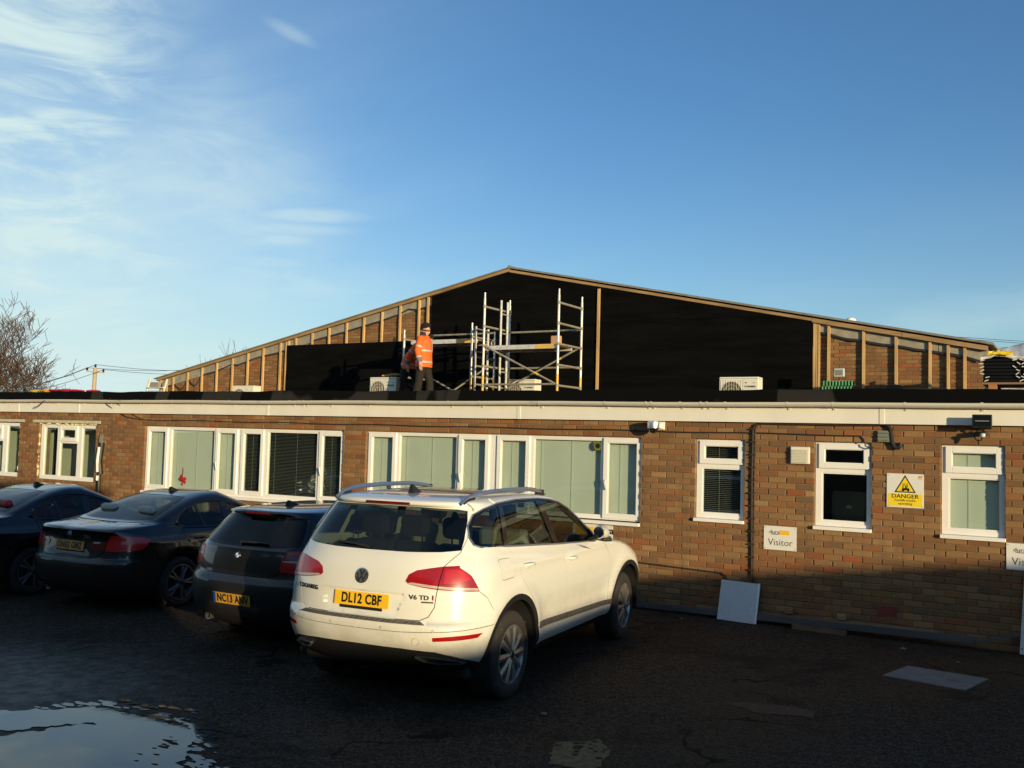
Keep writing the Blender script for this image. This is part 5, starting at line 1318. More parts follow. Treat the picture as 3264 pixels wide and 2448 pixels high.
M['seat_dark'] = mat('dark_seat', (0.022, 0.022, 0.024), 0.8, var=0.2); M['seat_beige'] = mat('beige_leather_seat', (0.44, 0.42, 0.34), 0.55, var=0.08); M['seat_red'] = mat('red_leather_seat', (0.46, 0.018, 0.025), 0.55, var=0.1)
M['pillar_lining'] = mat('pale_pillar_lining', (0.42, 0.42, 0.35), 0.8, var=0.05); M['lining'] = mat('dark_lining', (0.02, 0.02, 0.02), 0.9, var=0.2)
M['blue_glass'] = mat('blue_enamel', (0.05, 0.25, 0.55), 0.2, coat=1.0, var=0.02); M['white_enamel'] = mat('white_enamel', (0.75, 0.75, 0.75), 0.2, coat=1.0, var=0.02)

def pchip(x, y):
    x = np.asarray(x, float); y = np.asarray(y, float); h = np.diff(x); d = np.diff(y)/h; n = len(x); m_ = np.zeros(n)
    for i in range(1, n-1):
        if d[i-1]*d[i] > 0:
            w1 = 2*h[i]+h[i-1]; w2 = h[i]+2*h[i-1]; m_[i] = (w1+w2)/(w1/d[i-1]+w2/d[i])
    m_[0] = d[0]; m_[-1] = d[-1]
    def f(q):
        q = np.clip(np.asarray(q, float), x[0], x[-1]); i = np.clip(np.searchsorted(x, q)-1, 0, n-2); t = (q-x[i])/h[i]
        return (1+2*t)*(1-t)**2*y[i]+t*(1-t)**2*h[i]*m_[i]+t*t*(3-2*t)*y[i+1]+t*t*(t-1)*h[i]*m_[i+1]
    return f
def inpoly(P, poly):
    x, y = P[:, 0], P[:, 1]; c = np.zeros(len(P), bool); j = len(poly)-1
    for i in range(len(poly)):
        xi, yi = poly[i]; xj, yj = poly[j]
        if yi != yj:
            k = ((yi > y) != (yj > y)) & (x < (xj-xi)*(y-yi)/(yj-yi)+xi); c ^= k
        j = i
    return c
class Body:
    """closed car skin as a stack of rounded plan outlines; y forward, x right"""
    def __init__(s, rows, nr=2.8, nf=2.6, side=None, rear=None):
        # rows: z, yr, yf, w, Lr, Lf
        a = np.array(rows, float); t = np.arange(len(a)); s.n = len(a)
        s.f = [pchip(t, a[:, k]) for k in range(6)]
        s.T = np.linspace(0, len(a)-1, 3001); s.Z = s.f[0](s.T)
        W_ = s.f[3](s.T); s.V = np.concatenate([[0], np.cumsum(np.hypot(np.diff(s.Z), np.diff(W_)))])
        s.nr = nr; s.nf = nf; s.side = side; s.rear = rear; s.zmin = a[0, 0]; s.zmax = a[-1, 0]
    def t_z(s, z): return np.interp(z, s.Z, s.T)
    def v_z(s, z): return np.interp(z, s.Z, s.V)
    def z_v(s, v): return np.interp(v, s.V, s.Z)
    def cols(s, t):
        yr, yf, w, Lr, Lf = [s.f[k](t) for k in range(1, 6)]
        m_ = (yf-yr)*0.49; return yr, yf, np.maximum(w, 1e-4), np.minimum(Lr, m_), np.minimum(Lf, m_)
    def base(s, u, t):
        yr, yf, w, Lr, Lf = s.cols(t)
        x = np.array(w, float)+0*u; y = np.zeros_like(x)
        r_ = u < 1; k = (u >= 1) & (u <= 2); f = u > 2
        ph = np.clip(u, 0, 1)*math.pi/2
        xr_ = w*np.sin(ph)**(2/s.nr); yr_ = yr+Lr*(1-np.cos(ph)**(2/s.nr))
        ph = np.clip(3-u, 0, 1)*math.pi/2
        xf_ = w*np.sin(ph)**(2/s.nf); yf_ = yf-Lf*(1-np.cos(ph)**(2/s.nf))
        q = np.clip(u-1, 0, 1); ym = (yr+Lr)*(1-q)+(yf-Lf)*q
        x = np.where(r_, xr_, np.where(f, xf_, x)); y = np.where(r_, yr_, np.where(f, yf_, ym))
        return x, y
    def point(s, u, t, off=0.0):
        u = np.asarray(u, float); t = np.asarray(t, float)
        x, y = s.base(u, t); z = s.f[0](t)
        N_ = s.normal(u, t, x, y)
        d = np.zeros_like(x); e = 1e-3
        if s.side is not None:
            wgt = np.clip((N_[:, 0]-0.3)/0.5, 0, 1)
            d = s.side(y, z)*wgt; gy = (s.side(y+e, z)-s.side(y-e, z))/(2*e)*wgt; gz_ = (s.side(y, z+e)-s.side(y, z-e))/(2*e)*wgt
            P = np.stack([x+d, y, z], 1); N_ = N_-np.stack([0*x, gy, gz_], 1)
        else: P = np.stack([x, y, z], 1)
        if s.rear is not None:
            wgt = np.clip((-N_[:, 1]-0.3)/0.4, 0, 1)
            g_ = s.rear(x, z)*wgt; gx = (s.rear(x+e, z)-s.rear(x-e, z))/(2*e)*wgt; gz_ = (s.rear(x, z+e)-s.rear(x, z-e))/(2*e)*wgt
            P[:, 1] += g_; N_ = N_+np.stack([gx, 0*x, gz_], 1)
        N_ /= np.maximum(np.linalg.norm(N_, axis=1, keepdims=True), 1e-9)
        return P+N_*off, N_
    def normal(s, u, t, x, y):
        dt = 0.02
        def F(t_):
            yr, yf, w, Lr, Lf = s.cols(t_)
            a = np.abs(np.clip(x/w, 0, 4))
            br = np.clip((yr+Lr-y)/Lr, 0, 4); bf = np.clip((y-yf+Lf)/Lf, 0, 4)
            n_ = np.where(u < 1, s.nr, s.nf)
            return a**n_+np.where(u < 1, br, np.where(u > 2, bf, 0))**n_
        yr, yf, w, Lr, Lf = s.cols(t); n_ = np.where(u < 1, s.nr, s.nf)
        a = np.clip(x/w, 0, 2); br = np.clip((yr+Lr-y)/Lr, 0, 2); bf = np.clip((y-yf+Lf)/Lf, 0, 2)
        fx = n_*a**(n_-1)/w
        fy = np.where(u < 1, -s.nr*br**(s.nr-1)/Lr, np.where(u > 2, s.nf*bf**(s.nf-1)/Lf, 0))
        t0 = np.clip(t-dt, 0, s.n-1); t1 = np.clip(t+dt, 0, s.n-1)
        dz = np.maximum(s.f[0](t1)-s.f[0](t0), 1e-6)
        fz = (F(t1)-F(t0))/dz
        N_ = np.stack([fx, fy, fz], 1)
        bad = ~np.isfinite(N_).all(1); N_[bad] = (0, 0, 1)
        N_[t > s.n-1-0.03] = (0, 0, 1)
        return N_/np.maximum(np.linalg.norm(N_, axis=1, keepdims=True), 1e-9)
    # inverse maps --------------------------------------------------
    def u_side(s, y, z):
        t = s.t_z(z); yr, yf, w, Lr, Lf = s.cols(t); y = np.asarray(y, float)
        b = np.clip((yr+Lr-y)/Lr, 0, 1); ur = np.arccos(np.clip(b**(s.nr/2), 0, 1))/(math.pi/2)
        b2 = np.clip((y-yf+Lf)/Lf, 0, 1); uf = 3-np.arccos(np.clip(b2**(s.nf/2), 0, 1))/(math.pi/2)
        um = 1+(y-yr-Lr)/np.maximum(yf-Lf-yr-Lr, 1e-3)
        return np.where(y < yr+Lr, ur, np.where(y > yf-Lf, uf, um))
    def u_rear(s, x, z, front=False):
        t = s.t_z(z); yr, yf, w, Lr, Lf = s.cols(t); n_ = s.nf if front else s.nr
        u = np.arcsin(np.clip((np.abs(x)/w), 0, 1)**(n_/2))/(math.pi/2)
        return 3-u if front else u
    def uc(s, u): u = np.asarray(u, float); return np.where(u < 1, u*1.1, np.where(u < 2, 1.1+(u-1)*2.6, 3.7+(u-2)*1.1))
    def uci(s, c): return np.where(c < 1.1, c/1.1, np.where(c < 3.7, 1+(c-1.1)/2.6, 2+(c-3.7)/1.1))
    def chart(s, k, a, z):
        u = s.u_side(a, z) if k == 'S' else s.u_rear(a, z, k == 'F')
        return float(s.uc(u)), float(s.v_z(z))
    def line(s, pts, closed=True, step=0.03):
        """pts (kind,a,z) -> dense chart polyline; straight in side/rear view where both ends share the view"""
        out = []; n = len(pts)
        for i in range(n if closed else n-1):
            p, q = pts[i], pts[(i+1) % n]
            if p[0] == q[0]:
                m_ = max(1, int(math.hypot(q[1]-p[1], q[2]-p[2])/step))
                for k in range(m_): out.append(s.chart(p[0], p[1]+(q[1]-p[1])*k/m_, p[2]+(q[2]-p[2])*k/m_))
            else:
                a = s.chart(*p); b = s.chart(*q); m_ = max(1, int(math.hypot(b[0]-a[0], b[1]-a[1])/step))
                for k in range(m_): out.append((a[0]+(b[0]-a[0])*k/m_, a[1]+(b[1]-a[1])*k/m_))
        if not closed: out.append(s.chart(*pts[-1]))
        return out
    def gap(s, pts, w_=0.0045, closed=False):
        """thin slot along a polyline: list of small quads in chart space"""
        c = s.line(pts, closed); 
        if closed: c.append(c[0])
        L_ = []; R_ = []
        for i in range(len(c)):
            a = Vector(c[max(i-1, 0)]); b = Vector(c[min(i+1, len(c)-1)]); d = (b-a)
            if d.length < 1e-9: d = Vector((1, 0))
            d.normalize(); n_ = Vector((-d.y, d.x))*w_/2; p = Vector(c[i]); L_.append(tuple(p+n_)); R_.append(tuple(p-n_))
        return L_+R_[::-1]
    def surf(s, k, a, z, off=0.0):
        u = s.u_side(np.array([abs(a)]), np.array([z])) if False else (s.u_side(np.array([a]), np.array([z])) if k == 'S' else s.u_rear(np.array([abs(a)]), np.array([z]), k == 'F'))
        P, N_ = s.point(u, s.t_z(np.array([z])), off)
        p, n_ = Vector(P[0]), Vector(N_[0])
        if k != 'S' and a < 0: p.x = -p.x; n_.x = -n_.x
        return p, n_
    def topz(s, x, y):
        z = np.linspace(s.zmax, s.zmin, 1500); yr, yf, w, Lr, Lf = s.cols(s.t_z(z)); a = abs(x)/w
        br = np.clip((yr+Lr-y)/Lr, 0, 9); bf = np.clip((y-yf+Lf)/Lf, 0, 9)
        ins = (a**s.nr+br**s.nr < 1) & (a**s.nf+bf**s.nf < 1)
        return float(z[np.argmax(ins)]) if ins.any() else s.zmin
    def triangulate(s, regions, gaps):
        """regions: ordered (name, chart polygon). returns chart verts and name->faces"""
        vs = []; es = []
        du = 0.055
        for c in np.arange(0, 4.8001, du):
            for v in np.arange(0, s.V[-1]+0.02, 0.045): vs.append(Vector((min(c, 4.8), min(v, s.V[-1]))))
        b0 = [(0, 0), (4.8, 0), (4.8, float(s.V[-1])), (0, float(s.V[-1]))]
        polys = [p for _, p in regions]+list(gaps)
        k = len(vs); vs += [Vector(p) for p in b0]; es += [(k+i, k+(i+1) % 4) for i in range(4)]
        for p in polys:
            k = len(vs); vs += [Vector((min(max(q[0], 0), 4.8), min(max(q[1], 0), float(s.V[-1])))) for q in p]; es += [(k+i, k+(i+1) % len(p)) for i in range(len(p))]
        o = delaunay_2d_cdt(vs, es, [], 0, 1e-5)
        V = np.array([(q.x, q.y) for q in o[0]]); F_ = np.array([f for f in o[2] if len(f) == 3])
        a = V[F_]; cen = a.mean(1)
        area = np.abs((a[:, 1, 0]-a[:, 0, 0])*(a[:, 2, 1]-a[:, 0, 1])-(a[:, 2, 0]-a[:, 0, 0])*(a[:, 1, 1]-a[:, 0, 1]))
        lab = np.full(len(F_), -1)
        for gi, g_ in enumerate(gaps):
            lo = np.min(g_, 0)-1e-3; hi = np.max(g_, 0)+1e-3
            sel = np.where((lab == -1) & (cen >= lo).all(1) & (cen <= hi).all(1))[0]
            if len(sel): lab[sel[inpoly(cen[sel], g_)]] = -2
        for ri, (nm, p) in enumerate(regions):
            free_ = np.where(lab == -1)[0]; lab[free_[inpoly(cen[free_], p)]] = ri
        lab[area < 1e-10] = -2
        res = {}
        for ri, (nm, _) in enumerate(regions): res.setdefault(nm, []).append(F_[lab == ri])
        res = {k_: np.concatenate(v_) for k_, v_ in res.items()}
        res['body'] = np.concatenate([res.get('body', np.zeros((0, 3), int)), F_[lab == -1]])
        return V, res
    def skin(s, name, V, F_, mat_, parent, off=0.0, thick=0.016, mirror='join', inward=False):
        if len(F_) == 0: return []
        used, inv = np.unique(F_.ravel(), return_inverse=True); F2 = inv.reshape(-1, 3); C = V[used]
        u = s.uci(C[:, 0]); t = np.interp(C[:, 1], s.V, s.T)
        P, N_ = s.point(u, t, off)
        P[(C[:, 0] < 1e-6) | (C[:, 0] > 4.8-1e-6), 0] = 0; P[C[:, 1] > s.V[-1]-1e-6, 0] = 0
        # orientation: outward
        n0 = np.cross(P[F2[:, 1]]-P[F2[:, 0]], P[F2[:, 2]]-P[F2[:, 0]]); flip = (n0*N_[F2[:, 0]]).sum(1) < 0
        F2 = F2.copy(); F2[flip] = F2[flip][:, ::-1]
        if inward: F2 = F2[:, ::-1]; N_ = -N_
        ed = {}
        for f in F2:
            for a, b in ((f[0], f[1]), (f[1], f[2]), (f[2], f[0])): ed[(a, b)] = ed.get((a, b), 0)+1
        rim = [(a, b) for (a, b) in ed if (b, a) not in ed and not (P[a, 0] < 1e-7 and P[b, 0] < 1e-7)]
        def emit(sx):
            vs = [tuple(q) for q in P*np.array([sx, 1, 1])]; ns = [tuple(q) for q in N_*np.array([sx, 1, 1])]
            fs = [tuple(f) if sx > 0 else tuple(f[::-1]) for f in F2.tolist()]; ln = [[ns[i] for i in f] for f in fs]
            if thick:
                m2 = {}
                for a, b in rim:
                    for i in (a, b):
                        if i not in m2: m2[i] = len(vs); q = (P[i]-N_[i]*thick)*np.array([sx, 1, 1]); vs.append(tuple(q))
                for a, b in rim:
                    f = (b, a, m2[a], m2[b]) if sx > 0 else (a, b, m2[b], m2[a])
                    fs.append(f); ln.append(None)
            return vs, fs, ln
        def make(parts, nm):
            V_, F3, N3 = [], [], []
            for vs, fs, ln in parts:
                b = len(V_); V_ += vs; F3 += [tuple(i+b for i in f) for f in fs]; N3 += ln
            me = bpy.data.meshes.new(nm); me.from_pydata(V_, [], F3); me.materials.append(mat_)
            me.polygons.foreach_set('use_smooth', [True]*len(F3)); me.update()
            loops = []
            for f, l in zip(me.polygons, N3):
                if l is None: n_ = tuple(f.normal); loops += [n_]*len(f.vertices)
                else: loops += l
            me.normals_split_custom_set(loops)
            return obj(nm, me, parent)
        if mirror == 'join': return [make([emit(1), emit(-1)], name)]
        return [make([emit(1)], name), make([emit(-1)], name)]

def rect_on(b, k, a0, a1, z0, z1, off, name, mat_, parent, n=10, m_=3, thick=0.006):
    """small panel following the skin between two rear/side coordinates (both may be on either side of the centre)"""
    vs = []; fs = []
    for lay_ in (off, off-thick):
        for j in range(m_+1):
            for i in range(n+1):
                p, _ = b.surf(k, a0+(a1-a0)*i/n, z0+(z1-z0)*j/m_, lay_); vs.append(p)
    w_ = n+1; s_ = w_*(m_+1)
    for j in range(m_):
        for i in range(n):
            q = j*w_+i; fs.append((q, q+1, q+w_+1, q+w_))
    for i in range(n):
        fs.append((i+1, i, s_+i, s_+i+1)); q = m_*w_+i; fs.append((q, q+1, s_+q+1, s_+q))
    for j in range(m_):
        q = j*w_; fs.append((q, q+w_, s_+q+w_, s_+q)); q = j*w_+n; fs.append((q+w_, q, s_+q, s_+q+w_))
    return MB().add(vs, fs, 0, True).build(name, mat_, parent)
def wheel(car, x, y, z, Rt, wd, Rr, mats, spokes, sgn, steer=0.0):
    hub = MB(); hub.lathe([(0, -0.055), (Rr*0.62, -0.055), (Rr*0.9, -0.09), (Rr*0.9, -wd*0.9), (0, -wd*0.9)], 28, (0, 0, 0), 'X'); 
    w_ = hub.build('wheel', M['dark'], car, (x, y, z)); w_.rotation_euler = (0, 0, steer)
    if sgn < 0: w_.rotation_euler = (0, 0, math.pi+steer)
    t = MB(); h = wd
    t.lathe([(Rr*0.97, -0.012), (Rr+0.012, 0.004), (Rr+0.045, 0.012), (Rt-0.05, 0.010), (Rt-0.018, -0.004), (Rt-0.003, -0.022), (Rt, -0.05), (Rt, -h+0.05), (Rt-0.003, -h+0.022), (Rt-0.018, -h+0.004), (Rr, -h)], 56, (0, 0, 0), 'X')
    t.build('tyre', M['tyre'], w_, sharp=50)
    r_ = MB(); r_.lathe([(Rr, -0.10), (Rr-0.004, -0.02), (Rr+0.004, 0.004), (Rr-0.012, 0.006), (Rr-0.022, -0.012), (Rr-0.03, -0.10)], 48, (0, 0, 0), 'X')
    n, style = spokes
    for k in range(n):
        a0 = 2*math.pi*k/n
        for da in ((0,) if style == 1 else (-0.17, 0.17)):
            a = a0+da; b_ = a0+da*0.5
            def pt(r__, an, xx, wv):
                c = Vector((xx, r__*math.cos(an), r__*math.sin(an))); tn = Vector((0, -math.sin(an), math.cos(an))); return c-tn*wv, c+tn*wv
            wi, wo = (0.020, 0.034) if style == 1 else (0.014, 0.020)
            p = []
            for (r__, an, xx, wv) in ((0.04, b_, 0.004, wi), (Rr*0.55, (a+b_)/2, 0.006, (wi+wo)/2), (Rr-0.012, a, -0.004, wo)):
                q = pt(r__, an, xx, wv); mid = (q[0]+q[1])/2+Vector((0.010, 0, 0)); p += [q[0], mid, q[1], q[0]-Vector((0.035, 0, 0)), q[1]-Vector((0.035, 0, 0))]
            fs = []
            for i in (0, 5):
                fs += [(i, i+5, i+6, i+1), (i+1, i+6, i+7, i+2), (i+3, i+8, i+5, i), (i+2, i+7, i+9, i+4)]
            r_.add(p, fs)
    r_.lathe([(0, 0.016), (0.03, 0.015), (0.036, 0.004), (0.07, 0.0), (0.075, -0.03)], 20, (0, 0, 0), 'X')
    r_.build('rim', mats, w_, sharp=30)
    MB().lathe([(0.0, 0.019), (0.024, 0.018), (0.028, 0.014)], 16, (0, 0, 0), 'X').build('hub_cap', M['trim'], w_)
    return w_
def liner(car, x, y, z, r_, depth, sgn):
    m_ = MB(); n = 20; vs = []; fs = []
    prof = [(r_, 0.0), (r_+0.012, -depth), (0.10, -depth-0.02)]
    for k in range(n+1):
        a = R(-12)+R(204)*k/n
        for q, t in prof: vs.append((t, q*math.cos(a), q*math.sin(a)))
    for k in range(n):
        for i in range(2): fs.append((k*3+i, (k+1)*3+i, (k+1)*3+i+1, k*3+i+1))
    m_.add(vs, fs, 0, True); return m_.build('wheel_liner', M['dark'], car, (x, y, z), (0, 0, 0 if sgn > 0 else math.pi))
def seat(car, x, y, z, mat_, hm, w_=0.5, h_=0.62, head=True, lean=0.16):
    b = MB(); b.cbox(-w_/2, w_/2, -0.07, 0.07, 0, h_, 0.05); b.cbox(-w_/2, w_/2, 0.05, 0.52, -0.10, 0.06, 0.05)
    s_ = b.build('seat', mat_, car, (x, y, z), (lean, 0, 0))
    if head:
        b = MB(); b.cbox(-0.14, 0.14, -0.055, 0.055, h_+0.05, h_+0.24, 0.05); b.build('headrest', hm, s_)
        for hx in (-0.06, 0.06): MB().tube([(hx, 0, h_-0.03), (hx, 0, h_+0.1)], 0.008, 6).build('headrest_post', M['chrome'], s_)
    return s_
def number_plate(car, txt, p, tilt, mat_, blue=False):
    o = MB().cbox(-0.26, 0.26, -0.004, 0.004, -0.0555, 0.0555, 0.0015).build('number_plate', mat_, car, p, (tilt, 0, 0))
    obj('lettering', text_mesh(txt, 0.108, M['ink'], 0.0008, 0.0035, 0.80, spacing=1.06), o, (0.018 if blue else 0, -0.0052, -0.001), FRONT)
    if blue: MB().box(-0.258, -0.222, -0.0052, -0.0035, -0.053, 0.053).build('blue_band', M['plate_blue'], o)
    return o
def bar_logo(car, p, n_, r_, strokes):
    """round chrome badge with raised strokes"""
    o = MB().lathe([(0, 0.004), (r_*0.86, 0.004), (r_*0.88, 0.009), (r_, 0.008), (r_, 0.0)], 36, (0, 0, 0), 'Y').build('badge', M['chrome'], car, p)
    o.rotation_euler = Vector(n_).to_track_quat('Y', 'Z').to_euler()
    MB().lathe([(0, 0.0055), (r_*0.85, 0.0055), (r_*0.86, 0.004)], 36, (0, 0, 0), 'Y').build('badge_field', M['ink_grey'], o)
    m_ = MB()
    for (x0, z0, x1, z1) in strokes: m_.beam((-x0*r_, 0.008, z0*r_), (-x1*r_, 0.008, z1*r_), 0.004, r_*0.17, up=(0, 0, 1) if abs(z1-z0) < abs(x1-x0) else (1, 0, 0))
    m_.build('emblem', M['chrome'], o); return o
def roundel(car, p, n_, r_):
    o = MB().lathe([(0, 0.004), (r_*0.92, 0.004), (r_*0.95, 0.007), (r_, 0.005), (r_, 0.0)], 28, (0, 0, 0), 'Y').build('badge', M['ink'], car, p)
    o.rotation_euler = Vector(n_).to_track_quat('Y', 'Z').to_euler()
    MB().lathe([(r_*0.93, 0.0045), (r_*0.96, 0.0085), (r_, 0.006)], 28, (0, 0, 0), 'Y').build('badge_ring', M['chrome'], o)
    for k in range(4):
        pts = [(0, 0.0052, 0)]+[(r_*0.62*math.cos(R(90*k+i*15)), 0.0052, r_*0.62*math.sin(R(90*k+i*15))) for i in range(7)]
        MB().prism(pts, (0, 0.001, 0)).build('quadrant', M['blue_glass'] if k % 2 else M['white_enamel'], o)
    return o
def fin(car, b, y, mat_, h=0.06, l=0.13, w_=0.028):
    z = b.topz(0, y)-0.004
    prof = [(0, l*0.55, 0), (0, -l*0.45, 0), (0, -l*0.42, h), (0, -l*0.30, h*1.02), (0, l*0.1, h*0.5)]
    vs = []; fs = []
    for (_, py, pz) in prof:
        ww = w_*(1-0.65*pz/h); vs += [(-ww, py, pz), (ww, py, pz)]
    n = len(prof)
    for i in range(n):
        j = (i+1) % n; fs.append((2*i, 2*i+1, 2*j+1, 2*j))
    fs += [[2*i for i in range(n)][::-1], [2*i+1 for i in range(n)]]
    return MB().add(vs, fs).build('roof_aerial', mat_, car, (0, y, z))
def arch(yc, zc, r_, zb, n=26):
    a0 = math.asin(min(1, max(-1, (zb-zc)/r_)))
    return [('S', yc+r_*math.cos(math.pi-a0-(math.pi-2*a0)*i/n), zc+r_*math.sin(math.pi-a0-(math.pi-2*a0)*i/n)) for i in range(n+1)]
def flare(wheels, r0, amp, wid):
    def f(y, z):
        d = 0*y
        for yc, zc in wheels:
            r_ = np.hypot(y-yc, z-zc); d = d+amp*np.exp(-((r_-r0)/wid)**2)
        return d
    return f
def smooth(a, b, x): t = np.clip((x-a)/(b-a), 0, 1); return t*t*(3-2*t)
def text_on(car, b, txt, size, x, z, mat_, bold=0.001, sx=1.2, off=0.004, sp=1.0):
    p, n_ = b.surf('R', x, z, off)
    o = obj('lettering', text_mesh(txt, size, mat_, 0.0015, bold, sx, spacing=sp), car, p)
    yaw = math.atan2(n_.x, -n_.y); o.rotation_euler = (math.pi/2-math.asin(max(-1, min(1, n_.z))), 0, yaw); return o
# ---------------------------------------------------------------- white SUV
def build_suv():
    car = thing('suv', 'white SUV with red tail lamps and roof rails parked facing the wall', 'car', (-5.11, -4.976, 0.0), R(5.06))
    rows = [  # z, yr, yf, w, Lr, Lf
        (0.27, -0.62, 3.45, 0.82, 0.60, 0.60), (0.33, -0.74, 3.62, 0.885, 0.62, 0.62), (0.42, -0.86, 3.73, 0.925, 0.66, 0.65), (0.52, -0.935, 3.79, 0.942, 0.70, 0.68),
        (0.60, -0.965, 3.81, 0.950, 0.72, 0.70), (0.68, -0.972, 3.81, 0.955, 0.72, 0.70), (0.715, -0.968, 3.80, 0.957, 0.72, 0.70), (0.74, -0.935, 3.80, 0.958, 0.70, 0.70), (0.80, -0.925, 3.785, 0.962, 0.70, 0.72),
        (0.90, -0.915, 3.74, 0.963, 0.70, 0.75), (0.98, -0.905, 3.62, 0.958, 0.70, 0.80), (1.04, -0.893, 3.40, 0.951, 0.70, 0.70), (1.09, -0.880, 3.08, 0.942, 0.70, 0.55),
        (1.13, -0.868, 2.74, 0.931, 0.69, 0.45), (1.16, -0.858, 2.50, 0.918, 0.68, 0.38), (1.19, -0.846, 2.40, 0.903, 0.67, 0.36), (1.23, -0.826, 2.32, 0.886, 0.66, 0.36),
        (1.30, -0.775, 2.19, 0.862, 0.62, 0.36), (1.38, -0.712, 2.04, 0.834, 0.58, 0.36), (1.46, -0.645, 1.90, 0.806, 0.55, 0.36), (1.54, -0.575, 1.74, 0.774, 0.52, 0.36),
        (1.585, -0.535, 1.635, 0.752, 0.50, 0.36), (1.60, -0.525, 1.60, 0.743, 0.50, 0.36), (1.612, -0.555, 1.565, 0.735, 0.52, 0.37), (1.63, -0.555, 1.50, 0.72, 0.48, 0.38), (1.65, -0.525, 1.38, 0.692, 0.45, 0.40),
        (1.668, -0.45, 1.20, 0.64, 0.45, 0.42), (1.684, -0.28, 0.98, 0.535, 0.45, 0.42), (1.696, 0.02, 0.74, 0.37, 0.36, 0.36), (1.703, 0.22, 0.52, 0.19, 0.15, 0.15), (1.705, 0.32, 0.42, 0.0, 0.05, 0.05)]
    WH = [(0.0, 0.365), (2.893, 0.365)]
    fl_ = flare(WH, 0.54, 0.016, 0.085)
    def side(y, z):
        d = fl_(y, z)
        d = d+0.012*np.exp(-((z-1.10)/0.035)**2)*smooth(-0.6, 0.2, y)*smooth(3.2, 2.4, y)      # shoulder crease
        d = d-0.020*np.exp(-((z-0.62)/0.13)**2)*smooth(0.35, 0.75, y)*smooth(2.5, 2.1, y)         # hollow of the doors
        d = d+0.014*np.exp(-((z-0.42)/0.06)**2)*smooth(0.3, 0.6, y)*smooth(2.6, 2.3, y)
        return d
    def rear(x, z):
        ax_ = np.abs(x)
        wv = 0.40-(0.935-z)*0.42
        plate = smooth(wv+0.02, wv-0.02, ax_)*smooth(0.95, 0.925, z)*smooth(0.742, 0.775, z)
        crease = 0.010*np.exp(-((z-0.945)/0.02)**2)*smooth(0.70, 0.6, ax_)
        return 0.034*plate-crease*0.6
    b = Body(rows, 2.9, 2.5, side, rear)
    S_, Rr_, F_ = 'S', 'R', 'F'
    def arc(p): return b.line(p)
    dlo = [(S_, -0.44, 1.295), (S_, 0.0, 1.270), (S_, 1.01, 1.205), (S_, 1.60, 1.175), (S_, 2.03, 1.162), (S_, 1.90, 1.27), (S_, 1.72, 1.395), (S_, 1.52, 1.51), (S_, 1.34, 1.575), (S_, 1.15, 1.610), (S_, 0.90, 1.628), (S_, 0.45, 1.636), (S_, 0.05, 1.622), (S_, -0.22, 1.588), (S_, -0.36, 1.545), (S_, -0.455, 1.46), (S_, -0.50, 1.37), (S_, -0.495, 1.315)]
    def scaled(p, f, cy, cz): return [(k, cy+(a-cy)*f, cz+(z-cz)*f) for k, a, z in p]
    w_rq = [(S_, -0.425, 1.308), (S_, -0.06, 1.286), (S_, -0.01, 1.45), (S_, 0.05, 1.606), (S_, -0.20, 1.574), (S_, -0.345, 1.53), (S_, -0.43, 1.455), (S_, -0.475, 1.37), (S_, -0.47, 1.325)]
    w_rd = [(S_, 0.01, 1.284), (S_, 0.95, 1.222), (S_, 0.90, 1.40), (S_, 0.845, 1.616), (S_, 0.45, 1.622), (S_, 0.13, 1.612), (S_, 0.07, 1.45)]
    w_fd = [(S_, 1.07, 1.216), (S_, 1.60, 1.187), (S_, 1.97, 1.176), (S_, 1.86, 1.275), (S_, 1.69, 1.39), (S_, 1.50, 1.497), (S_, 1.32, 1.562), (S_, 1.14, 1.595), (S_, 0.96, 1.610), (S_, 1.01, 1.42)]
    rw = [(Rr_, 0.0, 1.255), (Rr_, 0.35, 1.257), (Rr_, 0.62, 1.266), (Rr_, 0.745, 1.279), (Rr_, 0.735, 1.36), (Rr_, 0.70, 1.50), (Rr_, 0.668, 1.578), (Rr_, 0.60, 1.590), (Rr_, 0.3, 1.598), (Rr_, 0.0, 1.600)]
    ws = [(F_, 0.0, 1.165), (F_, 0.45, 1.168), (F_, 0.76, 1.19), (F_, 0.70, 1.38), (F_, 0.62, 1.55), (F_, 0.55, 1.60), (F_, 0.3, 1.615), (F_, 0.0, 1.618)]
    lamp = [(Rr_, 0.400, 1.040), (Rr_, 0.42, 1.090), (Rr_, 0.48, 1.125), (Rr_, 0.58, 1.145), (Rr_, 0.67, 1.160), (Rr_, 0.77, 1.166), (S_, -0.675, 1.150), (S_, -0.62, 1.09), (S_, -0.575, 0.965), (S_, -0.66, 0.969), (Rr_, 0.76, 0.977), (Rr_, 0.65, 0.985), (Rr_, 0.54, 0.998), (Rr_, 0.425, 1.018)]
    strip_ = [(Rr_, 0.415, 1.022), (Rr_, 0.45, 1.032), (Rr_, 0.65, 1.012), (Rr_, 0.76, 1.004), (S_, -0.66, 0.998), (S_, -0.590, 0.990), (S_, -0.582, 0.974), (S_, -0.66, 0.978), (Rr_, 0.76, 0.985), (Rr_, 0.65, 0.993), (Rr_, 0.54, 1.004)]
    lens_ = [(Rr_, 0.69, 1.135), (Rr_, 0.78, 1.138), (S_, -0.665, 1.12), (S_, -0.63, 1.06), (Rr_, 0.76, 1.03), (Rr_, 0.69, 1.03)]
    refl = [(Rr_, 0.655, 0.592), (Rr_, 0.655, 0.622), (Rr_, 0.80, 0.634), (S_, -0.55, 0.640), (S_, -0.60, 0.606), (Rr_, 0.80, 0.598)]
    r_o, r_i = 0.512, 0.462
    arch_r = arch(0, 0.365, r_i, 0.20); arch_f = arch(2.893, 0.365, r_i, 0.20)
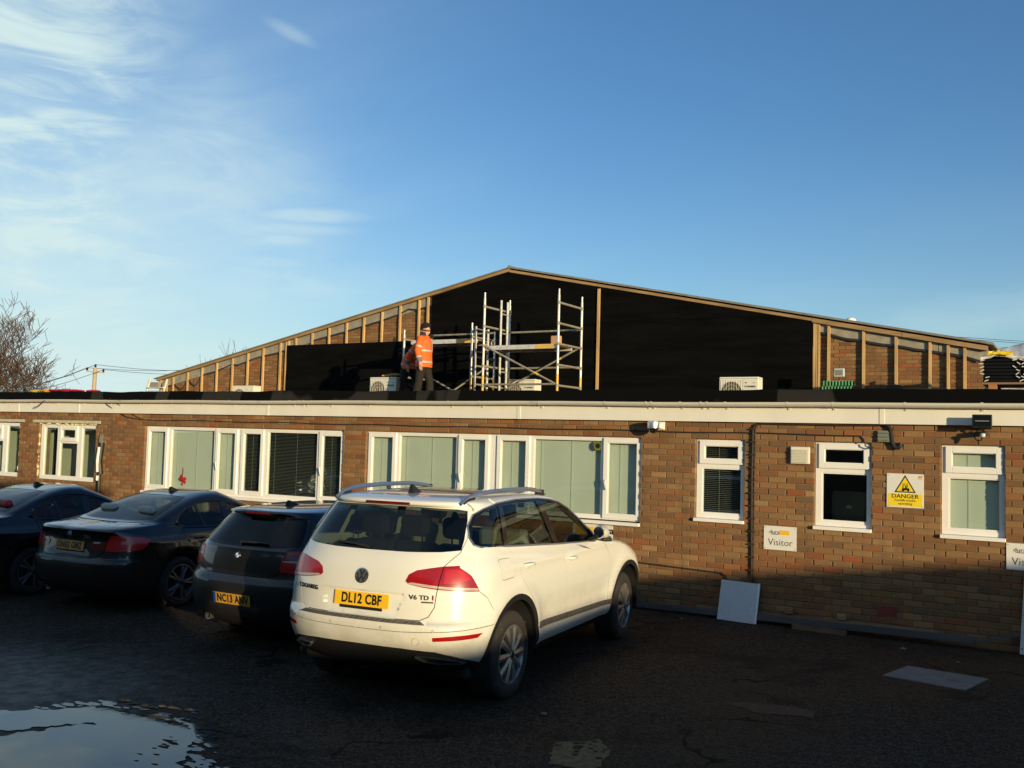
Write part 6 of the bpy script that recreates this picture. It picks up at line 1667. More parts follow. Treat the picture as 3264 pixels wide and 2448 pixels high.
    lip_r = arch(0, 0.365, r_o, 0.20); lip_f = arch(2.893, 0.365, r_o, 0.20)
    val = [(Rr_, 0.0, 0.20), (Rr_, 0.0, 0.525), (Rr_, 0.40, 0.522), (Rr_, 0.66, 0.505), (Rr_, 0.76, 0.47), (S_, -0.52, 0.40), (S_, -0.44, 0.36), (S_, -0.40, 0.20)]
    sill = [(S_, 0.40, 0.20), (S_, 0.40, 0.36), (S_, 2.45, 0.36), (S_, 2.45, 0.20)]
    dtrim = [(S_, 0.515, 0.505), (S_, 0.515, 0.560), (S_, 2.40, 0.512), (S_, 2.40, 0.462)]
    step = [(Rr_, 0.0, 0.716), (Rr_, 0.0, 0.738), (Rr_, 0.55, 0.738), (Rr_, 0.60, 0.716)]
    tail = [(Rr_, 0.0, 0.743), (Rr_, 0.54, 0.745), (Rr_, 0.605, 0.775), (Rr_, 0.645, 0.85), (Rr_, 0.655, 0.98), (Rr_, 0.672, 1.16), (Rr_, 0.745, 1.262), (Rr_, 0.75, 1.36), (Rr_, 0.715, 1.50), (Rr_, 0.68, 1.60), (Rr_, 0.0, 1.607)]
    rdoor = [(S_, -0.03, 1.268), (S_, 0.03, 1.20), (S_, 0.075, 1.10), (S_, 0.125, 0.98), (S_, 0.24, 0.865), (S_, 0.38, 0.74), (S_, 0.47, 0.60), (S_, 0.505, 0.37), (S_, 1.185, 0.37), (S_, 1.185, 0.55), (S_, 1.13, 0.80), (S_, 1.085, 1.0), (S_, 1.02, 1.20)]
    fdoor = [(S_, 1.02, 1.20), (S_, 1.085, 1.0), (S_, 1.13, 0.80), (S_, 1.185, 0.55), (S_, 1.185, 0.37), (S_, 2.30, 0.37), (S_, 2.315, 0.70), (S_, 2.31, 1.0), (S_, 2.20, 1.10), (S_, 2.05, 1.160), (S_, 1.60, 1.173)]
    fuel = [(S_, -0.26, 1.03), (S_, -0.27, 1.17), (S_, -0.24, 1.185), (S_, -0.05, 1.18), (S_, -0.02, 1.165), (S_, -0.015, 1.04), (S_, -0.04, 1.022), (S_, -0.24, 1.017)]
    A = lambda p: b.line(p)
    regions = [('arch', A(arch_r)), ('arch', A(arch_f)), ('arch_r', A(lip_r)), ('arch_f', A(lip_f)), ('lamp_strip', A(strip_)), ('lamp_lens', A(lens_)), ('tail_lamp', A(lamp)), ('reflector', A(refl)),
               ('win_rq', A(w_rq)), ('win_rd', A(w_rd)), ('win_fd', A(w_fd)), ('pillar', A(dlo)), ('rear_window', A(rw)), ('windscreen', A(ws)), ('valance', A(val)), ('sill', A(sill)),
               ('door_trim', A(dtrim)), ('step', A(step)), ('tailgate', A([(Rr_, 0.0, 0.775), (Rr_, 0.313, 0.775), (Rr_, 0.376, 0.925), (Rr_, 0.0, 0.925)])), ('tailgate', A([(Rr_, 0.0, 0.744), (Rr_, 0.340, 0.744), (Rr_, 0.426, 0.95), (Rr_, 0.0, 0.95)])), ('tailgate', A(tail)), ('rear_door', A(rdoor)), ('front_door', A(fdoor)), ('fuel_flap', A(fuel))]
    gaps = [b.gap(rdoor, 0.006, True), b.gap(fdoor, 0.006, True), b.gap([p for p in tail[:9]], 0.006), b.gap(fuel, 0.004, True),
            b.gap([(Rr_, 0.0, 0.652), (Rr_, 0.4, 0.655), (Rr_, 0.75, 0.668), (S_, -0.50, 0.685), (S_, -0.41, 0.690)], 0.005),
            b.gap([(S_, -0.575, 0.962), (S_, -0.50, 0.91), (S_, -0.42, 0.80)], 0.005), b.gap([(Rr_, 0.672, 1.160), (Rr_, 0.655, 0.985)], 0.005),
            b.gap([(F_, 0.0, 1.05), (F_, 0.5, 1.06), (F_, 0.70, 1.11), (F_, 0.74, 1.155)], 0.005)]
    V, res = b.triangulate(regions, gaps)
    wp = M['car_white']
    b.skin('body', V, res['body'], wp, car)
    b.skin('tailgate', V, res['tailgate'], wp, car)
    for nm in ('rear_door', 'front_door'): b.skin('door', V, res[nm], wp, car, mirror='split')
    b.skin('fuel_flap', V, res['fuel_flap'], wp, car, mirror='split')
    b.skin('arch_lip', V, res['arch_r'], M['trim'], car, off=0.006, thick=0.05, mirror='split'); b.skin('arch_lip', V, res['arch_f'], M['trim'], car, off=0.006, thick=0.05, mirror='split')
    b.skin('bumper_valance', V, res['valance'], M['trim'], car, off=-0.004)
    b.skin('sill', V, res['sill'], M['trim'], car, off=-0.004, mirror='split')
    b.skin('door_trim', V, res['door_trim'], M['trim_grey'], car, off=0.010, mirror='split')
    b.skin('bumper_step', V, res['step'], M['trim_grey'], car, off=0.006)
    tlm = b.skin('tail_lamp', V, res['tail_lamp'], M['lamp_red'], car, off=0.005, thick=0.03, mirror='split')
    ls = b.skin('lamp_strip', V, res['lamp_strip'], M['lamp_clear'], car, off=0.006, thick=0.03, mirror='split')
    for p_, c_ in zip(tlm, ls): c_.parent = p_
    for p_, c_ in zip(tlm, b.skin('lamp_lens', V, res['lamp_lens'], M['lamp_bright'], car, off=0.007, thick=0.03, mirror='split')): c_.parent = p_
    b.skin('reflector', V, res['reflector'], M['lamp_red'], car, off=0.002, mirror='split')
    b.skin('window_pillar', V, res['pillar'], M['gloss'], car, off=-0.004, mirror='split')
    for nm in ('win_rq', 'win_rd', 'win_fd'): b.skin('side_window', V, res[nm], M['cglass'], car, off=-0.006, thick=0, mirror='split')
    b.skin('rear_window', V, res['rear_window'], M['cglass'], car, off=-0.002, thick=0)
    b.skin('windscreen', V, res['windscreen'], M['cglass'], car, off=-0.004, thick=0)
    solid = np.concatenate([res[k] for k in ('body', 'tailgate', 'rear_door', 'front_door', 'fuel_flap', 'tail_lamp', 'lamp_strip', 'lamp_lens', 'reflector', 'door_trim', 'step', 'valance', 'pillar', 'arch_r', 'arch_f', 'sill')])
    z = b.z_v(V[solid].mean(1)[:, 1])
    b.skin('lining', V, solid[z < 1.2], M['lining'], car, off=-0.028, thick=0, inward=True)
    b.skin('headlining', V, solid[z >= 1.2], M['pillar_lining'], car, off=-0.03, thick=0, inward=True)
    # chrome line round the side glass
    for sx in (1, -1):
        pts = []
        for k, a, zz_ in dlo+[dlo[0]]:
            p, n_ = b.surf(k, a, zz_, 0.004); p.x *= sx; pts.append(p)
        dense = []
        for p, q in zip(pts, pts[1:]): dense += [p.lerp(q, i/4) for i in range(4)]
        MB().tube(dense+[pts[-1]], 0.0075, 6).build('window_trim', M['rail'], car)
    # underside, cabin
    MB().cbox(-0.80, 0.80, -0.55, 3.4, 0.24, 0.42, 0.04).build('underbody', M['dark'], car)
    MB().box(-0.86, 0.86, -0.6, 2.5, 0.55, 0.58).build('cabin_floor', M['lining'], car)
    MB().cbox(-0.84, 0.84, 1.85, 2.45, 0.95, 1.17, 0.05).build('dashboard', M['seat_dark'], car)
    for x in (-0.38, 0.38): seat(car, x, 1.00, 0.72, M['seat_beige'], M['seat_dark'])
    for x in (-0.42, 0.0, 0.42): seat(car, x, 0.02, 0.74, M['seat_dark'], M['seat_dark'], 0.42, 0.52)
    MB().cbox(-0.66, 0.66, -0.62, -0.12, 1.12, 1.15, 0.01).build('parcel_cover', M['lining'], car)
    MB().lathe([(0.17, 0.0), (0.185, 0.014), (0.2, 0.0), (0.185, -0.014)], 24, (0.38, 1.72, 1.06), 'Y', closed=True).build('steering_wheel', M['trim'], car)
    # wheels and liners
    for y in (0, 2.893):
        for sx in (1, -1):
            wheel(car, sx*0.925, y, 0.364, 0.366, 0.25, 0.245, M['rim'], (10, 1), sx, 0 if y == 0 else R(3))
            liner(car, sx*0.925, y, 0.364, 0.462, 0.36, sx)
    # rear details
    p, n_ = b.surf('R', 0.0, 0.862, 0.008)
    number_plate(car, 'DL12 CBF', p, math.asin(n_.z)*-1, M['plate_y'])
    p2_, _ = b.surf('R', 0, 0.797, 0.006)
    MB().box(-0.20, 0.20, -0.004, 0.004, -0.014, 0.010).build('plate_holder', M['trim'], car, p2_)
    p, n_ = b.surf('R', 0, 1.052, 0.0)
    bar_logo(car, p, n_, 0.062, [(-0.34, 0.74, 0.0, 0.06), (0.34, 0.74, 0.0, 0.06), (-0.74, 0.36, -0.34, -0.70), (-0.34, -0.70, 0.0, -0.02), (0.0, -0.02, 0.34, -0.70), (0.34, -0.70, 0.74, 0.36)])
    text_on(car, b, 'TOUAREG', 0.050, -0.545, 0.918, M['trim'], 0.0008, 1.05, sp=1.08)
    text_on(car, b, 'V6 TD', 0.050, 0.525, 0.920, M['trim'], 0.0008, 1.2); text_on(car, b, 'I', 0.050, 0.630, 0.921, M['lamp_red'], 0.002, 1.2)
    rect_on(b, 'R', 0.545, 0.635, 0.880, 0.892, 0.004, 'badge_bar', M['trim_grey'], car)
    rect_on(b, 'R', -0.215, 0.215, 1.614, 1.632, 0.004, 'brake_light', M['lamp_dark'], car, 16, 3)
    for i in range(22):
        x = -0.52+i*1.04/21; q0, _ = b.surf('R', x-0.014, 0.722, 0.0); q1, _ = b.surf('R', x+0.014, 0.734, 0.0)
        MB().beam(q0+Vector((0, -0.008, 0.0)), q1+Vector((0, -0.006, 0.004)), 0.006, 0.006).build('tread', M['trim'], car)
    for x in (-0.66, -0.24, 0.24, 0.66):
        p, n_ = b.surf('R', x, 0.675, 0.001); o = MB().lathe([(0.0, 0.0015), (0.010, 0.0015), (0.0115, 0.0)], 14, (0, 0, 0), 'Y').build('parking_sensor', wp, car, p); o.rotation_euler = n_.to_track_quat('Y', 'Z').to_euler()
    p, n_ = b.surf('R', 0.53, 0.585, 0.001); o = MB().lathe([(0.028, 0.0), (0.030, 0.0016), (0.032, 0.0)], 20, (0, 0, 0), 'Y').build('tow_cover', wp, car, p); o.rotation_euler = n_.to_track_quat('Y', 'Z').to_euler()
    for sx in (-1, 1):
        pts = []
        for x, zz_ in ((0.495, 0.462), (0.50, 0.474), (0.60, 0.470), (0.72, 0.450), (0.815, 0.418), (0.80, 0.408), (0.64, 0.412), (0.55, 0.424)):
            p, _ = b.surf('R', x, zz_, 0.018); pts.append(Vector((sx*p.x, p.y, p.z)))
        ex = MB(); n = len(pts); c = sum(pts, Vector())/n
        inn = [c+(q-c)*0.86 for q in pts]; back = [q+Vector((0, 0.16, 0)) for q in inn]; outb = [q+Vector((0, 0.14, 0)) for q in pts]
        vs = pts+inn+back+outb; fs = []
        for i in range(n):
            j = (i+1) % n; fs += [(i, j, n+j, n+i), (n+i, n+j, 2*n+j, 2*n+i), (3*n+i, 3*n+j, j, i)]
        ex.add(vs, fs); ex.add(back, [list(range(n))], 1); ex.build('exhaust_tip', [M['rail'], M['dark']], car)
    # wiper, handles, mirrors, rails, aerial, sunroof
    q = [b.surf('R', x, zz_, 0.012)[0] for x, zz_ in ((0.0, 1.268), (-0.15, 1.285), (-0.33, 1.292))]
    MB().tube(q, 0.010, 6).build('rear_wiper', M['trim'], car)
    for y, zz_ in ((0.245, 1.098), (1.245, 1.064)):
        for sx in (-1, 1):
            pts = []
            for i, o_ in enumerate((0.0, 0.032, 0.040, 0.040, 0.032, 0.0)):
                p, n_ = b.surf('S', y-0.10+0.2*i/5, zz_-0.004*i/5, o_); p.x *= sx; pts.append(p)
            MB().tube(pts, [0.012, 0.015, 0.016, 0.016, 0.015, 0.012], 8).build('door_handle', wp, car)
            p, _ = b.surf('S', y, zz_-0.012, 0.002); p.x *= sx
            MB().sphere(p, (0.005, 0.075, 0.024), 12, 8).build('handle_recess', wp, car)
    for sx in (-1, 1):
        m_ = MB(); m_.sphere((0, 0, 0), (0.105, 0.075, 0.075), 18, 12); 
        m_.v = [(v[0], min(v[1], 0.09) if v[1] > -0.03 else -0.03, v[2]) for v in m_.v]
        mo = m_.build('door_mirror', wp, car, (sx*1.045, 1.80, 1.265)); mo.rotation_euler = (0, 0, sx*R(-38))
        MB().sphere((0, 0, 0), (0.097, 0.006, 0.066), 18, 10).build('mirror_glass', M['chrome'], mo, (0, -0.031, 0))
        MB().cbox(-0.10, 0.10, -0.028, 0.075, -0.085, -0.045, 0.014).build('mirror_base', M['trim'], mo)
        MB().beam((sx*0.90, 1.83, 1.17), (sx*1.0, 1.81, 1.215), 0.07, 0.035).build('mirror_arm', M['trim'], car)
        pts = []; 
        for i in range(15):
            f = i/14; y = -0.42+1.72*f; x = 0.625+0.025*math.sin(math.pi*f); zr = b.topz(x, y); pts.append(Vector((sx*x, y, max(zr, 1.62)+0.010+0.046*math.sin(math.pi*f)**0.6)))
        rl_ = MB(); rl_.tube(pts, [0.012, 0.017]+[0.021]*11+[0.017, 0.012], 8); rl_.build('roof_rail', M['rail'], car)
        for f0, f1 in ((0.02, 0.13), (0.87, 0.97)):
            y0, y1 = -0.42+1.72*f0, -0.42+1.72*f1; x = 0.632
            MB().prism([(sx*x-0.012, y0, b.topz(x, y0)-0.01), (sx*x-0.012, y1, b.topz(x, y1)-0.01), (sx*x-0.012, y1, b.topz(x, y1)+0.05), (sx*x-0.012, y0+(0.03 if f0 < 0.5 else 0), b.topz(x, y0)+(0.02 if f0 < 0.5 else 0.05))], (0.024, 0, 0)).build('rail_foot', M['trim'], car)
    fin(car, b, -0.12, M['trim'], 0.075, 0.15, 0.03)
    vs = []; fs = []; nx_, ny_ = 12, 14
    for j in range(ny_+1):
        for i in range(nx_+1):
            x = -0.5+1.0*i/nx_; y = 0.12+1.02*j/ny_; vs.append((x, y, b.topz(x, y)+0.004))
    for j in range(ny_):
        for i in range(nx_): q_ = j*(nx_+1)+i; fs.append((q_, q_+1, q_+nx_+2, q_+nx_+1))
    MB().add(vs, fs, 0, True).build('sunroof', M['gloss'], car)
    # headlamps
    hl_ = MB()
    for sx in (-1, 1): rect_on(b, 'F', sx*0.42, sx*0.80, 0.78, 0.93, 0.004, 'headlamp', M['lamp_clear'], car)
    rect_on(b, 'F', -0.40, 0.40, 0.76, 0.92, 0.004, 'front_grille', M['trim'], car)
    return car
suv = build_suv()
# ---------------------------------------------------------------- dark saloons and hatchback
def build_low(car, rows, P_, paint_, rim_, seats, heads):
    """shared builder of the low cars; P_ holds the outlines of the parts"""
    S_, Rr_, F_ = 'S', 'R', 'F'
    WH = [(0.0, 0.32), (P_['wb'], 0.32)]
    fl_ = flare(WH, 0.44, 0.014, 0.08)
    def side(y, z):
        d = fl_(y, z)+0.010*np.exp(-((z-P_['crease'])/0.02)**2)*smooth(-0.9, -0.3, y)*smooth(P_['wb']+0.3, P_['wb']-0.3, y)
        d = d-0.018*np.exp(-((z-0.55)/0.12)**2)*smooth(0.3, 0.7, y)*smooth(P_['wb']-0.4, P_['wb']-0.7, y)
        return d+0.012*np.exp(-((z-0.32)/0.05)**2)*smooth(0.3, 0.6, y)*smooth(P_['wb']-0.3, P_['wb']-0.6, y)
    b = Body(rows, P_.get('nr', 2.9), 2.5, side, P_['rear'])
    A = lambda p: b.line(p)
    ar, af = arch(0, 0.32, 0.375, 0.10), arch(P_['wb'], 0.32, 0.375, 0.10)
    regions = [('arch', A(ar)), ('arch', A(af))]
    for nm in ('lamp_clear', 'lamp_inner', 'tail_lamp', 'reflector', 'w1', 'w2', 'w3', 'pillar', 'rear_window', 'windscreen', 'valance', 'sill', 'boot', 'rear_door', 'front_door'):
        if nm in P_: regions.append((nm, A(P_[nm])))
    gaps = [b.gap(P_['rear_door'], 0.006, True), b.gap(P_['front_door'], 0.006, True), b.gap(P_['boot_gap'], 0.006)]+[b.gap(g_, 0.005) for g_ in P_.get('gaps', [])]
    V, res = b.triangulate(regions, gaps)
    b.skin('body', V, res['body'], paint_, car); b.skin('boot_lid', V, res['boot'], paint_, car)
    for nm in ('rear_door', 'front_door'): b.skin('door', V, res[nm], paint_, car, mirror='split')
    tl_ = b.skin('tail_lamp', V, res['tail_lamp'], M['lamp_bright'], car, off=0.004, thick=0.025, mirror='split')
    for nm, mt in (('lamp_inner', M['lamp_dark']), ('lamp_clear', M['lamp_clear'])):
        if nm in res and len(res[nm]):
            for p_, c_ in zip(tl_, b.skin('lamp_segment', V, res[nm], mt, car, off=0.004, thick=0.025, mirror='split')): c_.parent = p_
    if 'reflector' in res: b.skin('reflector', V, res['reflector'], M['lamp_dark'], car, off=0.002, mirror='split')
    b.skin('window_pillar', V, res['pillar'], M['gloss'], car, off=-0.004, mirror='split')
    for nm in ('w1', 'w2', 'w3'):
        if nm in res: b.skin('side_window', V, res[nm], M['cglass'], car, off=-0.006, thick=0, mirror='split')
    b.skin('rear_window', V, res['rear_window'], P_['rwmat'], car, off=-0.003, thick=0); b.skin('windscreen', V, res['windscreen'], M['cglass'], car, off=-0.004, thick=0)
    b.skin('bumper_valance', V, res['valance'], M['trim'], car, off=-0.004); b.skin('sill', V, res['sill'], M['trim'], car, off=-0.003, mirror='split')
    skip = ('arch', 'w1', 'w2', 'w3', 'rear_window', 'windscreen')
    solid = np.concatenate([v for k, v in res.items() if k not in skip])
    b.skin('lining', V, solid, M['lining'], car, off=-0.026, thick=0, inward=True)
    for sx in (1, -1):
        pts = []
        for k, a, z in P_['pillar']+[P_['pillar'][0]]:
            p, n_ = b.surf(k, a, z, 0.003); p.x *= sx; pts.append(p)
        dense = []
        for p, q in zip(pts, pts[1:]): dense += [p.lerp(q, i/4) for i in range(4)]
        MB().tube(dense+[pts[-1]], 0.006, 6).build('window_trim', P_['wtrim'], car)
    MB().cbox(-0.72, 0.72, -0.5, P_['wb']+0.4, 0.16, 0.34, 0.03).build('underbody', M['dark'], car)
    MB().box(-0.74, 0.74, -0.45, P_['wb']-0.5, 0.40, 0.43).build('cabin_floor', M['lining'], car)
    MB().cbox(-0.72, 0.72, P_['dash'], P_['dash']+0.5, 0.78, 0.95, 0.05).build('dashboard', M['seat_dark'], car)
    MB().cbox(-0.66, 0.66, P_['shelf'][0], P_['shelf'][1], P_['shelf'][2]-0.03, P_['shelf'][2], 0.01).build('parcel_shelf', M['lining'], car)
    for x in (-0.36, 0.36): seat(car, x, P_['seat'], 0.52, seats, heads, 0.48, 0.56)
    for x in (-0.36, 0.36): seat(car, x, P_['rseat'], 0.56, seats, heads, 0.5, 0.46)
    for y in (0, P_['wb']):
        for sx in (1, -1):
            wheel(car, sx*P_['track'], y, 0.318, 0.32, 0.22, 0.225, rim_, (5, 2), sx)
            liner(car, sx*(P_['track']-0.01), y, 0.318, 0.377, 0.30, sx)
    for sx in (-1, 1):
        m_ = MB(); m_.sphere((0, 0, 0), (0.10, 0.07, 0.065), 16, 10); m_.v = [(v[0], v[1] if v[1] > -0.03 else -0.03, v[2]) for v in m_.v]
        mo = m_.build('door_mirror', paint_, car, (sx*(P_['track']+0.10), P_['mir'], 1.0))
        MB().sphere((0, 0, 0), (0.09, 0.005, 0.055), 16, 8).build('mirror_glass', M['chrome'], mo, (0, -0.031, 0))
        MB().beam((sx*(P_['track']-0.06), P_['mir']+0.02, 0.93), (sx*(P_['track']+0.06), P_['mir'], 0.96), 0.06, 0.03).build('mirror_arm', M['trim'], car)
    for sx in (-1, 1):
        p, _ = b.surf('R', sx*P_['exh'], P_['exz'], 0.0)
        MB().lathe([(0.028, 0.10), (0.034, -0.01), (0.040, -0.012), (0.040, 0.10)], 20, (p.x, p.y-0.01, p.z), 'Y').build('exhaust_tip', M['rail'], car) if sx < 0 else None
        for y, z in P_['handles']:
            pts = []
            for i, o_ in enumerate((0.0, 0.03, 0.036, 0.036, 0.03, 0.0)):
                q, _ = b.surf('S', y-0.1+0.2*i/5, z, o_); q.x *= sx; pts.append(q)
            MB().tube(pts, 0.013, 7).build('door_handle', paint_, car)
    fin(car, b, P_['fin'], paint_, 0.055, 0.17, 0.035)
    for sx in (-1, 1): rect_on(b, 'F', sx*0.40, sx*0.74, 0.60, 0.72, 0.004, 'headlamp', M['lamp_clear'], car)
    return b
S_, Q_, F_ = 'S', 'R', 'F'
def sedan(label, loc, rz, paint_, seats, heads, plate):
    car = thing('saloon_car', label, 'car', loc, rz, 'dark cars parked along the wall')
    rows = [(0.17, -0.72, 3.30, 0.78, 0.55, 0.55), (0.24, -0.86, 3.44, 0.83, 0.58, 0.58), (0.34, -0.97, 3.54, 0.865, 0.62, 0.6), (0.46, -1.015, 3.58, 0.885, 0.65, 0.62), (0.56, -1.03, 3.58, 0.893, 0.66, 0.64),
        (0.63, -1.025, 3.55, 0.897, 0.66, 0.66), (0.66, -1.0, 3.52, 0.898, 0.65, 0.66), (0.74, -0.98, 3.40, 0.898, 0.64, 0.66), (0.82, -0.968, 3.08, 0.893, 0.63, 0.6), (0.88, -0.96, 2.70, 0.884, 0.62, 0.5), (0.93, -0.962, 2.36, 0.868, 0.60, 0.42),
        (0.965, -0.968, 2.12, 0.846, 0.58, 0.38), (0.995, -0.972, 2.00, 0.820, 0.56, 0.36), (1.018, -0.94, 1.95, 0.800, 0.54, 0.36), (1.034, -0.82, 1.92, 0.788, 0.48, 0.36), (1.048, -0.66, 1.89, 0.778, 0.42, 0.36), (1.062, -0.50, 1.86, 0.770, 0.40, 0.36),
        (1.08, -0.42, 1.82, 0.758, 0.38, 0.36), (1.12, -0.32, 1.74, 0.735, 0.36, 0.36), (1.20, -0.12, 1.57, 0.688, 0.36, 0.36), (1.28, 0.10, 1.39, 0.640, 0.38, 0.36), (1.34, 0.29, 1.24, 0.598, 0.40, 0.36),
        (1.375, 0.43, 1.16, 0.555, 0.40, 0.36), (1.40, 0.56, 1.11, 0.49, 0.35, 0.30), (1.415, 0.68, 1.06, 0.39, 0.25, 0.22), (1.425, 0.78, 1.00, 0.24, 0.12, 0.12), (1.429, 0.85, 0.95, 0.0, 0.04, 0.04)]
    def rear(x, z):
        a_ = np.abs(x)
        pl = smooth(0.36, 0.33, a_)*smooth(0.885, 0.865, z)*smooth(0.715, 0.735, z)
        return 0.016*pl-0.014*np.exp(-((z-0.985)/0.02)**2)*smooth(0.75, 0.6, a_)
    P_ = dict(nr=3.5, wb=2.81, track=0.885, crease=0.86, rear=rear, rwmat=M['cglass'], wtrim=M['gloss'], dash=1.55, shelf=(-0.42, 0.10, 1.02), seat=0.88, rseat=-0.02, mir=1.62, exh=0.55, exz=0.235, handles=((0.30, 0.86), (1.25, 0.84)), fin=0.62)
    P_['tail_lamp'] = [(Q_, 0.60, 0.762), (Q_, 0.62, 0.87), (Q_, 0.64, 0.945), (Q_, 0.74, 0.945), (S_, -0.62, 0.925), (S_, -0.50, 0.895), (S_, -0.53, 0.84), (S_, -0.62, 0.775), (Q_, 0.76, 0.760)]
    P_['lamp_inner'] = [(Q_, 0.385, 0.79), (Q_, 0.375, 0.84), (Q_, 0.40, 0.868), (Q_, 0.61, 0.875), (Q_, 0.595, 0.765), (Q_, 0.42, 0.768)]
    P_['lamp_clear'] = [(Q_, 0.42, 0.845), (Q_, 0.42, 0.862), (Q_, 0.52, 0.865), (Q_, 0.52, 0.848)]
    P_['reflector'] = [(Q_, 0.36, 0.335), (Q_, 0.36, 0.352), (Q_, 0.64, 0.368), (Q_, 0.64, 0.345)]
    P_['pillar'] = [(S_, 0.10, 0.995), (S_, 0.6, 0.975), (S_, 1.2, 0.955), (S_, 1.66, 0.945), (S_, 1.50, 1.06), (S_, 1.30, 1.17), (S_, 1.10, 1.25), (S_, 0.90, 1.295), (S_, 0.65, 1.312), (S_, 0.42, 1.29), (S_, 0.22, 1.235), (S_, 0.06, 1.15), (S_, 0.0, 1.085), (S_, 0.02, 1.03)]
    P_['w1'] = [(S_, 0.12, 1.01), (S_, 0.42, 1.0), (S_, 0.385, 1.262), (S_, 0.23, 1.215), (S_, 0.085, 1.14), (S_, 0.03, 1.08), (S_, 0.05, 1.03)]
    P_['w2'] = [(S_, 0.455, 0.998), (S_, 0.80, 0.985), (S_, 0.84, 1.285), (S_, 0.65, 1.294), (S_, 0.42, 1.274)]
    P_['w3'] = [(S_, 0.92, 0.98), (S_, 1.2, 0.97), (S_, 1.60, 0.962), (S_, 1.46, 1.06), (S_, 1.27, 1.158), (S_, 1.08, 1.235), (S_, 0.94, 1.268)]
    P_['rear_window'] = [(Q_, 0.0, 1.082), (Q_, 0.45, 1.088), (Q_, 0.64, 1.105), (Q_, 0.60, 1.20), (Q_, 0.53, 1.30), (Q_, 0.47, 1.352), (Q_, 0.25, 1.362), (Q_, 0.0, 1.364)]
    P_['windscreen'] = [(F_, 0.0, 1.0), (F_, 0.45, 1.005), (F_, 0.70, 1.03), (F_, 0.60, 1.20), (F_, 0.50, 1.335), (F_, 0.25, 1.355), (F_, 0.0, 1.36)]
    P_['valance'] = [(Q_, 0.0, 0.10), (Q_, 0.0, 0.325), (Q_, 0.42, 0.325), (Q_, 0.50, 0.28), (Q_, 0.56, 0.10)]
    P_['sill'] = [(S_, 0.35, 0.10), (S_, 0.36, 0.24), (S_, 2.46, 0.24), (S_, 2.46, 0.10)]
    P_['boot'] = [(Q_, 0.0, 0.665), (Q_, 0.42, 0.668), (Q_, 0.54, 0.70), (Q_, 0.59, 0.765), (Q_, 0.615, 0.88), (Q_, 0.645, 0.95), (Q_, 0.68, 1.01), (Q_, 0.66, 1.05), (Q_, 0.62, 1.068), (Q_, 0.0, 1.062)]
    P_['boot_gap'] = P_['boot'][:9]+[(Q_, 0.0, 1.064)]
    P_['rear_door'] = [(S_, 0.03, 0.99), (S_, 0.06, 0.86), (S_, 0.20, 0.74), (S_, 0.35, 0.60), (S_, 0.42, 0.40), (S_, 0.43, 0.25), (S_, 0.93, 0.25), (S_, 0.96, 0.5), (S_, 0.93, 0.8), (S_, 0.88, 0.955)]
    P_['front_door'] = [(S_, 0.88, 0.955), (S_, 0.93, 0.8), (S_, 0.96, 0.5), (S_, 0.93, 0.25), (S_, 2.10, 0.25), (S_, 2.12, 0.6), (S_, 2.06, 0.83), (S_, 1.72, 0.925)]
    P_['gaps'] = [[(S_, -0.51, 0.86), (S_, -0.43, 0.75), (S_, -0.36, 0.62)], [(Q_, 0.60, 0.66), (Q_, 0.78, 0.655), (S_, -0.45, 0.655), (S_, -0.37, 0.65)]]
    b = build_low(car, rows, P_, paint_, M['rim_dark'], seats, heads)
    p, n_ = b.surf('R', 0, 0.797, 0.006); number_plate(car, plate, p, -math.asin(n_.z), M['plate_d'])
    p, n_ = b.surf('R', 0, 0.945, 0.0); roundel(car, p, n_, 0.039)
    text_on(car, b, '320d', 0.052, 0.31, 0.915, M['rim_dark'], 0.0012, 1.1)
    return car
sd = sedan('black saloon with beige headrests parked between the hatchback and the leftmost car', (-10.73, -3.575, gz(-10.73, 0)), R(1.7), M['car_black'], M['seat_dark'], M['seat_beige'], 'DN62 GMZ')
s2c = copy_tree(sd); s2c.location = (-13.0, -4.08, gz(-13, 0)); s2c.rotation_euler = (0, 0, R(1))
s2c['label'] = 'black saloon with red headrests cut off by the left edge'
for o in list(s2c.children):
    nm = o.name.split('.')[0]
    if nm == 'number_plate':
        for c in list(o.children): bpy.data.objects.remove(c)
    if nm == 'seat':
        o.data = o.data.copy(); o.data.materials[0] = M['seat_red']
        for c in o.children:
            if c.name.startswith('headrest') and 'post' not in c.name: c.data = c.data.copy(); c.data.materials[0] = M['seat_red']
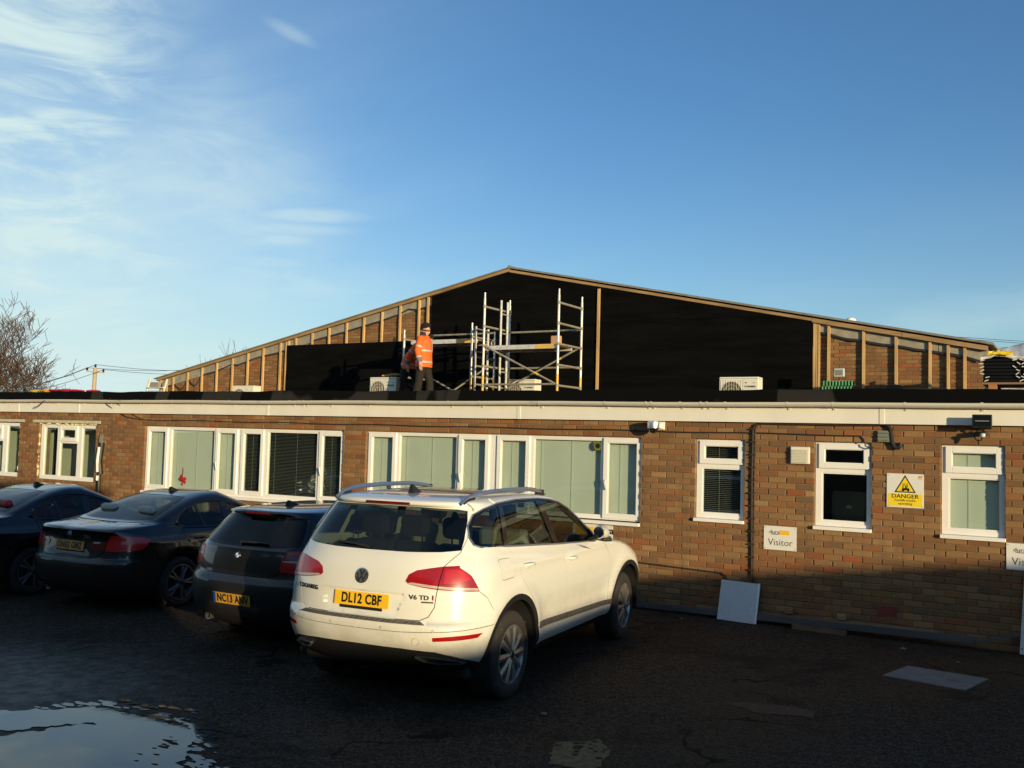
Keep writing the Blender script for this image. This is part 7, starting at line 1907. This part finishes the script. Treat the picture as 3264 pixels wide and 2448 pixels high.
def hatch():
    car = thing('hatchback_car', 'dark grey hatchback parked beside the white SUV', 'car', (-7.466, -4.117, 0.0), R(0.5), 'dark cars parked along the wall')
    rows = [(0.17, -0.58, 3.15, 0.77, 0.5, 0.5), (0.24, -0.71, 3.30, 0.82, 0.53, 0.55), (0.34, -0.80, 3.40, 0.85, 0.56, 0.58), (0.46, -0.845, 3.45, 0.868, 0.58, 0.6), (0.57, -0.858, 3.45, 0.876, 0.60, 0.62), (0.65, -0.852, 3.42, 0.880, 0.60, 0.64),
        (0.70, -0.825, 3.36, 0.880, 0.60, 0.64), (0.73, -0.80, 3.28, 0.880, 0.59, 0.64), (0.82, -0.790, 2.96, 0.874, 0.58, 0.58), (0.88, -0.782, 2.60, 0.866, 0.57, 0.5), (0.93, -0.772, 2.28, 0.852, 0.56, 0.42), (0.965, -0.762, 2.06, 0.835, 0.55, 0.38), (1.0, -0.745, 1.93, 0.812, 0.54, 0.36),
        (1.05, -0.705, 1.84, 0.785, 0.52, 0.36), (1.12, -0.645, 1.70, 0.748, 0.50, 0.36), (1.20, -0.575, 1.54, 0.708, 0.48, 0.36), (1.28, -0.50, 1.36, 0.665, 0.46, 0.36), (1.315, -0.475, 1.28, 0.645, 0.46, 0.36), (1.327, -0.52, 1.25, 0.636, 0.48, 0.36), (1.345, -0.525, 1.20, 0.62, 0.48, 0.36), (1.36, -0.46, 1.14, 0.59, 0.46, 0.36),
        (1.38, -0.30, 1.05, 0.53, 0.45, 0.36), (1.397, -0.08, 0.95, 0.44, 0.40, 0.34), (1.41, 0.18, 0.82, 0.30, 0.28, 0.28), (1.418, 0.40, 0.66, 0.14, 0.12, 0.12), (1.421, 0.48, 0.58, 0.0, 0.04, 0.04)]
    def rear(x, z):
        a_ = np.abs(x)
        return 0.020*smooth(0.36, 0.33, a_)*smooth(0.58, 0.56, z)*smooth(0.40, 0.42, z)-0.012*np.exp(-((z-1.0)/0.025)**2)*smooth(0.72, 0.55, a_)
    P_ = dict(wb=2.69, track=0.868, crease=0.84, rear=rear, rwmat=M['pglass'], wtrim=M['gloss'], dash=1.42, shelf=(-0.62, -0.1, 0.97), seat=0.82, rseat=-0.08, mir=1.50, exh=0.45, exz=0.26, handles=((0.22, 0.85), (1.12, 0.83)), fin=0.0)
    P_['tail_lamp'] = [(Q_, 0.545, 0.80), (Q_, 0.555, 0.98), (Q_, 0.62, 1.0), (S_, -0.50, 0.985), (S_, -0.40, 0.93), (S_, -0.44, 0.80), (Q_, 0.70, 0.782)]
    P_['lamp_inner'] = [(Q_, 0.565, 0.91), (Q_, 0.57, 0.965), (Q_, 0.70, 0.965), (S_, -0.45, 0.945), (S_, -0.45, 0.90)]
    P_['lamp_clear'] = [(Q_, 0.56, 0.893), (Q_, 0.56, 0.907), (Q_, 0.72, 0.905), (Q_, 0.72, 0.891)]
    P_['pillar'] = [(S_, 0.00, 1.005), (S_, 0.5, 0.985), (S_, 1.1, 0.965), (S_, 1.58, 0.95), (S_, 1.42, 1.06), (S_, 1.20, 1.17), (S_, 1.0, 1.24), (S_, 0.80, 1.275), (S_, 0.5, 1.29), (S_, 0.2, 1.265), (S_, 0.0, 1.21), (S_, -0.12, 1.12), (S_, -0.12, 1.05)]
    P_['w2'] = [(S_, 0.0, 1.025), (S_, 0.72, 0.995), (S_, 0.75, 1.265), (S_, 0.5, 1.272), (S_, 0.2, 1.246), (S_, 0.02, 1.196), (S_, -0.08, 1.12)]
    P_['w3'] = [(S_, 0.83, 0.99), (S_, 1.52, 0.967), (S_, 1.38, 1.06), (S_, 1.17, 1.158), (S_, 0.98, 1.225), (S_, 0.86, 1.25)]
    P_['rear_window'] = [(Q_, 0.0, 1.012), (Q_, 0.40, 1.015), (Q_, 0.64, 1.035), (Q_, 0.66, 1.06), (Q_, 0.615, 1.18), (Q_, 0.55, 1.30), (Q_, 0.30, 1.318), (Q_, 0.0, 1.322)]
    P_['windscreen'] = [(F_, 0.0, 0.99), (F_, 0.45, 0.995), (F_, 0.70, 1.02), (F_, 0.60, 1.20), (F_, 0.50, 1.315), (F_, 0.25, 1.335), (F_, 0.0, 1.34)]
    P_['valance'] = [(Q_, 0.0, 0.10), (Q_, 0.0, 0.33), (Q_, 0.45, 0.34), (Q_, 0.60, 0.30), (Q_, 0.64, 0.10)]
    P_['sill'] = [(S_, 0.35, 0.10), (S_, 0.36, 0.24), (S_, 2.34, 0.24), (S_, 2.34, 0.10)]
    P_['boot'] = [(Q_, 0.0, 0.728), (Q_, 0.42, 0.733), (Q_, 0.52, 0.765), (Q_, 0.56, 0.83), (Q_, 0.585, 1.0), (Q_, 0.67, 1.045), (Q_, 0.69, 1.08), (Q_, 0.63, 1.20), (Q_, 0.56, 1.312), (Q_, 0.0, 1.326)]
    P_['boot_gap'] = P_['boot'][:9]
    P_['rear_door'] = [(S_, -0.02, 1.0), (S_, 0.04, 0.86), (S_, 0.18, 0.74), (S_, 0.34, 0.60), (S_, 0.41, 0.40), (S_, 0.42, 0.25), (S_, 0.85, 0.25), (S_, 0.88, 0.5), (S_, 0.85, 0.8), (S_, 0.80, 0.965)]
    P_['front_door'] = [(S_, 0.80, 0.965), (S_, 0.85, 0.8), (S_, 0.88, 0.5), (S_, 0.85, 0.25), (S_, 1.98, 0.25), (S_, 2.0, 0.6), (S_, 1.95, 0.83), (S_, 1.62, 0.935)]
    P_['gaps'] = [[(Q_, 0.58, 0.79), (Q_, 0.72, 0.765), (S_, -0.42, 0.76), (S_, -0.34, 0.60)]]
    b = build_low(car, rows, P_, M['car_grey'], M['rim_dark'], M['seat_dark'], M['seat_dark'])
    p, n_ = b.surf('R', 0, 0.49, 0.006); number_plate(car, 'NC13 ANV', p, -math.asin(n_.z), M['plate_d'], True)
    p, n_ = b.surf('R', 0, 0.925, 0.0); roundel(car, p, n_, 0.041)
    text_on(car, b, '125d', 0.048, 0.36, 0.945, M['rim_dark'], 0.0012, 1.1)
    rect_on(b, 'R', -0.17, 0.17, 1.332, 1.346, 0.003, 'brake_light', M['lamp_dark'], car, 12, 2)
    q = [b.surf('R', x, z, 0.014)[0] for x, z in ((0.0, 1.022), (-0.02, 1.045), (0.16, 1.052), (0.34, 1.048))]; MB().tube(q, 0.011, 6).build('rear_wiper', M['trim'], car)
    return car
hb_ = hatch()
# ================================================================== the two workers on the roof
def person(label, loc, rz, bend=0.0, head_turn=0.0, hat=True, arm_fwd=0.0, step_=0.12):
    pr = thing('person', label, 'person', loc, rz, 'workers on the roof')
    def B_(p):
        p = Vector(p)
        if p.z > 0.90 and bend:
            q = p-Vector((0, 0, 0.92)); w_ = min(1, (p.z-0.90)/0.25); q.rotate(Matrix.Rotation(bend*w_, 3, 'Y')); p = q+Vector((0, 0, 0.92))
        return p
    # skeleton: forward = +x, left = +y
    vs = []; es = []; rs = []
    def node(p, r_, par=None, raw=False):
        vs.append(p if raw else B_(p)); rs.append(r_)
        if par is not None: es.append((par, len(vs)-1))
        return len(vs)-1
    pel = node((0, 0, 0.94), 0.12); sp = node((0.0, 0, 1.14), 0.115, pel); che = node((0.0, 0, 1.34), 0.13, sp); ne = node((0.01, 0, 1.475), 0.058, che)
    hd0 = node((0.025, 0, 1.555), 0.068, ne); hd = node((0.035, 0, 1.63), 0.086, hd0); hd2 = node((0.03, 0, 1.71), 0.070, hd)
    ht = Vector((math.cos(head_turn), math.sin(head_turn), 0))
    hb0 = B_((0.035, 0, 1.625)); node(hb0+ht*0.095+Vector((0, 0, -0.005)), 0.016, hd, True); node(hb0+ht*0.075+Vector((0, 0, -0.075)), 0.022, hd0, True)
    for sy in (-1, 1): node((0.03, sy*0.082, 1.62), 0.016, hd)
    arms = {}
    for sy in (-1, 1):
        sh = node((0.0, sy*0.185, 1.405), 0.066, che); af = arm_fwd
        el = node((-0.04+0.14*af, sy*0.245, 1.14), 0.046, sh); wr_ = node((0.02+0.22*af, sy*0.255, 0.905), 0.030, el); pa_ = node((0.035+0.24*af, sy*0.255, 0.845), 0.036, wr_)
        for i, (dx, l_) in enumerate(((-0.028, 0.062), (-0.010, 0.080), (0.010, 0.085), (0.028, 0.075))):
            k1 = node((0.04+0.24*af+dx, sy*0.258, 0.800), 0.0095, pa_); k2 = node((0.045+0.24*af+dx, sy*0.252, 0.800-l_*0.55), 0.0088, k1); node((0.04+0.24*af+dx, sy*0.240, 0.800-l_), 0.0078, k2)
        t1 = node((0.07+0.24*af, sy*0.245, 0.84), 0.011, pa_); node((0.085+0.24*af, sy*0.235, 0.80), 0.009, t1)
        arms[sy] = (vs[sh], vs[el], vs[wr_], vs[pa_])
    legs = {}
    for sy in (-1, 1):
        dx = step_*sy
        hi = node((0.0, sy*0.095, 0.90), 0.085, pel); kn = node((dx*0.65+0.03, sy*0.115, 0.49), 0.058, hi); an = node((dx, sy*0.125, 0.09), 0.042, kn); he = node((dx+0.16, sy*0.135, 0.035), 0.034, an)
        legs[sy] = (vs[hi], vs[kn], vs[an], vs[he])
    me = bpy.data.meshes.new('body'); me.from_pydata([tuple(v) for v in vs], es, []); me.materials.append(M['skin'])
    bo = obj('body', me, pr)
    md = bo.modifiers.new('skin', 'SKIN'); md.use_smooth_shade = True
    for i, sv in enumerate(me.skin_vertices[0].data): sv.radius = (rs[i], rs[i]); sv.use_root = (i == 0)
    ss = bo.modifiers.new('sub', 'SUBSURF'); ss.levels = 1; ss.render_levels = 2
    # clothing
    def loft(rings, name, mat_, n=22, cap=False, wr=0.0, seed=1):
        rr_ = random.Random(seed); m_ = MB(); V_ = []; F3 = []
        for k, (z, a, b_, cx) in enumerate(rings):
            for i in range(n):
                t = 2*math.pi*i/n; f = 1+wr*(math.sin(3*t+k*1.7+seed)+0.6*math.sin(7*t-k*2.3))+rr_.uniform(-wr, wr)*0.5
                V_.append(B_((cx+a*math.cos(t)*f, b_*math.sin(t)*f, z)))
        for k in range(len(rings)-1):
            for i in range(n): F3.append((k*n+i, k*n+(i+1) % n, (k+1)*n+(i+1) % n, (k+1)*n+i))
        m_.add(V_, F3, 0, True); return m_.build(name, mat_, pr, sharp=180)
    jr_ = [(0.80, 0.165, 0.215, 0.01), (0.83, 0.170, 0.220, 0.01), (0.90, 0.168, 0.222, 0.01), (0.98, 0.165, 0.220, 0.01), (1.06, 0.165, 0.220, 0.008), (1.14, 0.165, 0.222, 0.006), (1.22, 0.166, 0.225, 0.004), (1.30, 0.165, 0.225, 0.0), (1.37, 0.152, 0.218, 0.0), (1.42, 0.130, 0.195, 0.0), (1.455, 0.105, 0.145, 0.004), (1.485, 0.085, 0.092, 0.01), (1.50, 0.078, 0.080, 0.012)]
    jk = loft(jr_, 'jacket', M['orange'], 26, wr=0.012, seed=3)
    def band(z0, z1, nm='reflective_band'):
        def at(z):
            for p, q in zip(jr_, jr_[1:]):
                if p[0] <= z <= q[0]: f = (z-p[0])/(q[0]-p[0]); return tuple(p[i]+(q[i]-p[i])*f for i in range(4))
        r0, r1 = at(z0), at(z1); o_ = loft([(z0, r0[1]+0.006, r0[2]+0.006, r0[3]), (z1, r1[1]+0.006, r1[2]+0.006, r1[3])], nm, M['reflect'], 26); o_.parent = jk
    band(0.89, 0.928); band(1.13, 1.168)
    for sy in (-1, 1):
        for fx in (1, -1):
            m_ = MB(); V_ = []
            for z, a, b_, cx in jr_[5:10]:
                for dy in (-0.018, 0.018): V_.append(B_((cx+fx*(a*0.96+0.008)*math.sqrt(max(0.05, 1-((0.10)/b_)**2)), sy*(0.10)+dy, z)))
            m_.add(V_, [(2*i, 2*i+1, 2*i+3, 2*i+2) for i in range(4)], 0, True); m_.build('reflective_band', M['reflect'], jk)
        sh, el, wr_, pa_ = arms[sy]
        s0 = sh+Vector((0, -sy*0.05, 0.015)); cu = el.lerp(wr_, 0.66)
        sl_ = MB().tube([s0, sh, sh.lerp(el, 0.5), el, el.lerp(wr_, 0.30), cu], [0.075, 0.085, 0.080, 0.074, 0.068, 0.062], 14); so_ = sl_.build('sleeve', M['orange'], jk, sharp=180)
        MB().tube([cu, cu.lerp(wr_, 0.6), wr_], [0.060, 0.056, 0.050], 14).build('cuff', M['navy'] if sy > 0 else mat('grey_cuff', (0.16, 0.14, 0.14), 0.8), jk)
        a_, b2 = sh.lerp(el, 0.60), sh.lerp(el, 0.74); MB().tube([a_, b2], [0.084, 0.081], 14, cap=False).build('reflective_band', M['reflect'], jk)
        a_, b2 = el.lerp(wr_, 0.50), el.lerp(wr_, 0.62); MB().tube([a_, b2], [0.067, 0.064], 14, cap=False).build('reflective_band', M['reflect'], jk)
    loft([(1.455, 0.112, 0.135, -0.01), (1.49, 0.102, 0.105, -0.004), (1.53, 0.088, 0.088, 0.0), (1.555, 0.088, 0.088, -0.006)], 'collar', M['navy'], 20, wr=0.01)
    hi0 = [(0.84, 0.135, 0.165, 0), (0.92, 0.13, 0.165, 0), (0.98, 0.125, 0.16, 0)]
    tr = loft(hi0, 'trousers', M['trousers'], 22)
    for sy in (-1, 1):
        hi, kn, an, he = legs[sy]
        MB().tube([hi+Vector((0, 0, 0.03)), hi.lerp(kn, 0.35), hi.lerp(kn, 0.7), kn, kn.lerp(an, 0.4), kn.lerp(an, 0.8), an+Vector((0, 0, -0.01))], [0.112, 0.105, 0.092, 0.082, 0.086, 0.080, 0.082], 14).build('trouser_leg', M['trousers'], tr, sharp=180)
        m_ = MB(); m_.sphere(an.lerp(he, 0.55)+Vector((0, 0, -0.008)), (0.145, 0.052, 0.045), 14, 8); m_.tube([an+Vector((-0.01, 0, 0.06)), an+Vector((-0.01, 0, -0.03))], [0.056, 0.060], 12)
        m_.v = [(v[0], v[1], max(v[2], 0.0)) for v in m_.v]; m_.build('boot', M['boot'], pr)
    if hat:
        m_ = MB(); n = 18; V_ = []; F3 = []
        hc = B_((0.03, 0, 1.665))
        for k, (dz, r_) in enumerate(((-0.035, 0.104), (-0.01, 0.110), (0.02, 0.108), (0.055, 0.096), (0.085, 0.070), (0.105, 0.035), (0.112, 0.0))):
            for i in range(n):
                t = 2*math.pi*i/n; tilt = -0.022*math.cos(t)
                V_.append(hc+Vector(((r_*1.06)*math.cos(t)-0.012*(1-dz*4), r_*0.94*math.sin(t), dz+(-tilt if k < 3 else 0))))
        for k in range(6):
            for i in range(n): F3.append((k*n+i, k*n+(i+1) % n, (k+1)*n+(i+1) % n, (k+1)*n+i))
        m_.add(V_, F3, 0, True); m_.build('woolly_hat', M['knit'], pr, sharp=180)
    return pr
pw = onY(*Z2p(1995, 1000), 4.7)
person('worker in orange high visibility jacket and black woolly hat standing on the roof', (pw.x, 4.7, RZ), R(14), head_turn=R(-14))
pw2 = onY(*Z2p(1790, 1050), 5.15)
person('second worker in orange jacket stooping half hidden behind the standing worker', (pw2.x, 5.15, RZ), R(8), bend=R(38), step_=0.2, arm_fwd=0.3)
